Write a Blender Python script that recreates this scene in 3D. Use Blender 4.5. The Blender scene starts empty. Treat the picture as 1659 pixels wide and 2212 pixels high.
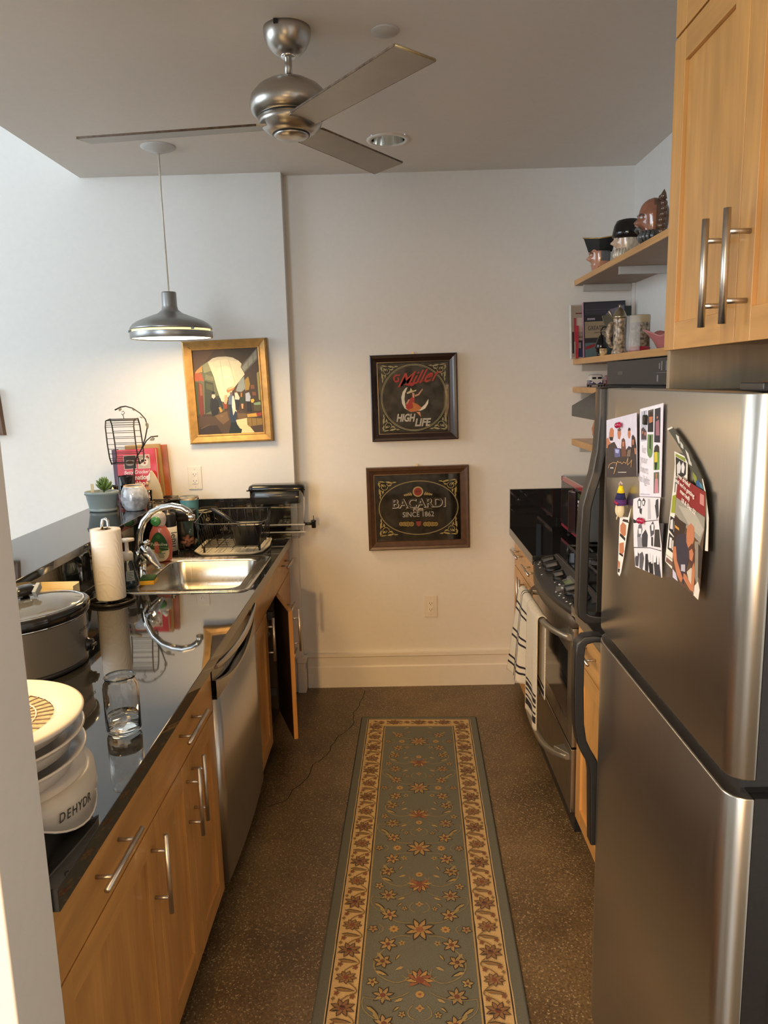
import bpy, bmesh, math, random
from mathutils import Vector, Matrix
PI = math.pi
C = bpy.context.scene.collection
SC = bpy.context.scene

# ------------------------------------------------------------------ camera, world, lights, exposure
def setup_camera():
    f, p, yw, r, h = 1617.35, .1710827, -.0159203, -.0251253, 1.7236886
    fw = Vector((math.sin(yw)*math.cos(p), math.cos(yw)*math.cos(p), -math.sin(p)))
    r0 = Vector((math.cos(yw), -math.sin(yw), 0)); u0 = r0.cross(fw)
    rt = r0*math.cos(r)+u0*math.sin(r); up = -r0*math.sin(r)+u0*math.cos(r)
    cam = bpy.data.cameras.new('camera'); o = bpy.data.objects.new('camera', cam); C.objects.link(o)
    cam.sensor_fit = 'VERTICAL'; cam.sensor_height = 24.0; cam.lens = 24.0*f/2212
    cam.clip_start = .02; cam.clip_end = 60
    M = Matrix((rt, up, -fw)).transposed().to_4x4(); M.translation = (0, 0, h)
    o.matrix_world = M
    SC.camera = o
setup_camera()
SC.view_settings.view_transform = 'Standard'; SC.view_settings.look = 'None'
SC.view_settings.gamma = 1; SC.view_settings.use_curve_mapping = False
SC.view_settings.exposure = 0.12
w = bpy.data.worlds.new('world'); SC.world = w; w.use_nodes = True
w.node_tree.nodes['Background'].inputs[0].default_value = (.75, .87, 1, 1)
w.node_tree.nodes['Background'].inputs[1].default_value = .6
def area(name, loc, target, sx, sy, power, col):
    l = bpy.data.lights.new(name, 'AREA'); l.shape = 'RECTANGLE'; l.size = sx; l.size_y = sy; l.energy = power; l.color = col
    o = bpy.data.objects.new(name, l); C.objects.link(o); o.location = loc
    o.rotation_euler = (Vector(target)-Vector(loc)).to_track_quat('-Z', 'Y').to_euler()
    return o
# daylight at the tall living room windows on the far left, and at the glazed wall behind the camera
area('daylight_left_window', (-5.85, 1.7, 2.5), (0, 1.9, 2.2), 3.4, 2.4, 66, (.82, .92, 1))
area('daylight_rear_window', (-2.6, -3.3, 2.3), (-1.2, 2, 2.6), 2.4, 2.4, 160, (.80, .915, 1))
# lamp of the pendant, just below its diffuser
def pendant_lamp(x, y, e):
    l = bpy.data.lights.new('pendant_bulb', 'AREA'); l.shape = 'DISK'; l.size = .30; l.energy = e; l.color = (1, .60, .22)
    o = bpy.data.objects.new('pendant_bulb', l); C.objects.link(o); o.location = (x, y, 1.938)
pendant_lamp(-1.02, 3.55, 7.5)
pendant_lamp(-1.02, 1.62, 19)     # its twin over the near end of the bar, left of the view
def warm_fill_light():
    l = bpy.data.lights.new('warm_fill_point', 'POINT'); l.shadow_soft_size = .14; l.energy = 26; l.color = (1, .62, .27)
    o = bpy.data.objects.new('warm_fill_point', l); C.objects.link(o); o.location = (-.62, -1.7, 1.2)
warm_fill_light()      # unseen warm fill point added behind the camera
def warm_fill_spot():     # added fill spot without a fixture, aimed low to warm the kitchen
    l = bpy.data.lights.new('warm_fill_spot', 'SPOT'); l.spot_size = math.radians(62); l.spot_blend = 1; l.shadow_soft_size = .08; l.energy = 290; l.color = (1, .55, .19)
    o = bpy.data.objects.new('warm_fill_spot', l); C.objects.link(o); o.location = (-.62, -1.7, 1.62)
    o.rotation_euler = (Vector((.15, 4.0, -.15))-Vector((-.62, -1.7, 1.62))).to_track_quat('-Z', 'Y').to_euler()
warm_fill_spot()
# extra warm fill discs added just below the ceiling, out of view
for x, y in ((-.15, .1), (-.1, -1.2)):
    l = bpy.data.lights.new('ceiling_fill', 'AREA'); l.shape = 'DISK'; l.size = .14; l.energy = 7; l.color = (1, .66, .32)
    o = bpy.data.objects.new('ceiling_fill', l); C.objects.link(o); o.location = (x, y, 2.77)

# ------------------------------------------------------------------ materials
def lin(c): c /= 255; return c/12.92 if c <= .04045 else ((c+.055)/1.055)**2.4
def hx(s): return tuple(lin(int(s[i:i+2], 16)) for i in (0, 2, 4))
MC = {}
def mat(name, col, rough=.5, metal=0, var=.10, scale=18, st=(1, 1, 1), bump=0, ior=1.5, coat=0, emis=0, trans=0, rvar=0, alpha=1, sheen=0, det=3, ecol=None):
    if name in MC: return MC[name]
    if isinstance(col, str): col = hx(col)
    m = bpy.data.materials.new(name); m.use_nodes = True; nt = m.node_tree; N = nt.nodes; L = nt.links
    b = N['Principled BSDF']
    tc = N.new('ShaderNodeTexCoord'); mp = N.new('ShaderNodeMapping'); no = N.new('ShaderNodeTexNoise')
    mp.inputs['Scale'].default_value = st; no.inputs['Scale'].default_value = scale; no.inputs['Detail'].default_value = det
    L.new(tc.outputs['Object'], mp.inputs[0]); L.new(mp.outputs[0], no.inputs['Vector'])
    mr = N.new('ShaderNodeMapRange'); L.new(no.outputs[0], mr.inputs[0])
    mr.inputs[1].default_value = .3; mr.inputs[2].default_value = .7; mr.inputs[3].default_value = 1-var; mr.inputs[4].default_value = 1+var
    mx = N.new('ShaderNodeMix'); mx.data_type = 'RGBA'; mx.blend_type = 'MULTIPLY'; mx.inputs[0].default_value = 1
    mx.inputs[6].default_value = (*col, 1); L.new(mr.outputs[0], mx.inputs[7]); L.new(mx.outputs[2], b.inputs['Base Color'])
    b.inputs['Roughness'].default_value = rough; b.inputs['Metallic'].default_value = metal; b.inputs['IOR'].default_value = ior
    b.inputs['Coat Weight'].default_value = coat; b.inputs['Coat Roughness'].default_value = .06
    b.inputs['Transmission Weight'].default_value = trans; b.inputs['Alpha'].default_value = alpha
    if sheen: b.inputs['Sheen Weight'].default_value = sheen
    if emis: b.inputs['Emission Color'].default_value = (*(ecol or col), 1); b.inputs['Emission Strength'].default_value = emis
    if rvar:
        m2 = N.new('ShaderNodeMapRange'); L.new(no.outputs[0], m2.inputs[0]); m2.inputs[1].default_value = .3; m2.inputs[2].default_value = .7
        m2.inputs[3].default_value = max(.02, rough-rvar); m2.inputs[4].default_value = rough+rvar; L.new(m2.outputs[0], b.inputs['Roughness'])
    if bump:
        bp = N.new('ShaderNodeBump'); bp.inputs['Strength'].default_value = bump; bp.inputs['Distance'].default_value = .002
        L.new(no.outputs[0], bp.inputs['Height']); L.new(bp.outputs[0], b.inputs['Normal'])
    MC[name] = m; return m
def wood(name, col, axis, dark=.80):
    """maple: fine streaks along one axis plus broad, soft figure"""
    if name in MC: return MC[name]
    st = {'x': (1.2, 26, 26), 'y': (26, 1.2, 26), 'z': (26, 26, 1.2)}[axis]
    m = mat(name, col, .36, 0, .07, 3.0, st, .04, coat=.25, det=5)
    nt = m.node_tree; N = nt.nodes; L = nt.links; b = N['Principled BSDF']
    src = b.inputs['Base Color'].links[0].from_socket
    tc = N.new('ShaderNodeTexCoord'); mp = N.new('ShaderNodeMapping'); mp.inputs['Scale'].default_value = tuple(.12*s+.6 for s in st)
    no = N.new('ShaderNodeTexNoise'); no.inputs['Scale'].default_value = 3.2; no.inputs['Detail'].default_value = 2; no.inputs['Distortion'].default_value = 1.2
    L.new(tc.outputs['Object'], mp.inputs[0]); L.new(mp.outputs[0], no.inputs['Vector'])
    mr = N.new('ShaderNodeMapRange'); mr.inputs[1].default_value = .35; mr.inputs[2].default_value = .68; mr.inputs[3].default_value = 1.06; mr.inputs[4].default_value = dark
    L.new(no.outputs[0], mr.inputs[0])
    mx = N.new('ShaderNodeMix'); mx.data_type = 'RGBA'; mx.blend_type = 'MULTIPLY'; mx.inputs[0].default_value = 1
    L.new(src, mx.inputs[6]); L.new(mr.outputs[0], mx.inputs[7]); L.new(mx.outputs[2], b.inputs['Base Color'])
    return m
def flat(h):
    return mat('print_'+h, h, .55, 0, .05, 60)
def glass(name, col=(1, 1, 1), rough=.02, ior=1.45):
    return mat(name, col, rough, 0, .01, 10, ior=ior, trans=1)
MAPLE = (.60, .300, .085)
def mz(): return wood('maple_upright', MAPLE, 'z')
def my(): return wood('maple_lengthwise', MAPLE, 'y')
def mxw(): return wood('maple_crosswise', MAPLE, 'x')
def m_white(): return mat('white_wall_paint', (.74, .735, .71), .75, 0, .015, 35, bump=.25, det=6)
def m_trim(): return mat('white_trim_paint', (.76, .74, .69), .4, 0, .015, 20)
def m_steel(): return mat('brushed_steel', (.52, .50, .46), .34, 1, .03, 5, (40, 40, 1.5), 0, rvar=.02)
def m_steel_h(): return mat('brushed_steel_cross', (.50, .48, .44), .32, 1, .05, 6, (1, 40, 40), .02, rvar=.05)
def m_nickel(): return mat('satin_nickel', (.60, .56, .51), .36, 1, .04, 60)
def m_chrome(): return mat('chrome', (.80, .80, .79), .06, 1, .02, 10)
def m_alu(): return mat('satin_aluminium', (.50, .48, .45), .30, 1, .04, 8, (1, 1, 30), .01)
def m_blackp(): return mat('black_plastic', (.013, .013, .014), .34, 0, .12, 120, bump=.08)
def m_blackg(): return mat('black_gloss', (.008, .008, .009), .10, 0, .1, 40)
def m_blackw(): return mat('black_wire', (.012, .011, .011), .38, .2, .1, 40)
def m_whitep(): return mat('white_plastic', (.74, .70, .62), .35, 0, .02, 30)
def m_granite():
    if 'granite' in MC: return MC['granite']
    m = mat('granite', (.014, .014, .015), .035, 0, .5, 420, ior=1.9, det=2, rvar=.0)
    return m
def m_floor():
    m = bpy.data.materials.new('polished_concrete'); m.use_nodes = True; nt = m.node_tree; N = nt.nodes; L = nt.links; b = N['Principled BSDF']
    tc = N.new('ShaderNodeTexCoord')
    n1 = N.new('ShaderNodeTexNoise'); n1.inputs['Scale'].default_value = 2.2; n1.inputs['Detail'].default_value = 8; n1.inputs['Roughness'].default_value = .65
    n2 = N.new('ShaderNodeTexVoronoi'); n2.inputs['Scale'].default_value = 260; n2.inputs['Randomness'].default_value = 1
    n3 = N.new('ShaderNodeTexNoise'); n3.inputs['Scale'].default_value = 130; n3.inputs['Detail'].default_value = 4
    for n in (n1, n2, n3): L.new(tc.outputs['Object'], n.inputs['Vector'])
    r1 = N.new('ShaderNodeValToRGB'); r1.color_ramp.elements[0].position = .32; r1.color_ramp.elements[0].color = (.070, .044, .020, 1)
    r1.color_ramp.elements[1].position = .70; r1.color_ramp.elements[1].color = (.190, .128, .062, 1); L.new(n1.outputs[0], r1.inputs[0])
    sep = N.new('ShaderNodeSeparateColor'); L.new(n2.outputs['Color'], sep.inputs[0])
    r2 = N.new('ShaderNodeValToRGB'); r2.color_ramp.elements[0].position = .88; r2.color_ramp.elements[0].color = (0, 0, 0, 1)
    r2.color_ramp.elements[1].position = .96; r2.color_ramp.elements[1].color = (1, 1, 1, 1); L.new(sep.outputs[0], r2.inputs[0])
    m1 = N.new('ShaderNodeMix'); m1.data_type = 'RGBA'; L.new(r2.outputs[0], m1.inputs[0]); L.new(r1.outputs[0], m1.inputs[6]); m1.inputs[7].default_value = (.34, .26, .15, 1)
    mr = N.new('ShaderNodeMapRange'); mr.inputs[1].default_value = .35; mr.inputs[2].default_value = .65; mr.inputs[3].default_value = .62; mr.inputs[4].default_value = 1.30; L.new(n3.outputs[0], mr.inputs[0])
    m2 = N.new('ShaderNodeMix'); m2.data_type = 'RGBA'; m2.blend_type = 'MULTIPLY'; m2.inputs[0].default_value = 1; L.new(m1.outputs[2], m2.inputs[6]); L.new(mr.outputs[0], m2.inputs[7])
    L.new(m2.outputs[2], b.inputs['Base Color'])
    r3 = N.new('ShaderNodeMapRange'); r3.inputs[3].default_value = .28; r3.inputs[4].default_value = .5; L.new(n1.outputs[0], r3.inputs[0]); L.new(r3.outputs[0], b.inputs['Roughness'])
    bp = N.new('ShaderNodeBump'); bp.inputs['Strength'].default_value = .12; bp.inputs['Distance'].default_value = .002; L.new(n3.outputs[0], bp.inputs['Height']); L.new(bp.outputs[0], b.inputs['Normal'])
    return m

# ------------------------------------------------------------------ mesh builder
class MB:
    def __init__(s): s.v = []; s.f = []; s.m = []; s.s = []
    def add(s, vs, fs, m=0, sm=False):
        o = len(s.v); s.v += [tuple(v) for v in vs]
        for f in fs: s.f.append([i+o for i in f]); s.m.append(m); s.s.append(sm)
        return s
    def box(s, x0, x1, y0, y1, z0, z1, m=0):
        return s.add([(x, y, z) for x in (x0, x1) for y in (y0, y1) for z in (z0, z1)],
            [(0, 1, 3, 2), (4, 6, 7, 5), (0, 4, 5, 1), (2, 3, 7, 6), (0, 2, 6, 4), (1, 5, 7, 3)], m)
    def poly(s, pts, m=0): return s.add(pts, [list(range(len(pts)))], m)
    def lathe(s, prof, c=(0, 0, 0), n=32, m=0, sx=1, sy=1, rot=0, sm=True):
        vs = []; fs = []
        for r, z in prof:
            for i in range(n):
                a = 2*PI*i/n; x = r*math.cos(a)*sx; y = r*math.sin(a)*sy
                vs.append((c[0]+x*math.cos(rot)-y*math.sin(rot), c[1]+x*math.sin(rot)+y*math.cos(rot), c[2]+z))
        for k in range(len(prof)-1):
            for i in range(n):
                j = (i+1) % n
                fs.append((k*n+i, k*n+j, (k+1)*n+j, (k+1)*n+i))
        if prof[0][0] > 1e-5: fs.append(list(range(n))[::-1])
        if prof[-1][0] > 1e-5 and not (len(prof) == 2 and prof[0][0] < 1e-5): fs.append([(len(prof)-1)*n+i for i in range(n)])
        return s.add(vs, fs, m, sm)
    def open_lathe(s, prof, c=(0, 0, 0), n=32, m=0, sx=1, sy=1, rot=0):
        k0 = len(s.f); s.lathe(prof, c, n, m, sx, sy, rot)
        # drop the end caps
        kill = [i for i in range(k0, len(s.f)) if len(s.f[i]) == n]
        for i in reversed(kill): s.f.pop(i); s.m.pop(i); s.s.pop(i)
        return s
    def tube(s, pts, r, n=8, m=0, closed=False, caps=True):
        pts = [Vector(p) for p in pts]; N = len(pts); rs = r if isinstance(r, (list, tuple)) else [r]*N
        T = []
        for i in range(N):
            a = pts[i-1] if (i or closed) else pts[i]; b = pts[(i+1) % N] if (i < N-1 or closed) else pts[i]
            T.append((b-a).normalized())
        up = Vector((0, 0, 1)) if abs(T[0].z) < .9 else Vector((1, 0, 0))
        X = T[0].cross(up).normalized(); vs = []; fs = []
        for i in range(N):
            X = (X-T[i]*X.dot(T[i])); X = X.normalized() if X.length > 1e-6 else T[i].orthogonal().normalized()
            Y = T[i].cross(X)
            for k in range(n):
                a = 2*PI*k/n; vs.append(pts[i]+X*(rs[i]*math.cos(a))+Y*(rs[i]*math.sin(a)))
        R = N if closed else N-1
        for i in range(R):
            j = (i+1) % N
            for k in range(n):
                l = (k+1) % n; fs.append((i*n+k, i*n+l, j*n+l, j*n+k))
        if caps and not closed: fs.append(list(range(n))[::-1]); fs.append([(N-1)*n+k for k in range(n)])
        return s.add(vs, fs, m, True)
    def ell(s, c, r, n=20, k=12, m=0, f=None):
        vs = []; fs = []
        for j in range(k+1):
            t = PI*j/k
            for i in range(n):
                a = 2*PI*i/n; d = Vector((math.sin(t)*math.cos(a), math.sin(t)*math.sin(a), math.cos(t)))
                q = f(d) if f else 1
                vs.append((c[0]+d.x*r[0]*q, c[1]+d.y*r[1]*q, c[2]+d.z*r[2]*q))
        for j in range(k):
            for i in range(n):
                l = (i+1) % n; fs.append((j*n+i, (j+1)*n+i, (j+1)*n+l, j*n+l))
        return s.add(vs, fs, m, True)
    def prism(s, pts, ax, a, b, m=0, sm=False):
        """pts 2D; ax 'x','y','z' = extrusion axis"""
        def P(p, q): return {'x': (q, p[0], p[1]), 'y': (p[0], q, p[1]), 'z': (p[0], p[1], q)}[ax]
        n = len(pts); vs = [P(p, a) for p in pts]+[P(p, b) for p in pts]
        o = len(s.v); s.v += vs
        s.f.append([o+i for i in range(n)]); s.m.append(m); s.s.append(False)
        s.f.append([o+n+i for i in range(n)][::-1]); s.m.append(m); s.s.append(False)
        for i in range(n):
            j = (i+1) % n; s.f.append([o+i, o+n+i, o+n+j, o+j]); s.m.append(m); s.s.append(sm)
        return s
    def loft(s, loops, m=0, cap0=False, cap1=True, sm=True):
        n = len(loops[0]); o = len(s.v)
        for l in loops: s.v += [tuple(p) for p in l]
        for k in range(len(loops)-1):
            for i in range(n):
                j = (i+1) % n; s.f.append([o+k*n+i, o+k*n+j, o+(k+1)*n+j, o+(k+1)*n+i]); s.m.append(m); s.s.append(sm)
        if cap0: s.f.append([o+i for i in range(n)][::-1]); s.m.append(m); s.s.append(False)
        if cap1: s.f.append([o+(len(loops)-1)*n+i for i in range(n)]); s.m.append(m); s.s.append(False)
        return s
    def xf(s, M): s.v = [tuple(M @ Vector(v)) for v in s.v]; return s
    def obj(s, name, mats, parent=None, bev=0, seg=2, sub=0, solid=0, label=None):
        me = bpy.data.meshes.new(name); me.from_pydata(s.v, [], s.f)
        for m in (mats if isinstance(mats, (list, tuple)) else [mats]): me.materials.append(m)
        me.polygons.foreach_set('material_index', s.m); me.polygons.foreach_set('use_smooth', s.s)
        bm = bmesh.new(); bm.from_mesh(me); bmesh.ops.recalc_face_normals(bm, faces=bm.faces[:]); bm.to_mesh(me); bm.free()
        o = bpy.data.objects.new(name, me); C.objects.link(o)
        if solid: q = o.modifiers.new('solid', 'SOLIDIFY'); q.thickness = solid; q.offset = 0
        if bev:
            q = o.modifiers.new('bevel', 'BEVEL'); q.width = bev; q.segments = seg; q.limit_method = 'ANGLE'; q.angle_limit = .7
            for p in me.polygons: p.use_smooth = True
            me.polygons.foreach_set('use_smooth', [True]*len(me.polygons))
            e = o.modifiers.new('wn', 'WEIGHTED_NORMAL'); e.keep_sharp = False
        if sub: q = o.modifiers.new('sub', 'SUBSURF'); q.levels = sub; q.render_levels = sub
        if label: o['label'] = label
        if parent is not None: attach(o, parent)
        return o
WORLD = {}
def attach(o, parent):
    o.parent = parent
    if parent.name in WORLD: o.matrix_parent_inverse = WORLD[parent.name].inverted()
def thing(name, label, cat, loc=(0, 0, 0), group=None, local=False, rz=0):
    o = bpy.data.objects.new(name, None); C.objects.link(o); o.empty_display_size = .05
    o.location = loc; o.rotation_euler = (0, 0, rz); o['label'] = label; o['category'] = cat
    if group: o['group'] = group
    if not local: WORLD[o.name] = Matrix.Translation(loc) @ Matrix.Rotation(rz, 4, 'Z')
    return o
def single(o, label, cat, group=None):
    """one-mesh thing: move its origin to its base"""
    me = o.data; xs = [v.co for v in me.vertices]
    c = Vector(((min(v.x for v in xs)+max(v.x for v in xs))/2, (min(v.y for v in xs)+max(v.y for v in xs))/2, min(v.z for v in xs)))
    me.transform(Matrix.Translation(-c)); o.location = c
    o['label'] = label; o['category'] = cat
    if group: o['group'] = group
    WORLD[o.name] = Matrix.Translation(c)
    return o
def struct(o): o['kind'] = 'structure'; return o
def dup(root, loc, label=None, rz=None, group=None):
    r = root.copy(); C.objects.link(r); r.location = loc
    if rz is not None: r.rotation_euler = (0, 0, rz)
    if label: r['label'] = label
    if group: r['group'] = group
    for ch in list(root.children):
        c = ch.copy(); C.objects.link(c); c.parent = r
        for g in list(ch.children):
            d = g.copy(); C.objects.link(d); d.parent = c
    return r
def text(s, size, m, M, parent, name='lettering', shear=0, bold=0, sx=1, ext=.0002, sp=1, align='CENTER'):
    cu = bpy.data.curves.new('t', 'FONT'); cu.body = s; cu.size = size; cu.align_x = align; cu.align_y = 'CENTER'; cu.shear = shear; cu.offset = bold; cu.extrude = ext; cu.space_character = sp; cu.resolution_u = 3
    t = bpy.data.objects.new('t', cu); C.objects.link(t)
    dg = bpy.context.evaluated_depsgraph_get(); dg.update()
    me = bpy.data.meshes.new_from_object(t.evaluated_get(dg)); bpy.data.objects.remove(t); bpy.data.curves.remove(cu)
    me.transform(M @ Matrix.Diagonal((sx, 1, 1, 1))); me.materials.clear(); me.materials.append(m); me.name = name
    o = bpy.data.objects.new(name, me); C.objects.link(o)
    if parent is not None: attach(o, parent)
    return o
def basis(o, x, y):
    x = Vector(x).normalized(); y = Vector(y).normalized(); z = x.cross(y)
    M = Matrix((x, y, z)).transposed().to_4x4(); M.translation = o; return M
def disc(x, y, r, n=16): return [(x+r*math.cos(2*PI*i/n), y+r*math.sin(2*PI*i/n)) for i in range(n)]
def strip(pts, w):
    out = []
    for a, b in zip(pts[:-1], pts[1:]):
        dx, dy = b[0]-a[0], b[1]-a[1]; l = math.hypot(dx, dy) or 1; nx, ny = -dy/l*w/2, dx/l*w/2
        out.append([(a[0]+nx, a[1]+ny), (b[0]+nx, b[1]+ny), (b[0]-nx, b[1]-ny), (a[0]-nx, a[1]-ny)])
    return out
def leaf(x, y, a, l, w):
    c_, s = math.cos(a), math.sin(a)
    return [(x+u*l*c_-v*w*s, y+u*l*s+v*w*c_) for u, v in ((0, 0), (.3, .5), (.7, .35), (1, 0), (.7, -.35), (.3, -.5))]
def ring(cx, cy, rx, ry, w, n=72):
    out = []
    for i in range(n):
        a = 2*PI*i/n; b = 2*PI*(i+1)/n
        out.append([(cx+rx*math.cos(a), cy+ry*math.sin(a)), (cx+rx*math.cos(b), cy+ry*math.sin(b)), (cx+(rx-w)*math.cos(b), cy+(ry-w)*math.sin(b)), (cx+(rx-w)*math.cos(a), cy+(ry-w)*math.sin(a))])
    return out
def corner(sx, sy, W, H, k, G):
    o = []
    X = lambda u, v: (sx*(W/2-u*k), sy*(H/2-v*k))
    for cx, cy, r, a, t in ((.05, .05, .028, 0, 6.5), (.03, .09, .02, 1.57, 5), (.09, .03, .02, 3.1, -5), (.02, .03, .015, 1, 5)):
        o += [(G, q) for q in strip([X(cx+r*(1-.7*i/12)*math.cos(a+t*i/12), cy+r*(1-.7*i/12)*math.sin(a+t*i/12)) for i in range(13)], .0035)]
    for u, v, a, l, ww in ((.015, .06, 1.4, .06, .014), (.06, .015, .2, .06, .014), (.02, .11, 1.5, .03, .01), (.11, .02, 0, .03, .01), (.03, .03, .8, .03, .012), (.012, .012, .1, .05, .01), (.012, .012, 1.4, .05, .01), (.075, .045, -.3, .03, .01), (.045, .075, 1.8, .03, .01)):
        o.append((G, [X(p, q) for p, q in leaf(u, v, a, l, ww)]))
    return o
def art(name, polys, M, parent=None, dz=2.5e-5, z0=0, matf=flat, thick=0, base=None):
    """printed or painted shapes lying on one flat sheet"""
    mb = MB(); cols = []; z = z0
    if thick:
        h, p = polys[0]; cols.append(h); n = len(p)
        mb.prism(p, 'z', z0, z0+thick, 0); z = z0+thick; polys = polys[1:]
    for h, p in polys:
        if h not in cols: cols.append(h)
        z += dz; mb.add([(a, b, z) for a, b in p], [list(range(len(p)))], cols.index(h))
    mb.xf(M)
    me = bpy.data.meshes.new(name); me.from_pydata(mb.v, [], mb.f)
    for h in cols: me.materials.append(matf(h))
    me.polygons.foreach_set('material_index', mb.m)
    o = bpy.data.objects.new(name, me); C.objects.link(o)
    if parent is not None: attach(o, parent)
    return o
def parse(s):
    out = []
    for q in s.split('|'):
        t = q.split(); v = [int(a)/1e4 for a in t[1:]]; out.append((t[0], list(zip(v[::2], v[1::2]))))
    return out
def rrect(x0, x1, y0, y1, r, z, n=6):
    out = []
    for cx, cy, a0 in ((x1-r, y1-r, 0), (x0+r, y1-r, 90), (x0+r, y0+r, 180), (x1-r, y0+r, 270)):
        for i in range(n+1):
            a = math.radians(a0+90*i/n); out.append((cx+r*math.cos(a), cy+r*math.sin(a), z))
    return out
def bar_handle(parent, p0, p1, off, m=None, r=.006):
    """bar pull: bar from p0 to p1, its two posts reaching back by the vector off"""
    p0 = Vector(p0); p1 = Vector(p1); off = Vector(off); mb = MB()
    mb.tube([p0, p1], r, 12)
    for t in (.2, .8):
        q = p0.lerp(p1, t); mb.tube([q, q+off], r*.72, 8)
    return mb.obj('handle', m or m_nickel(), parent)
def shaker(parent, name, u0, u1, z0, z1, F, axis_m, th=.020, st=.062, rec=.009):
    """frame-and-panel door; F(u, depth, z) -> world, depth measured out of the face"""
    mb = MB()
    def bx(a, b, c, d, t0, t1, m):
        vs = [F(u, t, z) for u in (a, b) for t in (t0, t1) for z in (c, d)]
        mb.add(vs, [(0, 1, 3, 2), (4, 6, 7, 5), (0, 4, 5, 1), (2, 3, 7, 6), (0, 2, 6, 4), (1, 5, 7, 3)], m)
    bx(u0, u0+st, z0, z1, 0, th, 0); bx(u1-st, u1, z0, z1, 0, th, 0)
    bx(u0+st, u1-st, z0, z0+st, 0, th-.0004, 1); bx(u0+st, u1-st, z1-st, z1, 0, th-.0004, 1)
    bx(u0+st, u1-st, z0+st, z1-st, 0, th-rec, 0)
    return mb.obj(name, [mz(), axis_m], parent, bev=.0012, seg=1)

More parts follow.
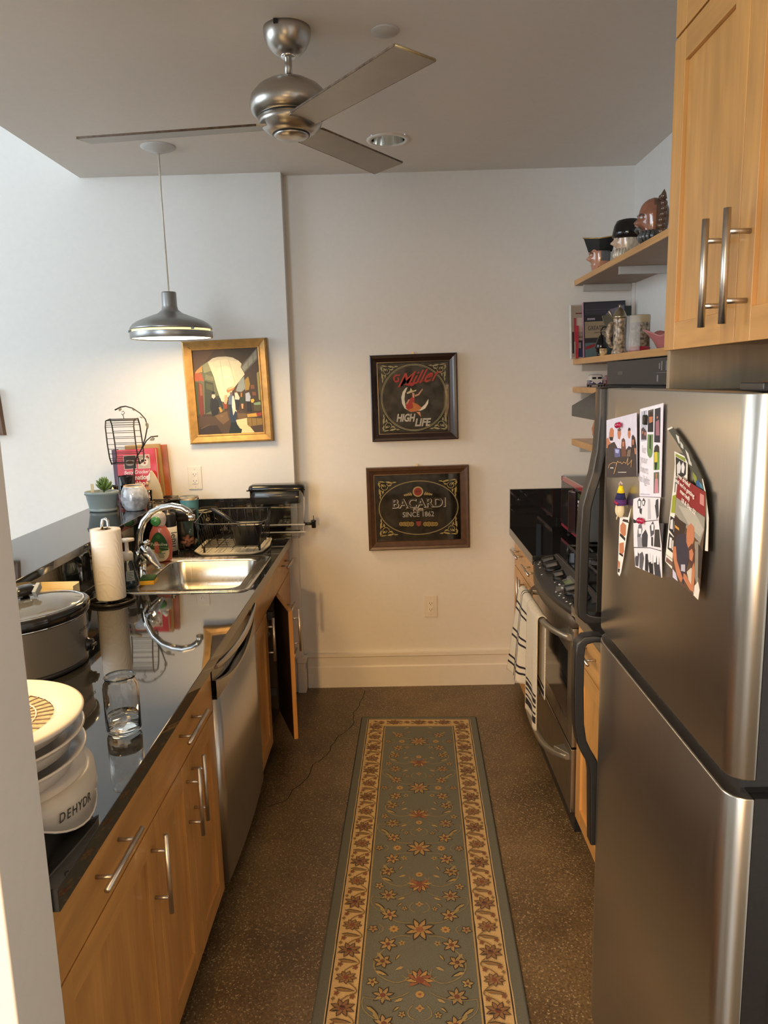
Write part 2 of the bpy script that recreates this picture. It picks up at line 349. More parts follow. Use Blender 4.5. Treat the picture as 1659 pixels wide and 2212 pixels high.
# traced print shapes (tenths of a millimetre on their own sheets)
ART={}
ART['painting']='40301f -1710 2240 1710 2240 1710 -2240 -1710 -2240|543a26 -1694 2239 -511 2237 -973 1712 -1709 1032|33261a -65 2238 1684 2231 1683 2004 832 1492 406 1761 29 1838|5d6248 -1696 1000 -1566 1188 -1320 1421 -951 1600 -652 611 -431 -205 -268 -961 -803 -1142 -1647 -1116 -1719 581|8b8c66 -1257 1402 -951 1600 -800 1131 -1196 1016|c98a4a -1693 1032 -1566 1188 -1274 1403 -1286 1083 -1613 1029|a5502e -1693 1032 -1324 1020 -1236 566 -1391 635 -1651 612 -1729 646|77775a -1137 949 -731 807 -719 581 -1160 692|343a2c -1214 630 -759 486 -747 65 -719 -164 -464 -204 -510 -757 -1322 -1126|4d5238 -1145 498 -800 390 -796 66 -1155 207|3d4a28 -1700 613 -1577 544 -1624 -1216 -1754 -1212|6e2d20 -1574 577 -1328 439 -1368 -1092 -1565 -1284 -1617 -789|88563a -1499 510 -1362 424 -1364 -143 -1494 -139|d8cfae -952 1584 -680 1766 -419 1821 28 1822 374 1756 679 1577 826 1413 764 1239 917 946 941 849 626 506 344 192 52 -221 -297 -535 -421 -466 -589 222 -699 806|c7c0a6 -952 1584 -680 1766 -419 1821 28 1822 374 1756 679 1577 391 1571 16 1679 -433 1662 -763 1546|e6dcb8 -468 1248 -10 1361 352 1093 439 576 146 133 -257 -48 -470 476|f2e9c8 -263 647 -55 817 137 811 318 677 279 581 98 732 -62 737|bdb496 -308 1626 -276 1625 -176 144 -202 144|bdb496 141 1643 173 1642 428 448 396 449|5f5f58 766 1271 1664 2178 1720 2208 1675 1592 933 946|85857a 826 1221 1642 2100 1660 1687 922 1010|6a6a60 1155 1545 1189 1576 1192 1193 1142 1163|6a6a60 1433 1854 1467 1884 1466 1439 1416 1409|3b2d22 930 914 1675 1592 1638 -563 1257 -486 1133 425|8a9490 626 506 902 754 916 109 711 -47 392 -4|9a7d35 919 561 1126 747 1192 358 1104 38 909 12|7a4a30 1219 293 1411 287 1413 93 1220 83|7a4a30 1273 -64 1464 -87 1467 -265 1274 -259|8f8a55 1585 892 1703 984 1688 -532 1594 -496|4a3726 -1659 -1248 -812 -1240 -538 -1084 -139 -965 508 -985 947 -1162 1719 -1219 1710 -2240 -1710 -2240|6b5335 -812 -1240 -144 -1031 -52 -1494 -396 -1715 -637 -1476|6b5335 398 -1146 880 -1193 895 -1424 407 -1442|2f2217 -1668 -1776 -724 -1738 -443 -2277 -1710 -2240|5c462c -1615 -1844 -1141 -1659 -1113 -1710 -1589 -1911|78603e -552 -1248 -355 -1221 -346 -1304 -525 -1315|dccb9a 288 -1504 895 -1424 899 -1786 1051 -1923 1242 -2193 537 -2256 508 -2006 351 -1737|10201f 34 -1628 264 -1602 432 -1938 589 -2008 522 -2239 -146 -2236|16181a -962 -352 -859 -290 -730 -294 -580 -429 -489 -889 -676 -1179 -944 -1269 -1031 -774|cfb8a8 -876 -110 -715 -115 -686 -230 -800 -350 -895 -256|15151a -903 -54 -847 35 -734 38 -703 -60|b88a40 -579 -804 -481 -791 -369 -1007 -490 -1086|202a30 -604 -330 -440 -303 -322 -829 -363 -926 -502 -660|d8a27c -203 -180 -71 -152 -42 -380 -167 -719 -271 -601|8c3a26 -300 -568 -85 -705 -133 -900 -295 -895|22334a 15 -676 343 -620 379 -1178 277 -1636 34 -1628 -26 -1166|5d6d86 20 -219 218 -161 361 -393 337 -686 -50 -674|d9d0bd 194 -257 277 -228 384 -1112 327 -1012 274 -1076 177 -1270 136 -777|6b5a62 83 -43 229 -31 213 -226 100 -222|b5794a -93 60 -12 171 252 259 369 191 302 80 -31 -55|d7b98a -49 123 252 253 360 198 45 88|cfc9b8 339 -67 469 -55 591 -335 550 -448 342 -425|1c2430 326 -424 566 -448 531 -692 443 -983 330 -980|24382c 642 -304 835 -310 857 -653 584 -628|c49a70 646 -662 759 -666 732 -927 652 -924|a8b2bf 913 -134 1111 -75 1173 -321 1122 -563 898 -540|1d1d22 945 -558 1138 -564 1178 -1104 936 -1096|6b3f2a 348 46 444 43 435 -70 348 -67|4b3022 943 43 1055 33 1046 -83 941 -70|a8783a 659 -94 740 -80 729 -307 642 -304|d8b04a 1162 -467 1310 -423 1367 -522 1277 -649 1183 -614|4f4a2c 1299 -781 1704 -760 1696 -1087 1310 -1075|7f9a74 1309 -650 1668 -596 1688 -760 1333 -765|8c7038 911 -1424 1700 -1481 1692 -1810 956 -1887|5a4826 1120 -1447 1146 -1448 1153 -1860 1127 -1859|5a4826 1378 -1455 1404 -1455 1399 -1834 1373 -1833|c49a3e 910 -1227 1431 -1177 1449 -1375 929 -1392|9c3a2c 1397 -1209 1692 -1152 1696 -1316 1450 -1358'
ART['miller']='9c1f20 -594 728 -287 774 1197 983 121 770 -86 612|9c1f20 -1073 932 -1094 1131 -938 1253 -684 1251 -737 1177 -915 1179 -1019 1080 -997 931 -869 930 -842 1029 -891 1079 -814 1118 -751 1003 -820 855 -973 831|9c1f20 842 1186 955 1219 918 1110 738 1023 713 1063|cfcaba -327 575 -445 526 -602 328 -685 28 -656 -274 -519 -553 -316 -681 -465 -427 -519 -74 -482 227|d8d2c2 772 -114 743 -341 585 -591 352 -700 146 -697 354 -563 588 -364 730 -139|b9b088 -399 276 -218 374 -164 533 -65 372 140 420 113 345 -144 273 -360 200|3b1d18 -221 224 -92 297 -1 221 -35 71 -148 47|c99a80 -93 272 19 246 14 -30 -73 -29|b98a72 33 146 213 194 448 467 483 416 263 118 57 45|9c2a2a -253 -77 -97 47 30 -30 -1 -332 97 -585 -316 -681 -467 -528 -437 -327|b36a34 -102 -230 152 -334 380 -513 353 -614 94 -737 -215 -758 -367 -655 -56 -533|c98a60 93 -762 299 -765 346 -1044 220 -890|b98a72 -304 -77 -228 -103 -386 -352 -463 -326'
ART['bacardi']='a08a62 300 909 286 999 245 1079 180 1144 100 1185 10 1199 -80 1185 -160 1144 -225 1079 -266 999 -280 909 -266 819 -225 739 -160 674 -80 633 10 619 100 633 180 674 245 739 286 819|7a1512 230 909 219 977 188 1038 139 1087 78 1118 10 1129 -58 1118 -119 1087 -168 1038 -199 977 -210 909 -199 841 -168 780 -119 731 -58 700 10 689 78 700 139 731 188 780 219 841|2a0a0a -10 919 -22 947 -50 959 -78 947 -90 919 -78 891 -50 879 -22 891|2a0a0a 110 919 98 947 70 959 42 947 30 919 42 891 70 879 98 891|8a7a4c -320 689 -397 736 -435 834 -444 917 -379 864 -318 779|8a7a4c -410 689 -486 721 -527 804 -540 879 -475 840 -412 771|8a7a4c -500 689 -573 706 -614 776 -629 842 -566 816 -504 764|8a7a4c -590 689 -658 692 -697 749 -712 808 -653 795 -595 757|8a7a4c -680 689 -741 680 -776 725 -790 776 -737 775 -685 750|8a7a4c 340 689 338 779 400 864 465 917 455 834 417 736|8a7a4c 430 689 432 771 495 840 560 879 547 804 506 720|8a7a4c 520 689 524 764 586 816 649 842 634 776 593 706|8a7a4c 610 689 615 757 674 794 732 807 717 749 678 692|8a7a4c 700 689 705 750 757 775 810 776 796 725 761 680|8a7434 -841 -867 -847 -830 -864 -796 -890 -770 -924 -753 -961 -747 -998 -753 -1032 -770 -1058 -796 -1075 -830 -1081 -867 -1075 -904 -1058 -938 -1032 -964 -998 -981 -961 -987 -924 -981 -890 -964 -864 -938 -847 -904|4a3a1a -887 -867 -890 -844 -901 -823 -917 -807 -938 -796 -961 -793 -984 -796 -1005 -807 -1021 -823 -1032 -844 -1035 -867 -1032 -890 -1021 -911 -1005 -927 -984 -938 -961 -941 -938 -938 -917 -927 -901 -911 -890 -890|8a7434 -919 -867 -931 -837 -961 -825 -991 -837 -1003 -867 -991 -897 -961 -909 -931 -897|8a7434 -648 -872 -654 -832 -673 -796 -702 -767 -738 -748 -778 -742 -818 -748 -854 -767 -883 -796 -902 -832 -908 -872 -902 -912 -883 -948 -854 -977 -818 -996 -778 -1002 -738 -996 -702 -977 -673 -948 -654 -912|4a3a1a -697 -872 -701 -847 -713 -825 -731 -807 -753 -795 -778 -791 -803 -795 -825 -807 -843 -825 -855 -847 -859 -872 -855 -897 -843 -919 -825 -937 -803 -949 -778 -953 -753 -949 -731 -937 -713 -919 -701 -897|8a7434 -732 -872 -746 -840 -778 -826 -810 -840 -823 -872 -810 -904 -778 -918 -746 -904|8a7434 -454 -878 -461 -835 -481 -796 -512 -765 -551 -745 -594 -738 -637 -745 -676 -765 -707 -796 -727 -835 -734 -878 -727 -921 -707 -960 -676 -991 -637 -1011 -594 -1018 -551 -1011 -512 -991 -481 -960 -461 -921|4a3a1a -507 -878 -511 -851 -524 -827 -543 -808 -567 -795 -594 -791 -621 -795 -645 -808 -664 -827 -677 -851 -681 -878 -677 -905 -664 -929 -645 -948 -621 -961 -594 -965 -567 -961 -543 -948 -524 -929 -511 -905|8a7434 -545 -878 -559 -843 -594 -829 -629 -843 -643 -878 -629 -913 -594 -927 -559 -913|8a7434 -254 -884 -260 -844 -279 -808 -308 -779 -344 -760 -384 -754 -424 -760 -460 -779 -489 -808 -508 -844 -514 -884 -508 -924 -489 -960 -460 -989 -424 -1008 -384 -1014 -344 -1008 -308 -989 -279 -960 -260 -924|4a3a1a -303 -884 -307 -859 -319 -837 -337 -819 -359 -807 -384 -803 -409 -807 -431 -819 -449 -837 -461 -859 -465 -884 -461 -909 -449 -931 -431 -949 -409 -961 -384 -965 -359 -961 -337 -949 -319 -931 -307 -909|8a7434 -338 -884 -352 -852 -384 -839 -416 -852 -429 -884 -416 -916 -384 -930 -352 -916|8a7434 507 -908 501 -868 482 -832 453 -803 417 -784 377 -778 337 -784 301 -803 272 -832 253 -868 247 -908 253 -948 272 -984 301 -1013 337 -1032 377 -1038 417 -1032 453 -1013 482 -984 501 -948|4a3a1a 458 -908 454 -883 442 -861 424 -843 402 -831 377 -827 352 -831 330 -843 312 -861 300 -883 296 -908 300 -933 312 -955 330 -973 352 -985 377 -989 402 -985 424 -973 442 -955 454 -933|8a7434 422 -908 409 -876 377 -863 345 -876 332 -908 345 -940 377 -954 409 -940|8a7434 701 -913 694 -870 674 -831 643 -800 604 -780 561 -773 518 -780 479 -800 448 -831 428 -870 421 -913 428 -956 448 -995 479 -1026 518 -1046 561 -1053 604 -1046 643 -1026 674 -995 694 -956|4a3a1a 648 -913 644 -886 631 -862 612 -843 588 -830 561 -826 534 -830 510 -843 491 -862 478 -886 474 -913 478 -940 491 -964 510 -983 534 -996 561 -1000 588 -996 612 -983 631 -964 644 -940|8a7434 610 -913 596 -878 561 -864 526 -878 512 -913 526 -948 561 -962 596 -948|8a7434 901 -920 895 -880 876 -844 847 -815 811 -796 771 -790 731 -796 695 -815 666 -844 647 -880 641 -920 647 -960 666 -996 695 -1025 731 -1044 771 -1050 811 -1044 847 -1025 876 -996 895 -960|4a3a1a 852 -920 848 -895 836 -873 818 -855 796 -843 771 -839 746 -843 724 -855 706 -873 694 -895 690 -920 694 -945 706 -967 724 -985 746 -997 771 -1001 796 -997 818 -985 836 -967 848 -945|8a7434 816 -920 803 -888 771 -874 739 -888 726 -920 739 -952 771 -966 803 -952|8a7434 1074 -925 1068 -888 1051 -854 1025 -828 991 -811 954 -805 917 -811 883 -828 857 -854 840 -888 834 -925 840 -962 857 -996 883 -1022 917 -1039 954 -1045 991 -1039 1025 -1022 1051 -996 1068 -962|4a3a1a 1028 -925 1025 -902 1014 -881 998 -865 977 -854 954 -851 931 -854 910 -865 894 -881 883 -902 880 -925 883 -948 894 -969 910 -985 931 -996 954 -999 977 -996 998 -985 1014 -969 1025 -948|8a7434 996 -925 984 -895 954 -883 924 -895 912 -925 924 -955 954 -967 984 -955|7a2a20 -139 -740 141 -740 121 -960 1 -1040 -119 -960|6f6242 -714 -61 -658 6 -641 -8 -696 -75|6f6242 -650 10 -499 16 -498 -6 -650 -12|6f6242 -495 15 -284 -46 -290 -67 -501 -6|6f6242 -283 -46 -64 -118 -71 -139 -290 -67|6f6242 -67 -118 107 -134 104 -156 -69 -139|6f6242 100 -135 185 -81 196 -100 111 -154|6f6242 180 -94 156 -19 177 -12 201 -87|6f6242 741 -110 686 -43 703 -29 759 -96|6f6242 695 -47 543 -41 544 -19 695 -25|6f6242 546 -41 335 -102 329 -81 540 -20|6f6242 335 -102 116 -174 109 -153 328 -81|6f6242 114 -174 -59 -191 -62 -169 112 -153|6f6242 -66 -189 -151 -135 -140 -116 -55 -170|6f6242 -156 -122 -132 -47 -111 -54 -135 -129'
ART['photo_group']='d8d4e4 -17130 16271 -15035 16525 -14875 15277 -17011 14980|3d3433 -17073 15645 -16873 15757 -16475 15836 -16230 15718 -15604 15750 -15471 15827 -15161 15811 -14955 15744 -14875 15277 -17011 14980|c07a55 -16895 15993 -16823 16103 -16663 16136 -16538 16086 -16525 15948 -16677 15855 -16886 15899|2a1f1c -16887 15910 -16564 15933 -16596 15850 -16797 15834|c07a55 -16275 16034 -16245 16115 -16082 16155 -15997 16052 -16073 15912 -16211 15925|6b4a3a -16283 16113 -16143 16160 -16005 16130 -16039 16095 -16242 16082|6d4636 -15971 15785 -15947 15922 -15842 15970 -15723 15939 -15641 15769 -15589 15598 -15913 15566|c07a55 -15906 15880 -15761 15892 -15780 15790 -15867 15783|c07a55 -15550 16061 -15538 16148 -15401 16168 -15357 16074 -15403 15984 -15501 15988|211a1a -15557 16136 -15494 16205 -15383 16197 -15364 16148|33251f -15275 15801 -15285 16036 -15208 16080 -15070 16030 -14968 15869 -14955 15744 -15219 15720|c07a55 -15245 15975 -15131 15983 -15134 15877 -15214 15870|c07a55 -17076 15861 -16927 15896 -16836 15808 -16755 15814 -16765 15754 -16914 15754 -16990 15664 -17058 15670|5e5f8c -16462 15698 -16041 15734 -15987 15559 -16403 15495|a8b0dc -16382 15682 -16098 15695 -16143 15612 -16351 15604|c07a55 -17002 15795 -16921 15825 -16947 15656 -17005 15651|c07a55 -15094 15816 -14983 15826 -14951 15702 -15037 15705|7a6a5c -15497 15738 -15293 15778 -15312 15625 -15554 15601|cfa46c -16864 15208 -16773 15302 -16805 15302 -16896 15208|cfa46c -16780 15299 -16503 15376 -16519 15382 -16797 15305|cfa46c -16513 15374 -16239 15391 -16236 15401 -16509 15384|cfa46c -16252 15396 -16353 15222 -16322 15224 -16222 15397|cfa46c -16353 15223 -16447 15130 -16417 15131 -16323 15223|cfa46c -16417 15131 -16151 15450 -16180 15450 -16447 15130|cfa46c -16178 15446 -16083 15410 -16058 15418 -16153 15453|cfa46c -16061 15411 -15966 15444 -15985 15449 -16080 15417|cfa46c -15987 15443 -15872 15410 -15849 15418 -15964 15451|cfa46c -15850 15412 -15710 15471 -15731 15476 -15871 15416|cfa46c -15729 15469 -15583 15451 -15567 15460 -15712 15478|cfa46c -15561 15456 -15434 15589 -15460 15590 -15588 15456|cfa46c -15461 15589 -15480 15433 -15453 15436 -15433 15591|cfa46c -15456 15432 -15257 15519 -15277 15523 -15477 15436|cfa46c -15255 15520 -15192 15570 -15216 15571 -15279 15522|cfa46c -15217 15570 -15249 15415 -15223 15417 -15191 15572|c9c4bc -16105 15216 -15522 15285 -15521 15270 -16103 15200|c9c4bc -16701 15247 -16446 15276 -16443 15253 -16699 15224'
ART['photo_long']='dcdaea -14837 16604 -13573 16755 -13512 15059 -14693 14899|ece9f4 -14805 16595 -13603 16739 -13541 15074 -14657 14920|b9bccc -14763 16556 -14418 16599 -14375 16020 -14703 15974|2b2a30 -14585 16573 -14549 16578 -14547 16393 -14572 16391|4a3f48 -14716 16220 -14596 16268 -14406 16199 -14389 16039 -14694 16016|c07a55 -14662 16183 -14588 16187 -14595 16136 -14656 16132|c07a55 -14524 16171 -14434 16177 -14445 16116 -14506 16111|55504a -14357 16591 -14054 16632 -14026 16214 -14333 16194|c07a55 -14287 16485 -14086 16504 -14084 16377 -14243 16348|3a2420 -14294 16554 -14123 16590 -14067 16495 -14286 16475|1c1a20 -14331 16344 -14046 16398 -14025 16208 -14333 16188|2e2b36 -13986 16634 -13687 16673 -13646 16041 -13954 16023|a06a78 -13905 16405 -13745 16452 -13687 16169 -13878 16155|c07a55 -13860 16504 -13795 16511 -13801 16468 -13867 16465|6f8f58 -14322 16144 -14027 16164 -14014 15831 -14063 15747 -14146 15709 -14268 15747 -14324 15822|20242a -14208 16132 -14127 16138 -14125 15900 -14075 15865 -14195 15894|6f9a52 -13948 15857 -13912 15948 -13794 15997 -13681 15967 -13654 15864 -13630 15548 -13922 15508|33302a -13946 15837 -13912 15948 -13794 15997 -13681 15967 -13654 15864|d8c23a -13912 15840 -13764 15864 -13727 15683 -13892 15655|20222a -13881 15657 -13743 15671 -13767 15532 -13844 15523|5f6a5a -13906 15466 -13632 15509 -13601 15124 -13876 15077|c98a96 -13821 15358 -13683 15376 -13612 15122 -13832 15090|c07a55 -13804 15459 -13721 15469 -13727 15370 -13782 15363|b9b6c8 -14611 14965 -14075 15034 -14073 15018 -14609 14946'
ART['photo_bw']='e8e6ec -15025 14665 -15011 14797 -14580 14906 -13511 15049 -13546 14613 -13348 14200 -13263 13619 -14754 13455 -14896 13861 -14961 14306|1a1a1c -14950 14326 -13549 14640 -13547 14628 -14948 14309|1a1a1c -14893 13828 -13939 14030 -13338 14108 -13337 14093 -13937 14018 -14891 13811|5a5a60 -14760 14794 -14640 14876 -14509 14833 -14556 14679 -14713 14652|f2f0f4 -14709 14802 -14571 14824 -14573 14718 -14686 14699|4a4a50 -14478 14838 -14393 14914 -14278 14870 -14346 14756 -14451 14759|f0eef2 -14448 14843 -14338 14860 -14367 14783 -14428 14773|3a3a40 -14618 14668 -14463 14694 -14481 14565 -14597 14587|c5c3ca -14152 14931 -14036 14949 -13939 14580 -14111 14539|3f3f46 -13805 14945 -13589 15018 -13529 14714 -13630 14627 -13737 14836|eeecf0 -13818 14962 -13708 14990 -13730 14877 -13809 14874|26262a -14970 14392 -14719 14395 -14717 14370 -14950 14326|6a6a70 -14670 14233 -14618 14350 -14462 14380 -14390 14288 -14498 14118 -14687 14079|eeecf0 -14628 14263 -14453 14297 -14455 14191 -14598 14162|3c3c42 -14410 14179 -14209 14324 -14080 14246 -14085 14007 -14385 13941|9a9aa2 -14687 14079 -14436 14131 -14354 13948 -14634 13886|55555c -13981 14430 -13821 14562 -13727 14479 -13740 14336 -13903 14242|f0eef2 -13900 14486 -13770 14511 -13774 14390 -13870 14371|3a3a38 -13693 14426 -13475 14469 -13376 14155 -13714 14100|222226 -13874 14248 -13789 14265 -13770 14087 -13857 14089|4a4a50 -14772 13626 -14656 13784 -14526 13770 -14563 13503 -14724 13485|eeecf0 -14723 13790 -14608 13816 -14616 13706 -14699 13687|5a5a60 -14495 13778 -14345 13855 -14241 13752 -14308 13502 -14485 13501|2e2e33 -14160 13855 -13984 13896 -13976 13545 -14156 13530|f0eef2 -14013 13889 -13899 13936 -13902 13791 -13982 13772|1e1e22 -13967 13734 -13741 13810 -13687 13578 -13888 13547|e9e7ec -13838 13909 -13742 13931 -13736 13770 -13815 13751|3a3a40 -13681 13784 -13528 13941 -13410 13870 -13285 13623 -13602 13580|f0eef2 -13668 13929 -13560 13974 -13561 13833 -13649 13812|efedf1 -13518 13944 -13421 13967 -13417 13828 -13492 13810'
ART['photo_dark']='1b1a1c -13541 14574 -13310 14633 -13361 14119 -13466 14135|4a4448 -13497 14573 -13329 14618 -13376 14155 -13444 14179'
ART['strip_left']='f0ece4 -15915 14277 -15359 14354 -15192 14572 -15314 14262 -15593 13431 -15744 13068 -15834 12974 -15960 13000 -15947 13347 -15942 13772 -15939 14052|3a2a24 -15674 14263 -15353 14300 -15298 14243 -15743 14205|c07a55 -15866 14090 -15704 14194 -15461 14167 -15463 13963 -15637 13882 -15868 13950|2a1f1f -15881 13924 -15492 13889 -15499 13819 -15874 13856|c07a55 -15903 13686 -15590 13777 -15548 13580 -15672 13482 -15885 13503|231c1e -15884 13491 -15599 13499 -15624 13447 -15880 13446|c07a55 -15943 13301 -15804 13288 -15807 13169 -15925 13116|1f1b1c -15940 13112 -15790 13150 -15841 13043 -15933 13043'
ART['strip_white']='ebe6da -12940 15948 -12349 15897 -12330 15531 -12633 15148 -12670 14628 -12707 14304 -12733 13874 -13166 13949 -13066 14607 -12925 15381 -12893 15752|2c2c2c -12872 15863 -12393 15805 -12384 15613 -12493 15564 -12819 15523|d9d6d2 -12803 15725 -12684 15810 -12602 15711 -12646 15599 -12777 15583|e4e0dc -12597 15748 -12521 15809 -12443 15729 -12476 15619 -12569 15626|8a9a3a -12878 15917 -12437 15880 -12430 15819 -12873 15872|6a6a68 -12841 15502 -12630 15547 -12628 15312 -12861 15242|e0d8cc -12805 15397 -12663 15416 -12670 15270 -12813 15249|9aa030 -12928 15176 -12654 15254 -12663 14905 -12969 14871|2a4a8a -12775 15126 -12646 15182 -12673 14867 -12770 14868|22232a -12987 14811 -12679 14792 -12699 14455 -13035 14556|dcd8d4 -12969 14739 -12858 14778 -12852 14592 -12987 14584|e6e2de -12806 14750 -12708 14750 -12733 14541 -12810 14563|2a2a2c -13014 14503 -12723 14450 -12757 14180 -13063 14205|dedad6 -12971 14435 -12870 14437 -12874 14247 -13000 14238|e4e0da -12842 14406 -12753 14406 -12782 14230 -12848 14234|b9b2a4 -13114 14097 -12781 14080 -12793 14054 -13122 14072|7a5a50 -13097 14043 -12789 14021 -12800 13942 -13120 13960'
ART['strip_curved']='4a4a40 -13266 16318 -13036 16368 -12708 16237 -12417 16100 -11998 15864 -11682 15632 -11539 15435 -11397 15061 -11336 14550 -11441 14535 -11575 15063 -11822 15428 -12107 15698 -12491 15953 -12889 16152|e9e4d6 -13266 16318 -13036 16368 -12999 16347 -13227 16289|e9e4d6 -11682 15632 -11650 15636 -11508 15440 -11359 15068 -11329 14552 -11441 14535 -11424 14924 -11559 15433|d8d4cc -12852 16245 -12706 16219 -12646 16099 -12718 16111|cfcbc2 -12652 16152 -12507 16093 -12477 16025 -12594 16050|d8d4cc -12409 16031 -12269 15974 -12169 15863 -12281 15886|cfcbc2 -12285 15921 -12122 15834 -12095 15785 -12228 15805|8a9434 -12064 15703 -11888 15639 -11833 15528 -11961 15545|2f5a8c -11921 15567 -11800 15600 -11706 15495 -11824 15445|4f8a9a -11776 15569 -11672 15550 -11604 15476 -11726 15492'
ART['card_red']='5b4636 -12587 15579 -11463 15455 -11426 15073 -11518 13710 -12624 13779 -12690 13932 -12643 15237|9a9488 -12630 15203 -11436 15063 -11433 14872 -11564 14626 -12084 14743 -12653 14907|b5ae9e -12530 15074 -11867 15097 -11452 14868 -11576 14725 -12004 14812|8c2222 -12587 15579 -11463 15455 -11426 15073 -12629 15194|c98a82 -11656 15410 -11503 15399 -11483 15229 -11645 15244|3b2a20 -12673 14867 -12137 14821 -12244 14586 -12474 14575 -12663 14127|d89a3c -12632 14718 -12450 14698 -12436 14656 -12618 14675|8f8878 -11769 14616 -11566 14642 -11557 13872 -11702 14041|3a2c26 -11623 14613 -11431 14520 -11498 14061 -11581 14073|3a3340 -12539 14525 -12385 14612 -12098 14670 -11969 14503 -11911 14375 -12053 14092 -12154 13795 -12409 14003 -12593 14366|c07a55 -12115 14631 -12090 14795 -11947 14875 -11815 14831 -11791 14629 -11862 14509 -12005 14442 -12103 14527|c07a55 -12685 14327 -12544 14358 -12471 14135 -12188 13895 -12247 13806 -12443 13883 -12667 14163|5a3426 -12007 14459 -11868 14560 -11733 14486 -11721 14280 -11845 14180 -11958 14223|c07a55 -11967 14415 -11858 14475 -11786 14404 -11834 14270 -11935 14282|cfc2ae -12026 14046 -11864 14158 -11755 14133 -11713 13775 -11895 13866|c07a55 -11822 14168 -11750 14273 -11693 14148 -11715 13792 -11864 13785 -12166 13901 -12154 13994 -12041 13988 -11832 13883|bdb8c0 -12281 14108 -12105 14151 -12091 14029 -12269 14001|c9c6d8 -12642 13944 -12493 13907 -12385 13787 -12626 13797|e0d8cc -11686 13906 -11553 14012 -11478 13894 -11519 13718 -11709 13741'

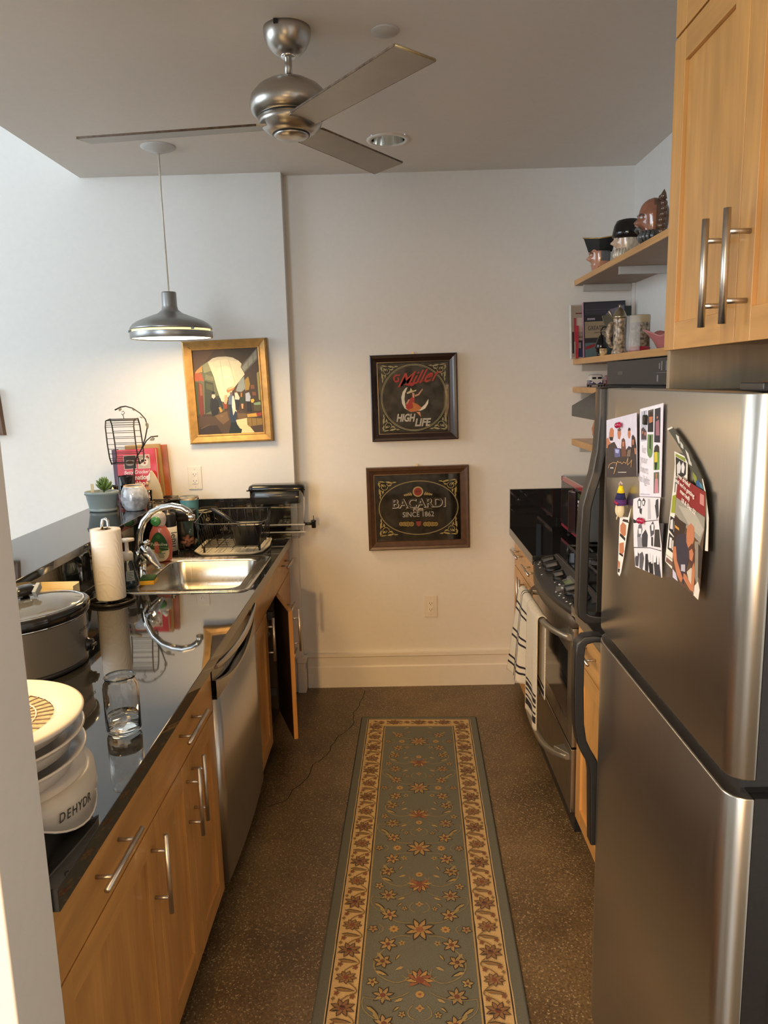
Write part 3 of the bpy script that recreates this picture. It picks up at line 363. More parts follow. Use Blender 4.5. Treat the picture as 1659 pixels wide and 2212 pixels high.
# ================================================================== ROOM
YB, YJ, XJ, XR, ZC = 4.09, 4.02, -.545, 1.265, 2.786
def room():
    W = m_white()
    mb = MB().box(-6, 1.4, -3.5, 4.4, -.08, 0); fl = struct(mb.obj('floor', m_floor()))
    # long hairline crack across the slab
    crack = [(-.20, 4.02), (-.215, 3.86), (-.25, 3.74), (-.235, 3.62), (-.29, 3.50), (-.33, 3.40), (-.345, 3.28), (-.405, 3.20), (-.41, 3.08), (-.47, 2.98), (-.50, 2.88), (-.58, 2.83)]
    random.seed(5); pts = []
    for a, b in zip(crack[:-1], crack[1:]):
        for t in (0, .33, .66): pts.append((a[0]+(b[0]-a[0])*t+random.uniform(-.007, .007), a[1]+(b[1]-a[1])*t+random.uniform(-.007, .007)))
    mb = MB()
    for q in strip(pts, .0035): mb.add([(x, y, .0006) for x, y in q], [(0, 1, 2, 3)])
    c = mb.obj('floor_crack', mat('crack_dark', (.012, .009, .006), .9), fl)
    struct(MB().box(XJ, XR+.12, YB, YB+.12, 0, ZC).obj('wall_back', W))
    struct(MB().box(-6, XJ, YJ, YB+.12, 0, 4.3).obj('wall_left', W))
    struct(MB().box(XR, XR+.12, -3.5, YB, 0, ZC).obj('wall_right', W))
    # kitchen ceiling with the hole for the recessed light
    mb = MB(); hx0, hx1, hy0, hy1 = -.072, .078, 3.485, 3.635
    xs = [-1.566, hx0, hx1, XR+.12]; ys = [-3.5, hy0, hy1, YB+.12]
    for i in range(3):
        for j in range(3):
            if i == 1 and j == 1: continue
            mb.add([(xs[i], ys[j], ZC), (xs[i+1], ys[j], ZC), (xs[i+1], ys[j+1], ZC), (xs[i], ys[j+1], ZC)], [(0, 1, 2, 3)])
    mb.box(-1.566, -1.55, -3.5, YB, ZC+.002, 4.3)
    mb.box(-1.55, XR+.12, -3.5, YB+.12, ZC+.25, ZC+.3)
    struct(mb.obj('ceiling', mat('ceiling_paint', (.74, .71, .67), .8, 0, .012, 40, bump=.15)))
    struct(MB().box(-6, -1.55, -3.5, YB, 4.25, 4.35).obj('ceiling_upper', W))
    # far left wall of the living room, open at its windows
    mb = MB(); mb.box(-6.1, -6, -3.5, 4.2, 0, 1.2); mb.box(-6.1, -6, -3.5, 4.2, 3.8, 4.3); mb.box(-6.1, -6, -3.5, -.1, 1.2, 3.8); mb.box(-6.1, -6, 3.5, 4.2, 1.2, 3.8)
    struct(mb.obj('wall_far_left', W))
    o = MB().box(-6.06, -6.04, -.1, 3.5, 1.2, 3.8).obj('window_1', mat('bright_pane', (.8, .9, 1), .3, emis=2.2)); struct(o)
    mb = MB()
    for y in (-.1, 1.1, 2.3, 3.46): mb.box(-6.0, -5.96, y, y+.04, 1.2, 3.8)
    mb.box(-6.0, -5.96, -.1, 3.5, 1.2, 1.24); mb.box(-6.0, -5.96, -.1, 3.5, 3.76, 3.8); mb.obj('window_frame', m_trim(), o)
    mb = MB(); mb.box(-6, -3.9, -3.6, -3.5, 0, 4.3); mb.box(-1.3, 1.4, -3.6, -3.5, 0, 4.3); mb.box(-3.9, -1.3, -3.6, -3.5, 0, .6); mb.box(-3.9, -1.3, -3.6, -3.5, 3, 4.3)
    struct(mb.obj('wall_rear', mat('grey_rear_wall', (.40, .37, .33), .8)))
    struct(MB().box(-3.9, -1.3, -3.56, -3.54, .6, 3).obj('window_2', mat('bright_pane_rear', (.8, .9, 1), .3, emis=1.4)))
    # wall stub standing at the near end of the counter
    o = struct(MB().box(-1.30, -.5795, .962, 1.10, 0, ZC).obj('wall_near', W, bev=.004))
    # half wall under the raised bar
    struct(MB().box(-1.44, -1.248, 1.10, YJ, 0, 1.118).obj('wall_bar', W))
    T = m_trim()
    def bprof(y): return [(y, 0), (y-.016, 0), (y-.016, .120), (y-.010, .128), (y-.010, .178), (y-.022, .186), (y-.022, .204), (y, .206)]
    struct(MB().prism(bprof(YB), 'x', XJ+.02, .66).obj('baseboard_back', T))
    mb = MB().prism([(XJ-.05+.0, 0), (XJ, 0)], 'y', 0, 0) if False else MB()
    # baseboard wrapped round the corner of the thicker wall
    for d, z0, z1 in ((.016, 0, .12), (.010, .12, .178), (.022, .180, .204)):
        mb.box(-.575, XJ+d, YJ-d, YJ, z0, z1); mb.box(XJ, XJ+d, YJ, YB-d, z0, z1)
    struct(mb.obj('baseboard_left', T, bev=.002, seg=1))
room()

# ================================================================== CEILING THINGS
def fan():
    cx, cy = -.297, 2.48; t = thing('ceiling_fan', 'brushed aluminium three-blade ceiling fan hanging from a domed canopy', 'ceiling fan', (cx, cy, 2.475))
    A = m_alu(); dark = mat('fan_gap', (.01, .01, .01), .6)
    c = MB().lathe([(.072, 0), (.072, -.012), (.069, -.030), (.058, -.052), (.042, -.068), (.026, -.075), (.018, -.075)], (cx, cy, ZC), 40).obj('canopy', A, t)
    MB().box(cx-.030, cx-.018, cy-.074, cy-.066, ZC-.013, ZC-.001).obj('canopy_slot', dark, c)
    MB().lathe([(.022, -.080), (.022, -.069), (.010, -.068)], (cx, cy, ZC), 24, ).obj('canopy_collar', m_chrome(), c)
    MB().lathe([(.0115, -.14), (.0115, -.066)], (cx, cy, ZC), 20).obj('downrod', A, t)
    MB().lathe([(.018, 2.640), (.018, 2.652), (.012, 2.658)], (cx, cy, 0), 20).obj('rod_collar', dark, t)
    MB().lathe([(0, 2.648), (.030, 2.646), (.065, 2.637), (.097, 2.619), (.117, 2.596), (.124, 2.572), (.119, 2.550), (.104, 2.536), (.09, 2.534)], (cx, cy, 0), 56).obj('motor_housing', A, t)
    MB().lathe([(.0985, 2.531), (.0985, 2.536)], (cx, cy, 0), 48).obj('gap_ring', dark, t)
    MB().lathe([(.09, 2.533), (.1005, 2.531), (.094, 2.514), (.078, 2.497), (.062, 2.488), (.05, 2.487)], (cx, cy, 0), 48).obj('blade_hub', A, t)
    MB().lathe([(.0575, 2.485), (.0575, 2.490)], (cx, cy, 0), 40).obj('gap_ring', dark, t)
    MB().lathe([(.05, 2.487), (.0565, 2.4855), (.048, 2.479), (.030, 2.4735), (0, 2.471)], (cx, cy, 0), 40).obj('bottom_cap', A, t)
    F = mat('blade_silver', (.40, .385, .35), .42, .75, .05, 12); D = mat('blade_dusty_edge', (.16, .12, .09), .9, 0, .4, 60)
    for a, z1, p, R in ((-.959, 2.500, .073, .641), (1.085, 2.532, .179, .638), (3.146, 2.488, .175, .644)):
        d = Vector((math.cos(a), math.sin(a), 0)); q = Vector((-math.sin(a)*math.cos(p), math.cos(a)*math.cos(p), -math.sin(p))); n = d.cross(q)
        mb = MB(); L = []
        for r, hw in ((.070, .047), (.14, .052), (R, .0605)):
            z = 2.512+(z1-2.512)*(r-.07)/(R-.07); c0 = Vector((cx, cy, z))+d*r
            L.append([c0-q*hw-n*.003, c0+q*hw-n*.003, c0+q*hw+n*.003, c0-q*hw+n*.003])
        mb.loft(L, 0, True, True, False); b = mb.obj('blade', F, t)
        e = MB(); c0 = L[-1]
        for s in (-1, 1):
            for (r0, r1) in ((.10, R),):
                A0 = Vector((cx, cy, 2.512+(z1-2.512)*(r0-.07)/(R-.07)))+d*r0+q*s*.0515; B0 = Vector((cx, cy, z1))+d*R+q*s*.0608
                e.tube([A0, B0], .0033, 6)
        e.obj('dusty_edge', D, b)
        tip = MB().tube([Vector((cx, cy, z1))+d*(R+.001)-q*.060, Vector((cx, cy, z1))+d*(R+.001)+q*.060], .0036, 6)
        tip.obj('tip_edge', mat('tip_brass', (.42, .33, .17), .4, .6, .1, 50), b)
fan()
def pendant():
    x, y = -1.02, 3.55; t = thing('pendant_lamp', 'grey metal pendant lamp glowing over the sink counter', 'pendant lamp', (x, y, 1.94))
    G = mat('pendant_grey', (.33, .33, .325), .32, .8, .03, 14)
    MB().lathe([(.0, -.030), (.012, -.030), (.030, -.024), (.062, -.012), (.077, -.004), (.077, 0)], (x-.004, y+.01, ZC), 36).obj('canopy', mat('canopy_grey', (.52, .52, .51), .5), t)
    MB().tube([(x-.004, y+.01, ZC-.028), (x-.003, y, 2.6), (x, y, 2.15)], .0042, 8).obj('cord', mat('clear_cord', (.62, .57, .48), .35), t)
    MB().open_lathe([(.010, 2.158), (.031, 2.158), (.0335, 2.152), (.0335, 2.095), (.038, 2.078), (.058, 2.062), (.110, 2.043), (.150, 2.027), (.172, 2.013), (.184, 1.998), (.186, 1.988),
        (.182, 1.988), (.165, 2.008), (.10, 2.035), (.03, 2.05)], (x, y, 0), 56).obj('shade', G, t)
    e = MB().open_lathe([(.176, 1.972), (.176, 1.992)], (x, y, 0), 56); e.obj('glow_band', mat('lamp_band', (1, .80, .35), .5, emis=1.15), t)
    MB().open_lathe([(.186, 1.9785), (.1865, 1.9765), (.1865, 1.952), (.184, 1.948), (.180, 1.950), (.180, 1.977)], (x, y, 0), 56).obj('lower_rim', G, t)
    MB().lathe([(0, 1.953), (.179, 1.953)], (x, y, 0), 48).obj('diffuser', mat('lamp_diffuser', (1, .93, .78), .5, emis=4.0), t)
    for a in (PI*1.02, PI*1.75, PI*.4):
        MB().box(-.006, .006, -.006, .006, 1.980, 1.990).xf(Matrix.Translation((x+.189*math.cos(a), y+.189*math.sin(a), 0))).obj('clip', m_blackp(), t)
    dup(t, (x, 1.62, 1.94), 'second grey metal pendant lamp nearer the camera, left of the view')
pendant()
def ceiling_bits():
    m = MB().lathe([(0, -.006), (.040, -.006), (.0435, -.003), (.0435, 0)], (0, 2.511, ZC), 40)
    single(m.obj('blank_cover_plate', mat('plate_grey', (.55, .54, .51), .6)), 'small round flush cover plate on the ceiling right of the fan', 'cover plate')
    x, y = .003, 3.56; t = thing('recessed_light', 'unlit recessed can light with a white trim ring in the ceiling', 'recessed light', (x, y, ZC))
    MB().open_lathe([(.074, -.0005), (.076, -.006), (.094, -.004), (.096, 0)], (x, y, ZC), 48).obj('trim_ring', m_trim(), t)
    r = mat('reflector_alzak', (.75, .74, .70), .10, 1, .1, 3, (20, 20, .3), .3)
    MB().open_lathe([(.0745, -.003), (.071, .03), (.062, .08), (.045, .13), (0, .14)], (x, y, ZC), 48).obj('reflector', r, t)
    MB().ell((x, y, ZC+.095), (.030, .030, .036), 16, 10).obj('bulb', mat('bulb_frosted', (.7, .68, .62), .3), t)
ceiling_bits()

# ================================================================== LEFT COUNTER
FX = -.595
def FL(u, d, z): return (FX-.020+d, u, z)          # face of the left cabinets: u = y
def drawer_front(parent, name, y0, y1, z0, z1, hy, hz, handle=True, F=FL, hv=None):
    vs = [F(u, t, z) for u in (y0, y1) for t in (0, .020) for z in (z0, z1)]
    o = MB().add(vs, [(0, 1, 3, 2), (4, 6, 7, 5), (0, 4, 5, 1), (2, 3, 7, 6), (0, 2, 6, 4), (1, 5, 7, 3)]).obj(name, my(), parent, bev=.0012, seg=1)
    if handle:
        a = F(hy-.10, .057, hz); b = F(hy+.10, .057, hz); c0 = F(0, .057, 0); c1 = F(0, .019, 0)
        bar_handle(o, a, b, Vector(c1)-Vector(c0))
    return o
def vhandle(parent, F, y, z0, z1):
    c0 = F(0, .057, 0); c1 = F(0, .019, 0)
    return bar_handle(parent, F(y, .057, z0), F(y, .057, z1), Vector(c1)-Vector(c0))
def carcass(t, y0, y1, back=-1.22, hollow=False, zt=.868):
    mb = MB(); x1 = FX-.021; th = .018
    mb.box(back, x1, y0+.001, y0+th, .085, zt); mb.box(back, x1, y1-th, y1-.001, .085, zt)
    mb.box(back, x1, y0+th, y1-th, .085, .103); mb.box(back, back+.01, y0+th, y1-th, .103, zt)
    if not hollow: mb.box(back, x1, y0+th, y1-th, .69, .712); mb.box(x1-.3, x1-.004, y0+th, y1-th, zt-.02, zt-.004)
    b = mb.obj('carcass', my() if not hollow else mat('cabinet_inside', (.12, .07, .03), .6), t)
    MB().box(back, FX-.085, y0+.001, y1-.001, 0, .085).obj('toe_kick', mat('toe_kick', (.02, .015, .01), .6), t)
    return b
def left_cabinets():
    G = .0015
    t = thing('base_cabinet', 'maple base cabinet nearest the camera, one drawer above one door, beside the wall end', 'cabinet', (-.9, 1.36, 0), 'maple base cabinets')
    carcass(t, 1.104, 1.632)
    drawer_front(t, 'drawer', 1.104+G, 1.632-G, .713, .866, 1.358, .797)
    d = shaker(t, 'door', 1.104+G, 1.632-G, .083, .707, FL, my()); vhandle(d, FL, 1.598, .485, .690)
    t = thing('base_cabinet', 'maple base cabinet with one drawer above two doors, left of the dishwasher', 'cabinet', (-.9, 1.93, 0), 'maple base cabinets')
    carcass(t, 1.632, 2.232)
    drawer_front(t, 'drawer', 1.632+G, 2.232-G, .713, .866, 1.935, .800)
    d = shaker(t, 'door', 1.632+G, 1.934-G, .083, .707, FL, my()); vhandle(d, FL, 1.903, .490, .692)
    d = shaker(t, 'door', 1.934+G, 2.232-G, .083, .707, FL, my()); vhandle(d, FL, 1.960, .500, .700)
    # sink cabinet, right door ajar
    t = thing('sink_cabinet', 'maple sink cabinet beyond the dishwasher with its right door standing open', 'cabinet', (-.9, 3.25, 0), 'maple base cabinets')
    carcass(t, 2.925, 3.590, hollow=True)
    drawer_front(t, 'false_front', 2.925+G, 3.590-G, .713, .868, 0, 0, False)
    d = shaker(t, 'door', 2.925+G, 3.256-G, .083, .707, FL, my()); vhandle(d, FL, 3.205, .500, .700)
    ang = math.radians(20); hy = 3.588
    def FO(u, dd, z):       # hinged at y = hy, swung out by ang
        l = hy-u; ox, oy = math.sin(ang), -math.cos(ang)
        return (FX-.018+l*ox+(dd)*math.cos(ang), hy+l*oy+dd*math.sin(ang), z)
    d = shaker(t, 'door', 3.258, 3.587, .083, .707, FO, my()); vhandle(d, FO, 3.292, .500, .700)
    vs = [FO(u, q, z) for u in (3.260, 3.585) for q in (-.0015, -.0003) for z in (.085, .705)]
    MB().add(vs, [(0, 1, 3, 2), (4, 6, 7, 5), (0, 4, 5, 1), (2, 3, 7, 6), (0, 2, 6, 4), (1, 5, 7, 3)]).obj('inner_face', mat('shaded_door_back', (.055, .025, .011), .45), d)  # near-black sheet puts the shade on the open door's inner side into colour
    for z in (.20, .60): MB().box(-.70, -.62, 3.555, 3.572, z-.02, z+.02).obj('hinge', mat('hinge_steel', (.4, .4, .4), .35, .9), t)
    t = thing('base_cabinet', 'narrow maple drawer cabinet in the corner beside the far wall', 'cabinet', (-.9, 3.8, 0), 'maple base cabinets')
    carcass(t, 3.590, 4.016)
    for z0, z1, hz in ((.713, .866, .803), (.402, .707, .560), (.083, .396, .30)):
        drawer_front(t, 'drawer', 3.590+G, 4.016-G, z0, z1, 3.815, hz)
left_cabinets()
def under_sink():
    random.seed(11)
    f = lambda d: 1+.10*math.sin(9*d.x+4*d.z)+.08*math.sin(13*d.y+7*d.z)+.06*math.sin(21*d.z+5*d.x)
    o = MB().ell((-.705, 3.43, .560), (.075, .11, .125), 36, 24, f=f).obj('crumpled_bag', mat('bag_plastic', (.55, .54, .48), .35, 0, .25, 30, bump=.8))
    single(o, 'crumpled pale plastic bag inside the open sink cabinet', 'bag')
    t = thing('waste_bin', 'dark waste bin standing inside the open sink cabinet', 'bin', (-.80, 3.40, .103))
    MB().loft([rrect(-.88, -.66, 3.30, 3.50, .03, .104), rrect(-.90, -.645, 3.28, 3.52, .03, .43), rrect(-.905, -.64, 3.275, 3.525, .03, .435), rrect(-.89, -.655, 3.29, 3.51, .03, .43), rrect(-.88, -.67, 3.30, 3.50, .03, .13)], 0, True, True).obj('body', m_blackp(), t)
under_sink()
def dishwasher():
    t = thing('dishwasher', 'stainless dishwasher with a curved bar handle between the maple cabinets', 'dishwasher', (-.9, 2.58, 0))
    y0, y1 = 2.238, 2.919; fx = -.572
    MB().box(-1.2, -.622, y0, y1, .09, .865).obj('body', mat('dw_side', (.05, .035, .025), .5), t)
    MB().box(-1.2, -.66, y0, y1, .0, .09).obj('toe_kick', m_blackp(), t)
    # slightly bowed stainless door
    N = 14
    def bow(u): return .010*(1-(2*u-1)**2)
    L = [(y0+.004+(y1-y0-.008)*i/N, fx-.010+bow(i/N)) for i in range(N+1)]
    pts = [(-.622, y0+.004)]+[(x, y) for y, x in L]+[(-.622, y1-.004)]
    MB().prism(pts, 'z', .095, .742, sm=True).obj('door', m_steel(), t)
    # control strip: dark smile-shaped recess below the handle
    mb = MB().prism([(-.622, y0+.004), (fx-.022, y0+.004), (fx-.022, y1-.004), (-.622, y1-.004)], 'z', .742, .862)
    cp = mb.obj('control_panel', m_blackg(), t)
    # steel lower lip following an arc (droops in the middle)
    mb = MB(); n = 24; top = []; bot = []
    for i in range(n+1):
        u = i/n; y = y0+.004+(y1-y0-.008)*u; s = 1-(2*u-1)**2
        top.append((y, .806-.056*s)); bot.append((y, .742))
    for i in range(n):
        u0 = i/n; u1 = (i+1)/n
        a, b = top[i], top[i+1]
        x0 = fx-.010+bow(u0); x1_ = fx-.010+bow(u1)
        mb.add([(x0, a[0], a[1]-.0), (x1_, b[0], b[1]), (x1_, b[0], .742), (x0, a[0], .742)], [(0, 1, 2, 3)], 0, True)
        mb.add([(x0, a[0], a[1]), (x1_, b[0], b[1]), (x1_-.012, b[0], b[1]), (x0-.012, a[0], a[1])], [(0, 1, 2, 3)], 0, True)
    mb.obj('steel_lip', m_steel(), t)
    # curved handle bar
    L = []
    for i in range(n+1):
        u = i/n; y = y0+.006+(y1-y0-.012)*u; s = 1-(2*u-1)**2; z = .853-.014*s; x = fx-.004+.022*s
        L.append([(x-.010, y, z+.010), (x+.002, y, z+.008), (x+.003, y, z-.008), (x-.010, y, z-.011)])
    MB().loft(L, 0, True, True, True).obj('handle', m_steel_h(), t, bev=.002)
    mb = MB()
    for i in range(13):
        y = y0+.16+i*.030; s = 1-(2*(y-y0)/(y1-y0)-1)**2
        mb.box(fx-.0222, fx-.0212, y, y+.016, .820-.040*s, .824-.040*s); mb.box(fx-.0222, fx-.0212, y+.003, y+.013, .808-.040*s, .811-.040*s)
    mb.obj('control_marks', mat('marks_grey', (.28, .27, .25), .5), cp)
dishwasher()

def slab_with_hole(xs, ys, z0, z1, hole=None):
    mb = MB(); nx, ny = len(xs), len(ys)
    vs = [(x, y, z) for z in (z0, z1) for x in xs for y in ys]; I = lambda i, j, k: k*nx*ny+i*ny+j; fs = []
    solid = {(i, j) for i in range(nx-1) for j in range(ny-1)}-({hole} if hole else set())
    for i, j in solid:
        fs.append((I(i, j, 0), I(i, j+1, 0), I(i+1, j+1, 0), I(i+1, j, 0))); fs.append((I(i, j, 1), I(i+1, j, 1), I(i+1, j+1, 1), I(i, j+1, 1)))
        for di, dj, a, b in ((-1, 0, (i, j), (i, j+1)), (1, 0, (i+1, j), (i+1, j+1)), (0, -1, (i, j), (i+1, j)), (0, 1, (i, j+1), (i+1, j+1))):
            if (i+di, j+dj) not in solid: fs.append((I(*a, 0), I(*b, 0), I(*b, 1), I(*a, 1)))
    return mb.add(vs, fs)
def left_tops():
    g = m_granite()
    o = slab_with_hole([-1.225, -1.165, -.618, -.570], [1.102, 2.905, 3.485, 4.019], .8725, .915, (1, 1)).obj('granite_worktop', g, bev=.002)
    single(o, 'long black granite worktop holding the sink along the left side', 'worktop')
    o = MB().box(-1.247, -1.2255, 1.102, 4.019, .9155, 1.1175).obj('granite_backsplash', g)
    single(o, 'black granite upstand between the sink worktop and the raised bar', 'backsplash')
    o = MB().box(-1.179, -.572, 3.998, 4.019, .9155, 1.125).obj('granite_backsplash', g)
    single(o, 'black granite upstand on the far wall behind the dish rack', 'backsplash')
    o = MB().box(-1.520, -1.180, 1.102, 4.019, 1.118, 1.148).obj('granite_bar_top', g, bev=.002)
    single(o, 'raised black granite bar top carrying plants and cookbooks', 'bar top')
left_tops()
def sink():
    t = thing('sink', 'single-bowl stainless steel drop-in sink', 'sink', (-.88, 3.19, .915))
    S = mat('sink_steel', (.55, .52, .46), .24, 1, .04, 6, (30, 1, 1), .02, rvar=.04)
    z = .9155; L = [rrect(-1.192, -.598, 2.882, 3.508, .045, z), rrect(-1.190, -.600, 2.884, 3.506, .043, z+.0045), rrect(-1.180, -.610, 2.894, 3.496, .035, z+.0045), rrect(-1.175, -.615, 2.899, 3.491, .033, z+.0015),
        rrect(-1.066, -.648, 2.930, 3.452, .055, z+.0015), rrect(-1.060, -.654, 2.936, 3.446, .055, z-.006), rrect(-1.052, -.662, 2.944, 3.438, .055, z-.10), rrect(-1.035, -.679, 2.961, 3.421, .05, z-.165), rrect(-1.00, -.715, 2.995, 3.385, .04, z-.178)]
    MB().loft(L).obj('bowl', S, t)
    MB().lathe([(.0, .003), (.030, .003), (.042, .005), (.045, .001)], (-.86, 3.19, z-.1775), 24).obj('drain', m_chrome(), t)
sink()
def faucet():
    x, y, z = -1.105, 3.12, .9172; t = thing('faucet', 'chrome gooseneck faucet with a single lever behind the sink', 'faucet', (x, y, z)); c = m_chrome()
    MB().lathe([(.034, 0), (.034, .004), (.029, .010), (.027, .05), (.027, .105), (.024, .118), (.017, .124)], (x, y, z), 28).obj('body', c, t)
    pts = [(-1.105, .118), (-1.103, .14), (-1.094, .20), (-1.072, .25), (-1.035, .288), (-.99, .308), (-.945, .315), (-.905, .306), (-.88, .290), (-.868, .275)]
    P = [Vector((a, y-.02*(a+1.105), z+b)) for a, b in pts]
    MB().tube(P, [.0155, .0155, .0150, .0145, .014, .014, .0135, .013, .0135, .0135], 14).obj('spout', c, t)
    MB().lathe([(.0155, -.022), (.0155, -.004), (.013, 0)], (-.866, y-.004, z+.275), 18).obj('aerator', c, t)
    M = Matrix.Translation((x+.020, y-.035, z+.075)) @ Matrix.Rotation(math.radians(-62), 4, Vector((-.55, -.83, 0)).cross(Vector((0, 0, 1))).normalized())
    MB().tube([(x, y, z+.06), (x+.040, y-.045, z+.125)], [.022, .019], 18).obj('lever_housing', c, t)
    # paddle lever pointing down toward the bowl, with its domed hub
    h = MB(); a = Vector((x+.048, y-.052, z+.132)); b = Vector((x+.112, y-.075, z+.060)); d = (b-a).normalized(); sd = d.cross(Vector((.4, -.8, .3))).normalized(); nn = sd.cross(d)
    L = []
    for k, (tt, w_) in enumerate(((-.28, .004), (-.2, .016), (0, .023), (.35, .020), (.8, .012), (1, .008), (1.05, .002))):
        q = a+(b-a)*tt; L.append([q-sd*w_-nn*.003, q+sd*w_-nn*.003, q+sd*w_+nn*.004, q-sd*w_+nn*.004])
    h.loft(L, 0, True, True, True); lv = h.obj('lever', c, t)
    MB().ell(tuple(a-nn*.004), (.017, .017, .014), 18, 10).obj('lever_hub', c, lv)
    MB().tube([(x+.022, y-.03, z+.150), (x+.062, y-.052, z+.172)], .0105, 14).obj('stop_pin', c, t)
faucet()

# ================================================================== THINGS ON THE LEFT COUNTER
def dish_rack():
    g = .9155
    # drain board
    pts = [(-1.00, 3.60), (-.955, 3.535), (-.90, 3.520), (-.70, 3.535), (-.655, 3.58), (-.640, 3.70), (-.655, 3.865), (-.68, 3.885), (-.985, 3.885), (-1.005, 3.86)]
    mb = MB(); ins = lambda s: [((x+.825)*s-.825, (y-3.75)*s+3.75) for x, y in pts]
    mb.loft([[(x, y, g+.001) for x, y in ins(.97)], [(x, y, g+.012) for x, y in ins(1.0)], [(x, y, g+.014) for x, y in ins(.985)], [(x, y, g+.006) for x, y in ins(.95)]], 0, True, True)
    for i in range(9): mb.box(-.97+i*.037, -.965+i*.037, 3.58, 3.94, g+.006, g+.009)
    single(mb.obj('drain_board', mat('cream_board', (.62, .57, .44), .4, 0, .08, 30)), 'cream plastic drain board under the wire dish rack', 'drain board')
    W = m_blackw(); t = thing('dish_rack', 'black wire dish rack with a utensil cup, far right of the sink', 'dish rack', (-.82, 3.74, g))
    zt, zb = 1.078, .950
    rim = [(-.972, 3.54, zt), (-.925, 3.495, zt), (-.76, 3.50, zt), (-.650, 3.51, zt), (-.630, 3.60, zt), (-.662, 3.885, zt+.012), (-.96, 3.885, zt+.012), (-1.0, 3.83, zt+.010)]
    fine = []
    for a, b in zip(rim, rim[1:]+rim[:1]):
        for k in range(4): fine.append(tuple(Vector(a).lerp(Vector(b), k/4)))
    MB().tube(fine, .0036, 8, closed=True).obj('rim', mat('rim_wire', (.05, .05, .05), .25, .8), t)
    mb = MB(); R = .0018
    for i in range(15):
        y = 3.575+.31*i/14; mb.tube([(-.955, y, zb), (-.672, y, zb)], R, 6)
    for x in (-.95, -.88, -.80, -.74, -.675): mb.tube([(x, 3.565, zb-.002), (x, 3.885, zb-.002)], .0025, 6)
    mb.obj('base_grid', W, t)
    mb = MB()
    for i in range(8):
        a = rim[0] if i == 0 else None
        x = -.955+.285*i/7; fy = 3.500 if i > 0 else 3.53
        mb.tube([(x-.006, fy, zt), (x, 3.580, zb+.015), (x, 3.60, zb)], R, 6); mb.tube([(x-.005, 3.885, zt+.012), (x, 3.880, zb)], R, 6)
    for i in range(7):
        y = 3.59+.045*i; mb.tube([(-.985, y, zt), (-.955, y, zb)], R, 6); mb.tube([(-.633-.004*i, y, zt), (-.672, y, zb)], R, 6)
    mb.obj('side_wires', W, t)
    mb = MB()
    for i in range(6):
        y = 3.64+i*.038; mb.tube([(-.98, y, zb), (-.985, y+.008, zb+.07), (-.95, y+.012, zb+.078), (-.94, y+.01, zb)], R, 6)
    mb.obj('plate_dividers', W, t)
    for x, y in ((-.945, 3.585), (-.675, 3.600), (-.945, 3.86), (-.69, 3.86)):
        MB().tube([(x, y, g+.008), (x, y, zb+.002)], .0055, 8).obj('foot', m_blackp(), t)
    # utensil cup
    B = m_blackp()
    L = [rrect(-.785, -.672, 3.555, 3.615, .02, .958), rrect(-.800, -.655, 3.535, 3.635, .03, 1.060), rrect(-.806, -.650, 3.530, 3.640, .03, 1.064), rrect(-.797, -.658, 3.538, 3.632, .03, 1.062), rrect(-.783, -.674, 3.557, 3.613, .02, .97)]
    MB().loft(L, 0, True, True).obj('utensil_cup', B, t)
    # things in the rack
    k = thing('cooking_utensil', 'long black-handled cooking utensil leaning out of the dish rack cup', 'utensil', (-.83, 3.66, 1.0))
    MB().tube([(-.925, 3.69, 1.122), (-.90, 3.68, 1.112), (-.86, 3.66, 1.092), (-.79, 3.62, 1.055)], [.007, .0115, .0120, .008], 12).obj('grip', B, k)
    MB().tube([(-.79, 3.62, 1.055), (-.72, 3.585, 1.012)], .004, 8).obj('shaft', m_steel(), k)
    c = thing('black_mug', 'black mug with a cream interior behind the left end of the dish rack', 'mug', (-1.03, 3.945, g))
    MB().lathe([(.036, 0), (.044, .01), (.047, .150), (.0475, .153)], (-1.030, 3.945, g), 32).obj('body', m_blackg(), c)
    MB().lathe([(.0, .02), (.040, .02), (.043, .153), (.0485, .155), (.0495, .151)], (-1.030, 3.945, g), 32).obj('cream_rim', mat('cream_glaze', (.60, .54, .38), .25), c)
    MB().tube([(-1.030+.046*math.cos(a)+(.03 if 0 < i < 5 else 0), 3.945, g+.12-.018*i) for i, a in enumerate([0]*6)], .005, 8).obj('handle', m_blackg(), c)
    art('printed_mark', [('b9ad86', disc(0, .03, .010)), ('1a1a1a', disc(.002, .03, .005)), ('a89f70', [(-.012, -.002), (.012, -.002), (.012, .008), (-.012, .008)])], basis((-1.000, 3.906, g+.085), (1, .8, 0), (0, 0, 1)), c)
dish_rack()
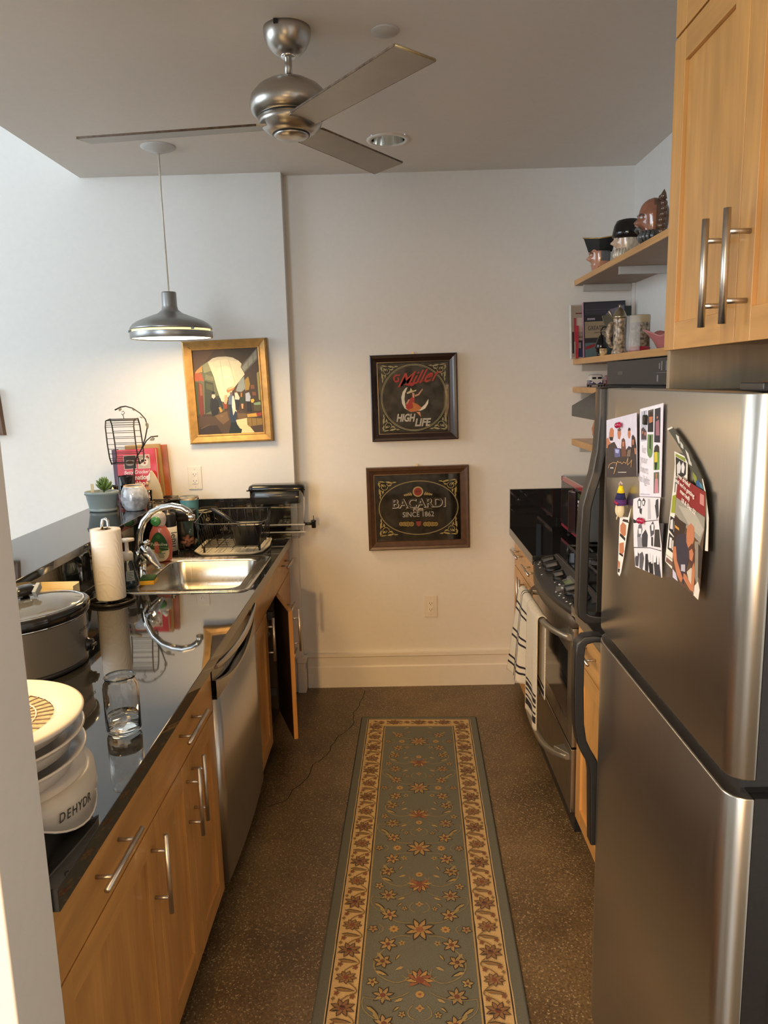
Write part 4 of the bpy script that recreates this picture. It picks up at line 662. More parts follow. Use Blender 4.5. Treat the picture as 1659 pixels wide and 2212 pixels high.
def filter_tank():
    g = .9155; x0, x1, y0, y1 = -.772, -.484, 3.898, 3.985
    t = thing('water_filter_dispenser', 'clear water filter tank with a black lid overhanging the counter corner', 'water dispenser', (-.62, 3.94, g))
    P = mat('clear_plastic', (.93, .94, .93), .06, 0, .01, 10, ior=1.2, trans=1)
    T = mat('smoky_plastic', (.03, .03, .032), .18)
    L = [rrect(x0+.03, x1-.006, y0+.004, y1-.004, .02, g+.03), rrect(x0, x1, y0, y1, .025, g+.22), rrect(x0, x1, y0, y1, .025, 1.178), rrect(x0+.003, x1-.003, y0+.003, y1-.003, .023, 1.178), rrect(x0+.003, x1-.003, y0+.003, y1-.003, .023, g+.22), rrect(x0+.033, x1-.009, y0+.007, y1-.007, .018, g+.034)]
    MB().loft(L, 0, True, True).obj('tank', P, t)
    MB().loft([rrect(x0+.012, x1-.025, y0+.008, y1-.008, .02, 1.105), rrect(x0+.012, x1-.025, y0+.008, y1-.008, .02, 1.175)], 0, True, True).obj('reservoir', T, t)
    L = [rrect(x0-.006, x1+.006, y0-.006, y1+.006, .028, 1.178), rrect(x0-.006, x1+.006, y0-.006, y1+.006, .028, 1.188), rrect(x0-.002, x1+.002, y0-.002, y1+.002, .028, 1.200), rrect(x0+.012, x1-.012, y0+.010, y1-.010, .025, 1.207)]
    MB().loft(L, 0, True, True).obj('lid', m_blackg(), t)
    MB().tube([(x0-.012, y0-.004, 1.180), (x1+.010, y0-.008, 1.180)], .0035, 8).obj('clear_rim', P, t)
    mb = MB()
    for z in (g+.075, g+.035): mb.box(x0+.02, x1+.001, y0-.002, y0+.001, z, z+.006)
    mb.obj('moulded_ribs', mat('frost_rib', (.45, .44, .40), .3), t)
    MB().tube([(x1-.01, y0+.05, g+.071), (x1+.035, y0+.05, g+.071)], .008, 12).obj('spigot_stem', m_blackp(), t)
    s = MB().lathe([(.012, -.022), (.012, .010), (.014, .012), (.014, .018), (.005, .022)], (x1+.042, y0+.05, g+.071), 16).obj('spigot', m_blackp(), t)
    MB().box(x1+.040, x1+.044, y0+.048, y0+.053, g+.09, g+.115).obj('spigot_lever', m_blackp(), s)
    MB().box(x0+.03, x1-.03, y0+.01, y1-.01, g, g+.03).obj('stand', P, t, bev=.004)
filter_tank()
def bottles():
    g = .9155
    # teal tumbler
    t = thing('teal_tumbler', 'tall teal tumbler with a clear lid in the counter corner', 'tumbler', (-1.066, 3.812, g))
    MB().lathe([(.034, 0), (.036, .004), (.047, .235), (.047, .238)], (-1.066, 3.812, g), 36).obj('body', mat('teal_enamel', (.10, .27, .30), .35), t)
    MB().lathe([(.0, .240), (.040, .242), (.047, .248), (.0495, .240), (.0495, .254), (.046, .256), (.0, .25)], (-1.066, 3.812, g), 36).obj('lid', glass('lid_clear', (.85, .78, .62), .15), t)
    # square jar
    t = thing('snack_jar', 'clear square jar with a black lid left of the dish rack', 'jar', (-1.060, 3.70, g)); x0, x1, y0, y1 = -1.100, -1.015, 3.665, 3.75
    G = mat('jar_clear', (.92, .90, .86), .05, 0, .01, 10, ior=1.25, trans=1)
    MB().loft([rrect(x0+.004, x1-.004, y0+.004, y1-.004, .014, g), rrect(x0, x1, y0, y1, .016, g+.006), rrect(x0, x1, y0, y1, .016, g+.150), rrect(x0+.004, x1-.004, y0+.004, y1-.004, .014, g+.152), rrect(x0+.003, x1-.003, y0+.003, y1-.003, .014, g+.148), rrect(x0+.003, x1-.003, y0+.003, y1-.003, .014, g+.008)], 0, True, True).obj('jar', G, t)
    MB().loft([rrect(x0-.002, x1+.002, y0-.002, y1+.002, .016, g+.150), rrect(x0-.002, x1+.002, y0-.002, y1+.002, .016, g+.200), rrect(x0, x1, y0, y1, .015, g+.203)], 0, True, True).obj('lid', m_blackp(), t)
    random.seed(2)
    mb = MB()
    for i in range(26): mb.ell((random.uniform(x0+.014, x1-.014), random.uniform(y0+.014, y1-.014), g+.016+.035*random.random()), (.011, .009, .008), 8, 6)
    o = mb.obj('pink_contents', mat('pink_tabs', (.55, .27, .20), .5, 0, .3, 60), t); o['kind'] = 'stuff'
    # black and white bottle
    t = thing('black_bottle', 'black pump bottle with a white label behind the dish soap', 'bottle', (-1.118, 3.60, g))
    MB().lathe([(.036, 0), (.039, .004), (.039, .195), (.034, .205), (.012, .210), (.012, .222)], (-1.118, 3.60, g), 32).obj('body', m_blackp(), t)
    MB().lathe([(.0395, .02), (.0395, .140)], (-1.118, 3.60, g), 32).obj('label', mat('white_label', (.66, .65, .62), .5), t, )
    text('lepu', .045, mat('ink_black', (.02, .02, .03), .5), basis((-1.087, 3.574, g+.078), (0, 0, -1), (.76, .65, 0)) , t)
    # dish soap
    x, y = -1.112, 3.44; t = thing('dish_soap_bottle', 'pink dish soap bottle with a green and white label beside the faucet', 'bottle', (x, y, g+.004))
    z = g+.005; pr = [(.036, .0), (.048, .004), (.056, .05), (.055, .095), (.046, .135), (.036, .155), (.028, .170), (.030, .185), (.034, .200), (.030, .220), (.016, .232), (.012, .238)]
    PK = mat('soap_pink', (.74, .22, .17), .16, 0, .06, 20, ior=1.4, trans=.35)
    MB().lathe(pr[:7], (x, y, z), 36, sx=1.0, sy=.55).obj('liquid_body', PK, t)
    MB().lathe([(.028, .168), (.035, .19), (.036, .205), (.030, .225), (.012, .237)], (x, y, z), 28, sx=1, sy=.7).obj('clear_shoulder', mat('shoulder_clear', (.75, .68, .60), .12, 0, .05, 20, trans=.5), t)
    MB().lathe([(.012, .235), (.014, .237), (.014, .250), (.010, .256), (.006, .262)], (x, y, z), 18).obj('cap', m_whitep(), t)
    Mf = basis((x+.002, y-.0305, z+.075), (1, -.10, 0), (0, 0, 1))
    def egg(s, a=0): return [(.047*s*math.sin(q)*(1-.28*math.cos(q)*1), .070*s*math.cos(q)-.003) for q in [2*PI*i/32 for i in range(32)]]
    E_ = egg(1); up = [p for p in E_ if p[1] > -.004]; up = sorted(up, key=lambda p: math.atan2(p[1]+.004, p[0]))
    polys = [('c9c0a4', E_), ('1d4d25', [(.047, -.008)]+[p for p in up if p[1] > -.001]+[(-.047, -.002)]), ('1d4d25', [(-.046, -.002), (.046, -.010), (.044, -.018), (.0, -.024), (-.044, -.012)]), ('6f8a34', disc(.002, -.024, .010)), ('2f6a34', disc(0, .045, .010))]
    polys += [('3a4a34', [(a, b), (a+l, b), (a+l, b+.003), (a, b+.003)]) for a, b, l in ((-.012, -.035, .04), (-.010, -.042, .03), (-.006, -.049, .03), (-.004, -.056, .025))]
    lb = art('label', polys, Mf, t)
    text('Palmolive', .0215, mat('ink_cream', (.72, .72, .62), .5), Mf @ Matrix.Translation((0, .009, .0006)), lb, shear=.1)
    MB().lathe([(0, -.010), (.018, -.008), (.024, 0), (.018, .008), (0, .010)], (0, 0, 0), 20).xf(Matrix.Translation((x-.006, y-.030, z+.193)) @ Matrix.Rotation(PI/2, 4, 'X')).obj('neck_tag', mat('tag_green', (.05, .22, .06), .25), t)
    # foaming hand soap
    x, y = -1.105, 2.985; t = thing('hand_soap_bottle', 'clear hand soap bottle with a white pump beside the paper towels', 'soap dispenser', (x, y, g+.004)); z = g+.0055
    MB().lathe([(.030, 0), (.036, .004), (.036, .02), (.029, .06), (.022, .10), (.018, .118)], (x, y, z), 32).obj('bottle', glass('soap_glass', (.62, .72, .76), .05), t)
    MB().lathe([(.0, .003), (.033, .005), (.033, .02), (.027, .055)], (x, y, z), 32).obj('blue_soap', mat('blue_soap', (.06, .12, .17), .1, 0, .05, 20, ior=1.35, trans=.4), t)
    Wp = m_whitep()
    MB().lathe([(.0225, .112), (.0225, .138), (.017, .146), (.008, .148), (.008, .185), (.014, .187), (.015, .196), (.012, .199)], (x, y, z), 24).obj('collar', Wp, t)
    MB().tube([(x-.014, y, z+.193), (x+.012, y-.004, z+.196), (x+.034, y-.010, z+.199)], [.010, .009, .007], 10).obj('pump_head', Wp, t)
    o = art('label', [('a9b2b4', [(-.017, -.022), (.017, -.022), (.015, .022), (-.015, .022)])]+[('4a5a68', [(-.012, b), (.012-.006*(i % 2), b), (.012-.006*(i % 2), b+.0022), (-.012, b+.0022)]) for i, b in enumerate((-.015, -.008, -.001, .006, .013))], basis((x+.016, y-.0315, z+.052), (.88, .46, 0), (.06, -.12, 1)) @ Matrix.Translation((0, 0, .002)), t)
    # sponge
    t = thing('sponge', 'yellow and green scrubbing sponge on the sink edge', 'sponge', (-1.066, 3.07, g))
    Mx = Matrix.Translation((-1.060, 3.010, g+.0048)) @ Matrix.Rotation(.12, 4, 'Z')
    MB().box(-.010, .050, -.015, .055, 0, .018).xf(Mx).obj('foam', mat('sponge_yellow', (.75, .42, .04), .9, 0, .12, 150, bump=.8), t, bev=.003)
    MB().box(-.010, .050, -.015, .055, .0182, .027).xf(Mx).obj('scourer', mat('sponge_green', (.03, .09, .03), .95, 0, .3, 200, bump=1), t, bev=.002)
bottles()
def paper_towels():
    x, y, g = -1.104, 2.78, .9155; t = thing('paper_towel_holder', 'paper towel roll on a black wire stand', 'paper towels', (x, y, g)); W = mat('wire_bronze', (.03, .025, .02), .3, .6)
    MB().tube([(x+.083*math.cos(a), y+.083*math.sin(a), g+.006) for a in [2*PI*i/40 for i in range(40)]], .0058, 10, closed=True).obj('base_ring', W, t)
    mb = MB()
    for a in (0, PI/2): mb.tube([(x-.083*math.cos(a), y-.083*math.sin(a), g+.006), (x+.083*math.cos(a), y+.083*math.sin(a), g+.006)], .004, 8)
    mb.tube([(x, y, g+.004), (x, y, g+.290)], .004, 8); mb.obj('stand_wires', W, t)
    MB().tube([(x-.012, y, g+.280), (x-.014, y, g+.300), (x-.008, y, g+.322), (x+.002, y, g+.326), (x+.010, y, g+.318), (x+.011, y, g+.298), (x+.008, y, g+.28)], .0055, 10).obj('loop_top', m_chrome(), t)
    P = mat('paper_white', (.80, .77, .72), .85, 0, .02, 12)
    m = P; nt = m.node_tree; N = nt.nodes; L = nt.links
    wv = N.new('ShaderNodeTexWave'); wv.wave_type = 'RINGS'; wv.inputs['Scale'].default_value = 26; wv.inputs['Distortion'].default_value = 9; wv.inputs['Detail'].default_value = 1.5; wv.inputs['Detail Scale'].default_value = .9
    tc = N.new('ShaderNodeTexCoord'); L.new(tc.outputs['Object'], wv.inputs[0]); bp = N.new('ShaderNodeBump'); bp.inputs['Strength'].default_value = .5; bp.inputs['Distance'].default_value = .0015
    L.new(wv.outputs[0], bp.inputs['Height']); L.new(bp.outputs[0], N['Principled BSDF'].inputs['Normal'])
    r = MB().lathe([(.020, .016), (.0535, .016), (.0545, .020), (.0545, .282), (.0525, .286), (.021, .286), (.020, .282), (.020, .016)], (x, y, g), 56).obj('roll', P, t)
    MB().lathe([(.0205, .0155), (.0205, .2865), (.0185, .2865), (.0185, .0155)], (x, y, g), 32).obj('core', mat('cardboard', (.35, .25, .15), .8), r)
    # loose outer sheet edge
    pts = []
    for i in range(9):
        a = PI*1.02-.10*i; rr = .0552+.0012*(8-i)/8*4
        pts.append((x+rr*math.cos(a), y+rr*math.sin(a)))
    mb = MB()
    for i in range(8): mb.add([(pts[i][0], pts[i][1], g+.017), (pts[i+1][0], pts[i+1][1], g+.017), (pts[i+1][0], pts[i+1][1], g+.2865), (pts[i][0], pts[i][1], g+.2865)], [(0, 1, 2, 3)], 0, True)
    mb.obj('loose_sheet', P, r, solid=.0006)
paper_towels()
def crockpot():
    cx, cy, g = -1.078, 2.09, .9155; ra = math.radians(66); t = thing('slow_cooker', 'oval stainless slow cooker with a black rim and glass lid', 'slow cooker', (cx, cy, g)); A = .185/.14
    S = lambda prof, n=64: MB().lathe(prof, (cx, cy, g), n, sx=A, sy=1, rot=ra)
    S([(.118, 0), (.128, .004), (.128, .016), (.120, .018)]).obj('base', m_blackp(), t)
    S([(.122, .014), (.129, .020), (.131, .150), (.134, .152)]).obj('body', mat('cooker_steel', (.62, .60, .56), .30, .75, .05, 5, (1, 1, .3), .02, rvar=.04), t)
    S([(.131, .150), (.136, .151), (.137, .156), (.134, .159)]).obj('steel_edge', m_chrome(), t)
    MB().open_lathe([(.131, .156), (.141, .158), (.1425, .166), (.1425, .184), (.138, .190), (.131, .190), (.1285, .186), (.127, .16), (.118, .05)], (cx, cy, g), 64, sx=A, sy=1, rot=ra).obj('stoneware_rim', m_blackg(), t)
    MB().open_lathe([(.1315, .188), (.1300, .192), (.126, .193), (.110, .199), (.07, .207), (.03, .211), (0, .212), (0, .209), (.03, .208), (.07, .204), (.11, .196), (.126, .190)], (cx, cy, g), 64, sx=A, sy=1, rot=ra).obj('lid', mat('lid_glass', (.60, .62, .62), .04, 0, .01, 10, ior=1.45, trans=.9), t)
    MB().open_lathe([(.1305, .189), (.1295, .194), (.1255, .1945), (.1255, .190)], (cx, cy, g), 64, sx=A, sy=1, rot=ra).obj('lid_band', m_chrome(), t)
    S([(.0, .06), (.119, .06), (.119, .09), (0, .09)], 48).obj('stoneware_inside', m_blackg(), t)
    k = MB().lathe([(.010, 0), (.010, .012), (.026, .016), (.030, .026), (.026, .036), (.012, .040), (0, .040)], (cx-.015, cy+.02, g+.209), 20, sx=1.5, rot=ra).obj('lid_knob', m_blackg(), t)
    # lid clip with buckles hanging over the rim on the knob
    for s in (-1, 1): MB().box(-.006, .006, -.02, .02, 0, .022).xf(Matrix.Translation((cx+.020*s, cy+.01+.02*s, g+.225)) @ Matrix.Rotation(.5*s, 4, 'X')).obj('buckle', mat('buckle_grey', (.25, .29, .33), .3), k, bev=.002)
    # control dial on the side facing the room
    a = ra-math.radians(58)
    def on(al, z):
        ux = .131*A*math.cos(al); uy = .131*math.sin(al); X = cx+ux*math.cos(ra)-uy*math.sin(ra); Y = cy+ux*math.sin(ra)+uy*math.cos(ra)
        nx = math.cos(al)/A; ny = math.sin(al); l = math.hypot(nx, ny); nx /= l; ny /= l
        return Vector((X, Y, z)), Vector((nx*math.cos(ra)-ny*math.sin(ra), nx*math.sin(ra)+ny*math.cos(ra), 0))
    p, n = on(-.88, g+.052); q = n.orthogonal()
    M = basis(p, Vector((0, 0, 1)).cross(n), (0, 0, 1))
    d = MB().lathe([(.021, 0), (.021, .004), (.017, .008), (.017, .018), (.0, .019)], (0, 0, 0), 24).xf(M).obj('dial', m_blackg(), t)
    MB().box(-.022, .014, -.005, .005, .016, .026).xf(M @ Matrix.Rotation(-.15, 4, 'Z')).obj('dial_grip', m_blackg(), d, bev=.002)
    p, n = on(-.98, g+.110); text('crock·pot', .022, mat('ink_dark', (.03, .03, .03), .5), basis(p+n*.0015, Vector((0, 0, 1)).cross(n), (0, 0, 1)), t, shear=.15)
    # yellowish open box behind
    b = thing('cream_box', 'open cream cardboard box standing behind the slow cooker', 'box', (-1.135, 2.375, g))
    mb = MB(); mb.box(-1.215, -1.058, 2.400, 2.403, g, 1.098); mb.box(-1.215, -1.058, 2.350, 2.353, g, 1.085); mb.box(-1.215, -1.212, 2.353, 2.400, g, 1.095); mb.box(-1.061, -1.058, 2.353, 2.400, g, 1.095); mb.box(-1.212, -1.061, 2.353, 2.400, g, .93)
    mb.obj('carton', mat('cream_card', (.72, .62, .38), .6), b)
    mb = MB()
    for i in range(5): mb.box(-1.205, -1.07, 2.359+.008*i, 2.363+.008*i, .932, 1.075)
    mb.obj('packets', mat('packet_yellow', (.62, .42, .12), .5), b)
crockpot()
def dehydrator():
    cx, cy, g = -.792, 1.302, .9155; t = thing('food_dehydrator', 'round white food dehydrator with stacked trays at the near end of the counter', 'food dehydrator', (cx, cy, g))
    P = mat('ivory_plastic', (.66, .61, .54), .30, 0, .02, 20, coat=.2)
    z1 = .092
    MB().lathe([(.128, 0), (.140, .008), (.150, .04), (.164, .070), (.184, .086), (.184, .092), (.12, .095)], (cx, cy, g), 72).obj('base', P, t)
    # control housing bulging out of the base towards the aisle
    n = 15; L = []; a0 = math.radians(-4)
    for i in range(n):
        u = i/(n-1)*2-1; an = a0+u*.72; s = (1-abs(u)**1.9)
        zb = .072-.062*s; rr = .186+.016*s
        L.append([(cx+rr*math.cos(an), cy+rr*math.sin(an), g+.094), (cx+(rr+.004*s)*math.cos(an), cy+(rr+.004*s)*math.sin(an), g+.06), (cx+(rr-.002)*math.cos(an), cy+(rr-.002)*math.sin(an), g+zb), (cx+.165*math.cos(an), cy+.165*math.sin(an), g+zb+.004), (cx+.165*math.cos(an), cy+.165*math.sin(an), g+.09)])
    h = MB().loft(L, 0, True, True, True).obj('control_housing', mat('housing_grey', (.50, .46, .40), .32, 0, .02, 20), t)
    MB().tube([l[2] for l in L], .0022, 8).obj('housing_trim', P, h)
    an = a0+.13; rr = .2068
    for k, ch in enumerate('DEHYDR'):
        b = a0-.36+.068*k; rr = .1905+.016*(1-abs((b-a0)/.72)**1.9); q = Vector((cx+rr*math.cos(b), cy+rr*math.sin(b), g+.056)); nrm = Vector((math.cos(b), math.sin(b), 0))
        text(ch, .025, mat('ink_dark', (.03, .03, .03), .5), basis(q, Vector((0, 0, 1)).cross(nrm), (0, 0, 1)), h, shear=.2, sx=.8)
    # trays
    zz = .094
    for k, hgt in enumerate((.040, .040)):
        MB().open_lathe([(.150, zz), (.160, zz+.004), (.163, zz+.020), (.184, zz+hgt-.002), (.187, zz+hgt), (.185, zz+hgt+.003), (.178, zz+hgt), (.155, zz+.022), (.150, zz+.008), (.03, zz+.008)], (cx, cy, g), 72).obj('tray', P, t)
        zz += hgt
    MB().open_lathe([(.150, zz), (.158, zz+.003), (.163, zz+.020), (.180, zz+.026), (.187, zz+.028), (.188, zz+.034), (.182, zz+.037), (.170, zz+.034), (.162, zz+.036), (.150, zz+.031), (.142, zz+.031), (.138, zz+.026), (.134, zz+.024)], (cx, cy, g), 72).obj('lid', P, t)
    mb = MB(); z = g+zz+.0245
    for r in (.035, .068, .102, .135): mb.tube([(cx+r*math.cos(2*PI*i/40), cy+r*math.sin(2*PI*i/40), z) for i in range(40)], .0016, 6, closed=True)
    for i in range(40):
        a = 2*PI*i/40; mb.tube([(cx+.035*math.cos(a), cy+.035*math.sin(a), z), (cx+.135*math.cos(a), cy+.135*math.sin(a), z)], .0015, 5)
    mb.lathe([(0, 0), (.034, 0), (.034, .002), (0, .002)], (cx, cy, z-.001), 20)
    mb.obj('vent_grille', P, t)
    MB().lathe([(0, 0), (.133, 0)], (cx, cy, z-.0018), 40).obj('mesh_under_grille', mat('tan_mesh', (.50, .38, .24), .7, 0, .4, 150), t)
dehydrator()
def glass_jar():
    x, y, g = -.662, 1.672, .9155; t = thing('can_shaped_glass', 'clear can-shaped drinking glass with some water on the worktop', 'glass', (x, y, g))
    G = glass('clear_glass', (.98, .98, .97), .0)
    out = [(.030, 0), (.037, .003), (.0405, .010), (.0410, .112), (.0395, .122), (.0345, .130), (.0340, .136), (.0365, .140), (.0350, .142)]
    inn = [(.0325, .140), (.0315, .134), (.0320, .129), (.0370, .120), (.0385, .111), (.0380, .014), (.034, .009), (0, .008)]
    MB().open_lathe([(0, 0)]+out+inn, (x, y, g), 56).obj('glass', G, t)
    MB().lathe([(0, .0083), (.0335, .0088), (.0377, .0142), (.0377, .044), (0, .044)], (x, y, g), 56).obj('water', mat('water', (.97, .98, .97), .0, 0, .005, 5, ior=1.33, trans=1), t)
glass_jar()

# ================================================================== ON THE RAISED BAR
def bar_things():
    B = 1.1485
    # oval planter
    x, y = -1.408, 3.54; t = thing('planter', 'oval blue-grey planter with a small succulent on the bar', 'potted plant', (x, y, B))
    Pt = mat('grey_blue_glaze', (.20, .25, .255), .35, 0, .05, 14)
    MB().open_lathe([(0, 0), (.050, 0), (.054, .003), (.054, .010), (.052, .013), (.0535, .017), (.064, .082), (.0665, .084), (.0665, .096), (.064, .097), (.061, .094), (.052, .02), (0, .02)], (x, y, B), 48, sx=1.22, sy=.85).obj('pot', Pt, t)
    mb = MB()
    for i in range(56):
        a = 2*PI*i/56; mb.ell((x+.0672*1.22*math.cos(a), y+.0672*.85*math.sin(a), B+.083), (.0017, .0017, .0017), 6, 4)
    mb.obj('beaded_rim', Pt, t)
    MB().lathe([(0, .086), (.061, .083)], (x, y, B), 40, sx=1.22, sy=.85).obj('soil', mat('soil', (.07, .045, .025), .95, 0, .5, 90, bump=1), t)
    random.seed(9); s = thing_child = None
    gm = mat('succulent_green', (.09, .17, .045), .35, 0, .35, 30)
    st = MB().tube([(x+.010, y, B+.084), (x+.012, y, B+.110)], .006, 8).obj('succulent_stem', gm, t)
    for i in range(26):
        a = i*2.4; el = .35+1.1*(i/26); d = Vector((math.cos(a)*math.cos(el), math.sin(a)*math.cos(el), math.sin(el))); l = .042+.010*random.random()
        b = Vector((x+.012, y, B+.098+.010*(i/26))); p = [b+d*l*k+Vector((0, 0, .012*k*k)) for k in (0, .3, .6, .85, 1)]
        MB().tube(p, [.0028, .0048, .0056, .0045, .001], 7).obj('leaf', gm, t)
    MB().box(x-.050, x-.036, y-.002, y, B+.07, B+.132).obj('plant_tag', mat('tag_cream', (.60, .50, .28), .6), t)
    # candle cup behind the planter
    x, y = -1.430, 3.71; t = thing('votive_candle', 'small clear votive glass with a pale yellow candle behind the planter', 'candle', (x, y, B))
    MB().lathe([(.026, 0), (.030, .004), (.030, .052), (0, .056)], (x, y, B), 24).obj('wax', mat('wax_yellow', (.62, .56, .26), .4), t)
    MB().open_lathe([(0, 0), (.028, 0), (.033, .006), (.038, .098), (.036, .098), (.031, .008)], (x, y, B), 32).obj('cup', glass('votive_glass', (.95, .95, .92), .03), t)
    # mottled vase
    x, y = -1.254, 3.545; t = thing('mottled_vase', 'round blue-grey mottled ceramic vase on the bar edge', 'vase', (x, y, B))
    mg = mat('mottled_glaze', (.34, .37, .42), .12, 0, .55, 26, coat=.6, det=5)
    MB().open_lathe([(0, 0), (.040, 0), (.047, .004), (.060, .030), (.0655, .060), (.060, .092), (.050, .112), (.0465, .118), (.044, .118), (.046, .11), (.058, .088), (.061, .06), (.055, .03), (.04, .008), (0, .008)], (x, y, B), 48).obj('body', mg, t)
    MB().open_lathe([(.0472, .117), (.0455, .1205), (.0435, .117)], (x, y, B), 40).obj('bare_rim', mat('bare_clay', (.50, .38, .24), .6), t)
    # cookbooks
    t = thing('cookbook', 'red hardcover international cookbook standing against the wall on the bar', 'book', (-1.335, 3.93, B))
    Mb = Matrix.Translation((-1.447, 3.880, B)) @ Matrix.Rotation(-.035, 4, 'Y') @ Matrix.Rotation(-.08, 4, 'X'); wv, hh = .205, .262
    R_ = mat('red_cover', (.50, .022, .035), .35); 
    MB().box(0, wv, 0, .003, 0, hh).box(0, wv, .035, .038, 0, hh).box(-.002, .002, 0, .038, 0, hh).xf(Mb).obj('cover', R_, t, bev=.001)
    MB().box(.002, wv-.004, .0035, .0345, .004, hh-.004).xf(Mb).obj('pages', mat('pages', (.62, .52, .36), .7, 0, .1, 4, (1, 200, 1)), t)
    Mf = Mb @ basis((wv/2, -.0004, hh/2), (1, 0, 0), (0, 0, 1))
    def rc(a, b, c, d): return [(a, b), (c, b), (c, d), (a, d)]
    polys = [('c94a5c', rc(-.086, -.115, -.083, .118)), ('d8c7b0', rc(-.068, .028, -.002, .100)), ('2a1c16', rc(-.066, .030, -.004, .098)), ('d8c7b0', rc(.006, .028, .070, .100)), ('b9a894', rc(.008, .030, .068, .098)),
        ('8c8478', [(-.035+.026*math.cos(a), .062+.016*math.sin(a)) for a in [2*PI*i/20 for i in range(20)]]), ('5a2a20', [(-.035+.018*math.cos(a), .064+.009*math.sin(a)) for a in [2*PI*i/16 for i in range(16)]]),
        ('ded5c6', [(.038+.025*math.cos(a), .062+.022*math.sin(a)) for a in [2*PI*i/8 for i in range(8)]]), ('2c1814', disc(.030, .068, .007)), ('8a3a2a', disc(.042, .056, .006)), ('5f2a22', disc(.047, .07, .005)), ('a02430', disc(.058, .088, .006)), ('35502a', disc(.064, .082, .004))]
    cv = art('cover_print', polys, Mf, t)
    ink = mat('ink_white', (.85, .82, .76), .5)
    text("Betty Crocker's", .026, ink, Mf @ Matrix.Translation((.0, .010, .0005)), cv, shear=.25, sx=.85)
    text("International", .036, ink, Mf @ Matrix.Translation((.002, -.018, .0005)), cv, bold=.0008, sx=.82)
    text("Cookbook", .036, ink, Mf @ Matrix.Translation((.002, -.050, .0005)), cv, bold=.0008, sx=.82)
    def book(label, x0, x1, y0, y1, h, col, rz, pg=True):
        t = thing('cookbook', label, 'book', ((x0+x1)/2, y0, B)); M = Matrix.Translation((x0, y0, B)) @ Matrix.Rotation(rz, 4, 'Y')
        w_, d = x1-x0, y1-y0
        MB().box(0, w_, 0, .003, 0, h).box(0, w_, d-.003, d, 0, h).box(-.002, .001, 0, d, 0, h).xf(M).obj('cover', col, t)
        MB().box(.001, w_-.003, .0035, d-.0035, .004, h-.003).xf(M).obj('pages', mat('pages', (.62, .52, .36), .7), t)
    book('tall orange-brown cookbook standing behind the red one', -1.395, -1.205, 3.968, 3.990, .272, mat('orange_cover', (.36, .10, .03), .4, 0, .3, 14), -.035)
    book('tan-backed cookbook leaning between the red and orange ones', -1.415, -1.233, 3.945, 3.966, .280, mat('tan_cover', (.38, .24, .09), .5), -.03)
    book('purple-spined cookbook behind the left edge of the red one', -1.475, -1.453, 3.905, 3.94, .262, mat('plum_cover', (.10, .05, .10), .4), -.02)
    # dark candle jar
    x, y = -1.382, 3.80; t = thing('candle_jar', 'dark glass jar candle in front of the red cookbook', 'candle', (x, y, B))
    MB().lathe([(.034, 0), (.038, .004), (.0395, .05)], (x, y, B), 32).obj('red_wax', mat('wax_red', (.20, .02, .03), .3), t)
    MB().open_lathe([(.0395, .045), (.0405, .135), (.038, .137), (.037, .05)], (x, y, B), 32).obj('smoked_glass', m_blackg(), t)
    # pointed ornament and little glass
    t = thing('sail_ornament', 'cream and wood sail-shaped ornament leaning on the red cookbook', 'ornament', (-1.262, 3.86, B))
    pr = [(-.035, 0), (.047, 0), (.044, .035), (.034, .085), (.012, .135), (-.003, .156), (-.010, .152), (-.02, .12), (-.03, .07)]
    MB().prism(pr, 'y', 0, .016).xf(Matrix.Translation((-1.262, 3.852, B))).obj('sail', mat('sail_cream', (.55, .46, .30), .55, 0, .08, 20), t, bev=.003)
    MB().ell((-1.293, 3.852, B+.040), (.014, .010, .038), 14, 10).obj('figure', mat('terracotta', (.50, .22, .12), .5, 0, .3, 60), t)
    MB().ell((-1.290, 3.850, B+.088), (.009, .008, .012), 12, 8).obj('figure_head', mat('figure_head', (.62, .42, .26), .5), t)
    MB().prism([(-1.290, B+.100), (-1.272, B+.106), (-1.268, B+.148), (-1.283, B+.128)], 'y', 3.845, 3.852).obj('white_wing', m_whitep(), t)
    x, y = -1.232, 3.80; t = thing('shot_glass', 'tiny clear glass standing right of the mottled vase', 'glass', (-1.268, 3.80, B))
    MB().open_lathe([(0, 0), (.013, 0), (.017, .060), (.016, .060), (.012, .004), (0, .004)], (-1.268, 3.80, B), 24).obj('glass', glass('clear_glass'), t)
    t = thing('reading_glasses', 'folded dark-framed glasses lying behind the mottled vase', 'glasses', (-1.225, 3.80, B))
    mb = MB()
    for dx in (-.022, .022): mb.tube([(-1.21+dx+.017*math.cos(2*PI*i/20), 3.83+.013*math.sin(2*PI*i/20), B+.004) for i in range(20)], .0018, 6, closed=True)
    mb.tube([(-1.249, 3.83, B+.004), (-1.252, 3.81, B+.010), (-1.19, 3.80, B+.006), (-1.165, 3.80, B+.003)], .0018, 6); mb.tube([(-1.171, 3.83, B+.004), (-1.172, 3.812, B+.012), (-1.235, 3.795, B+.007)], .0018, 6)
    mb.obj('frame', m_blackg(), t)
    # hanging wire wheel on a leafy branch stand
    t = thing('wire_basket_stand', 'dark wire cage hanging from a leafy metal branch stand', 'hanging holder', (-1.31, 3.74, B)); W = mat('dark_iron', (.035, .028, .022), .45, .6, .3, 60)
    y = 3.74
    tr = [(-1.262, y-.005, B+.0), (-1.290, y, B+.030), (-1.318, y, B+.10), (-1.314, y+.004, B+.19), (-1.300, y+.008, B+.235), (-1.272, y+.01, B+.275), (-1.248, y+.01, B+.33), (-1.232, y+.01, B+.39), (-1.240, y+.01, B+.425), (-1.262, y+.005, B+.455), (-1.295, y+.002, B+.480), (-1.33, y, B+.491), (-1.355, y, B+.488), (-1.385, y, B+.474)]
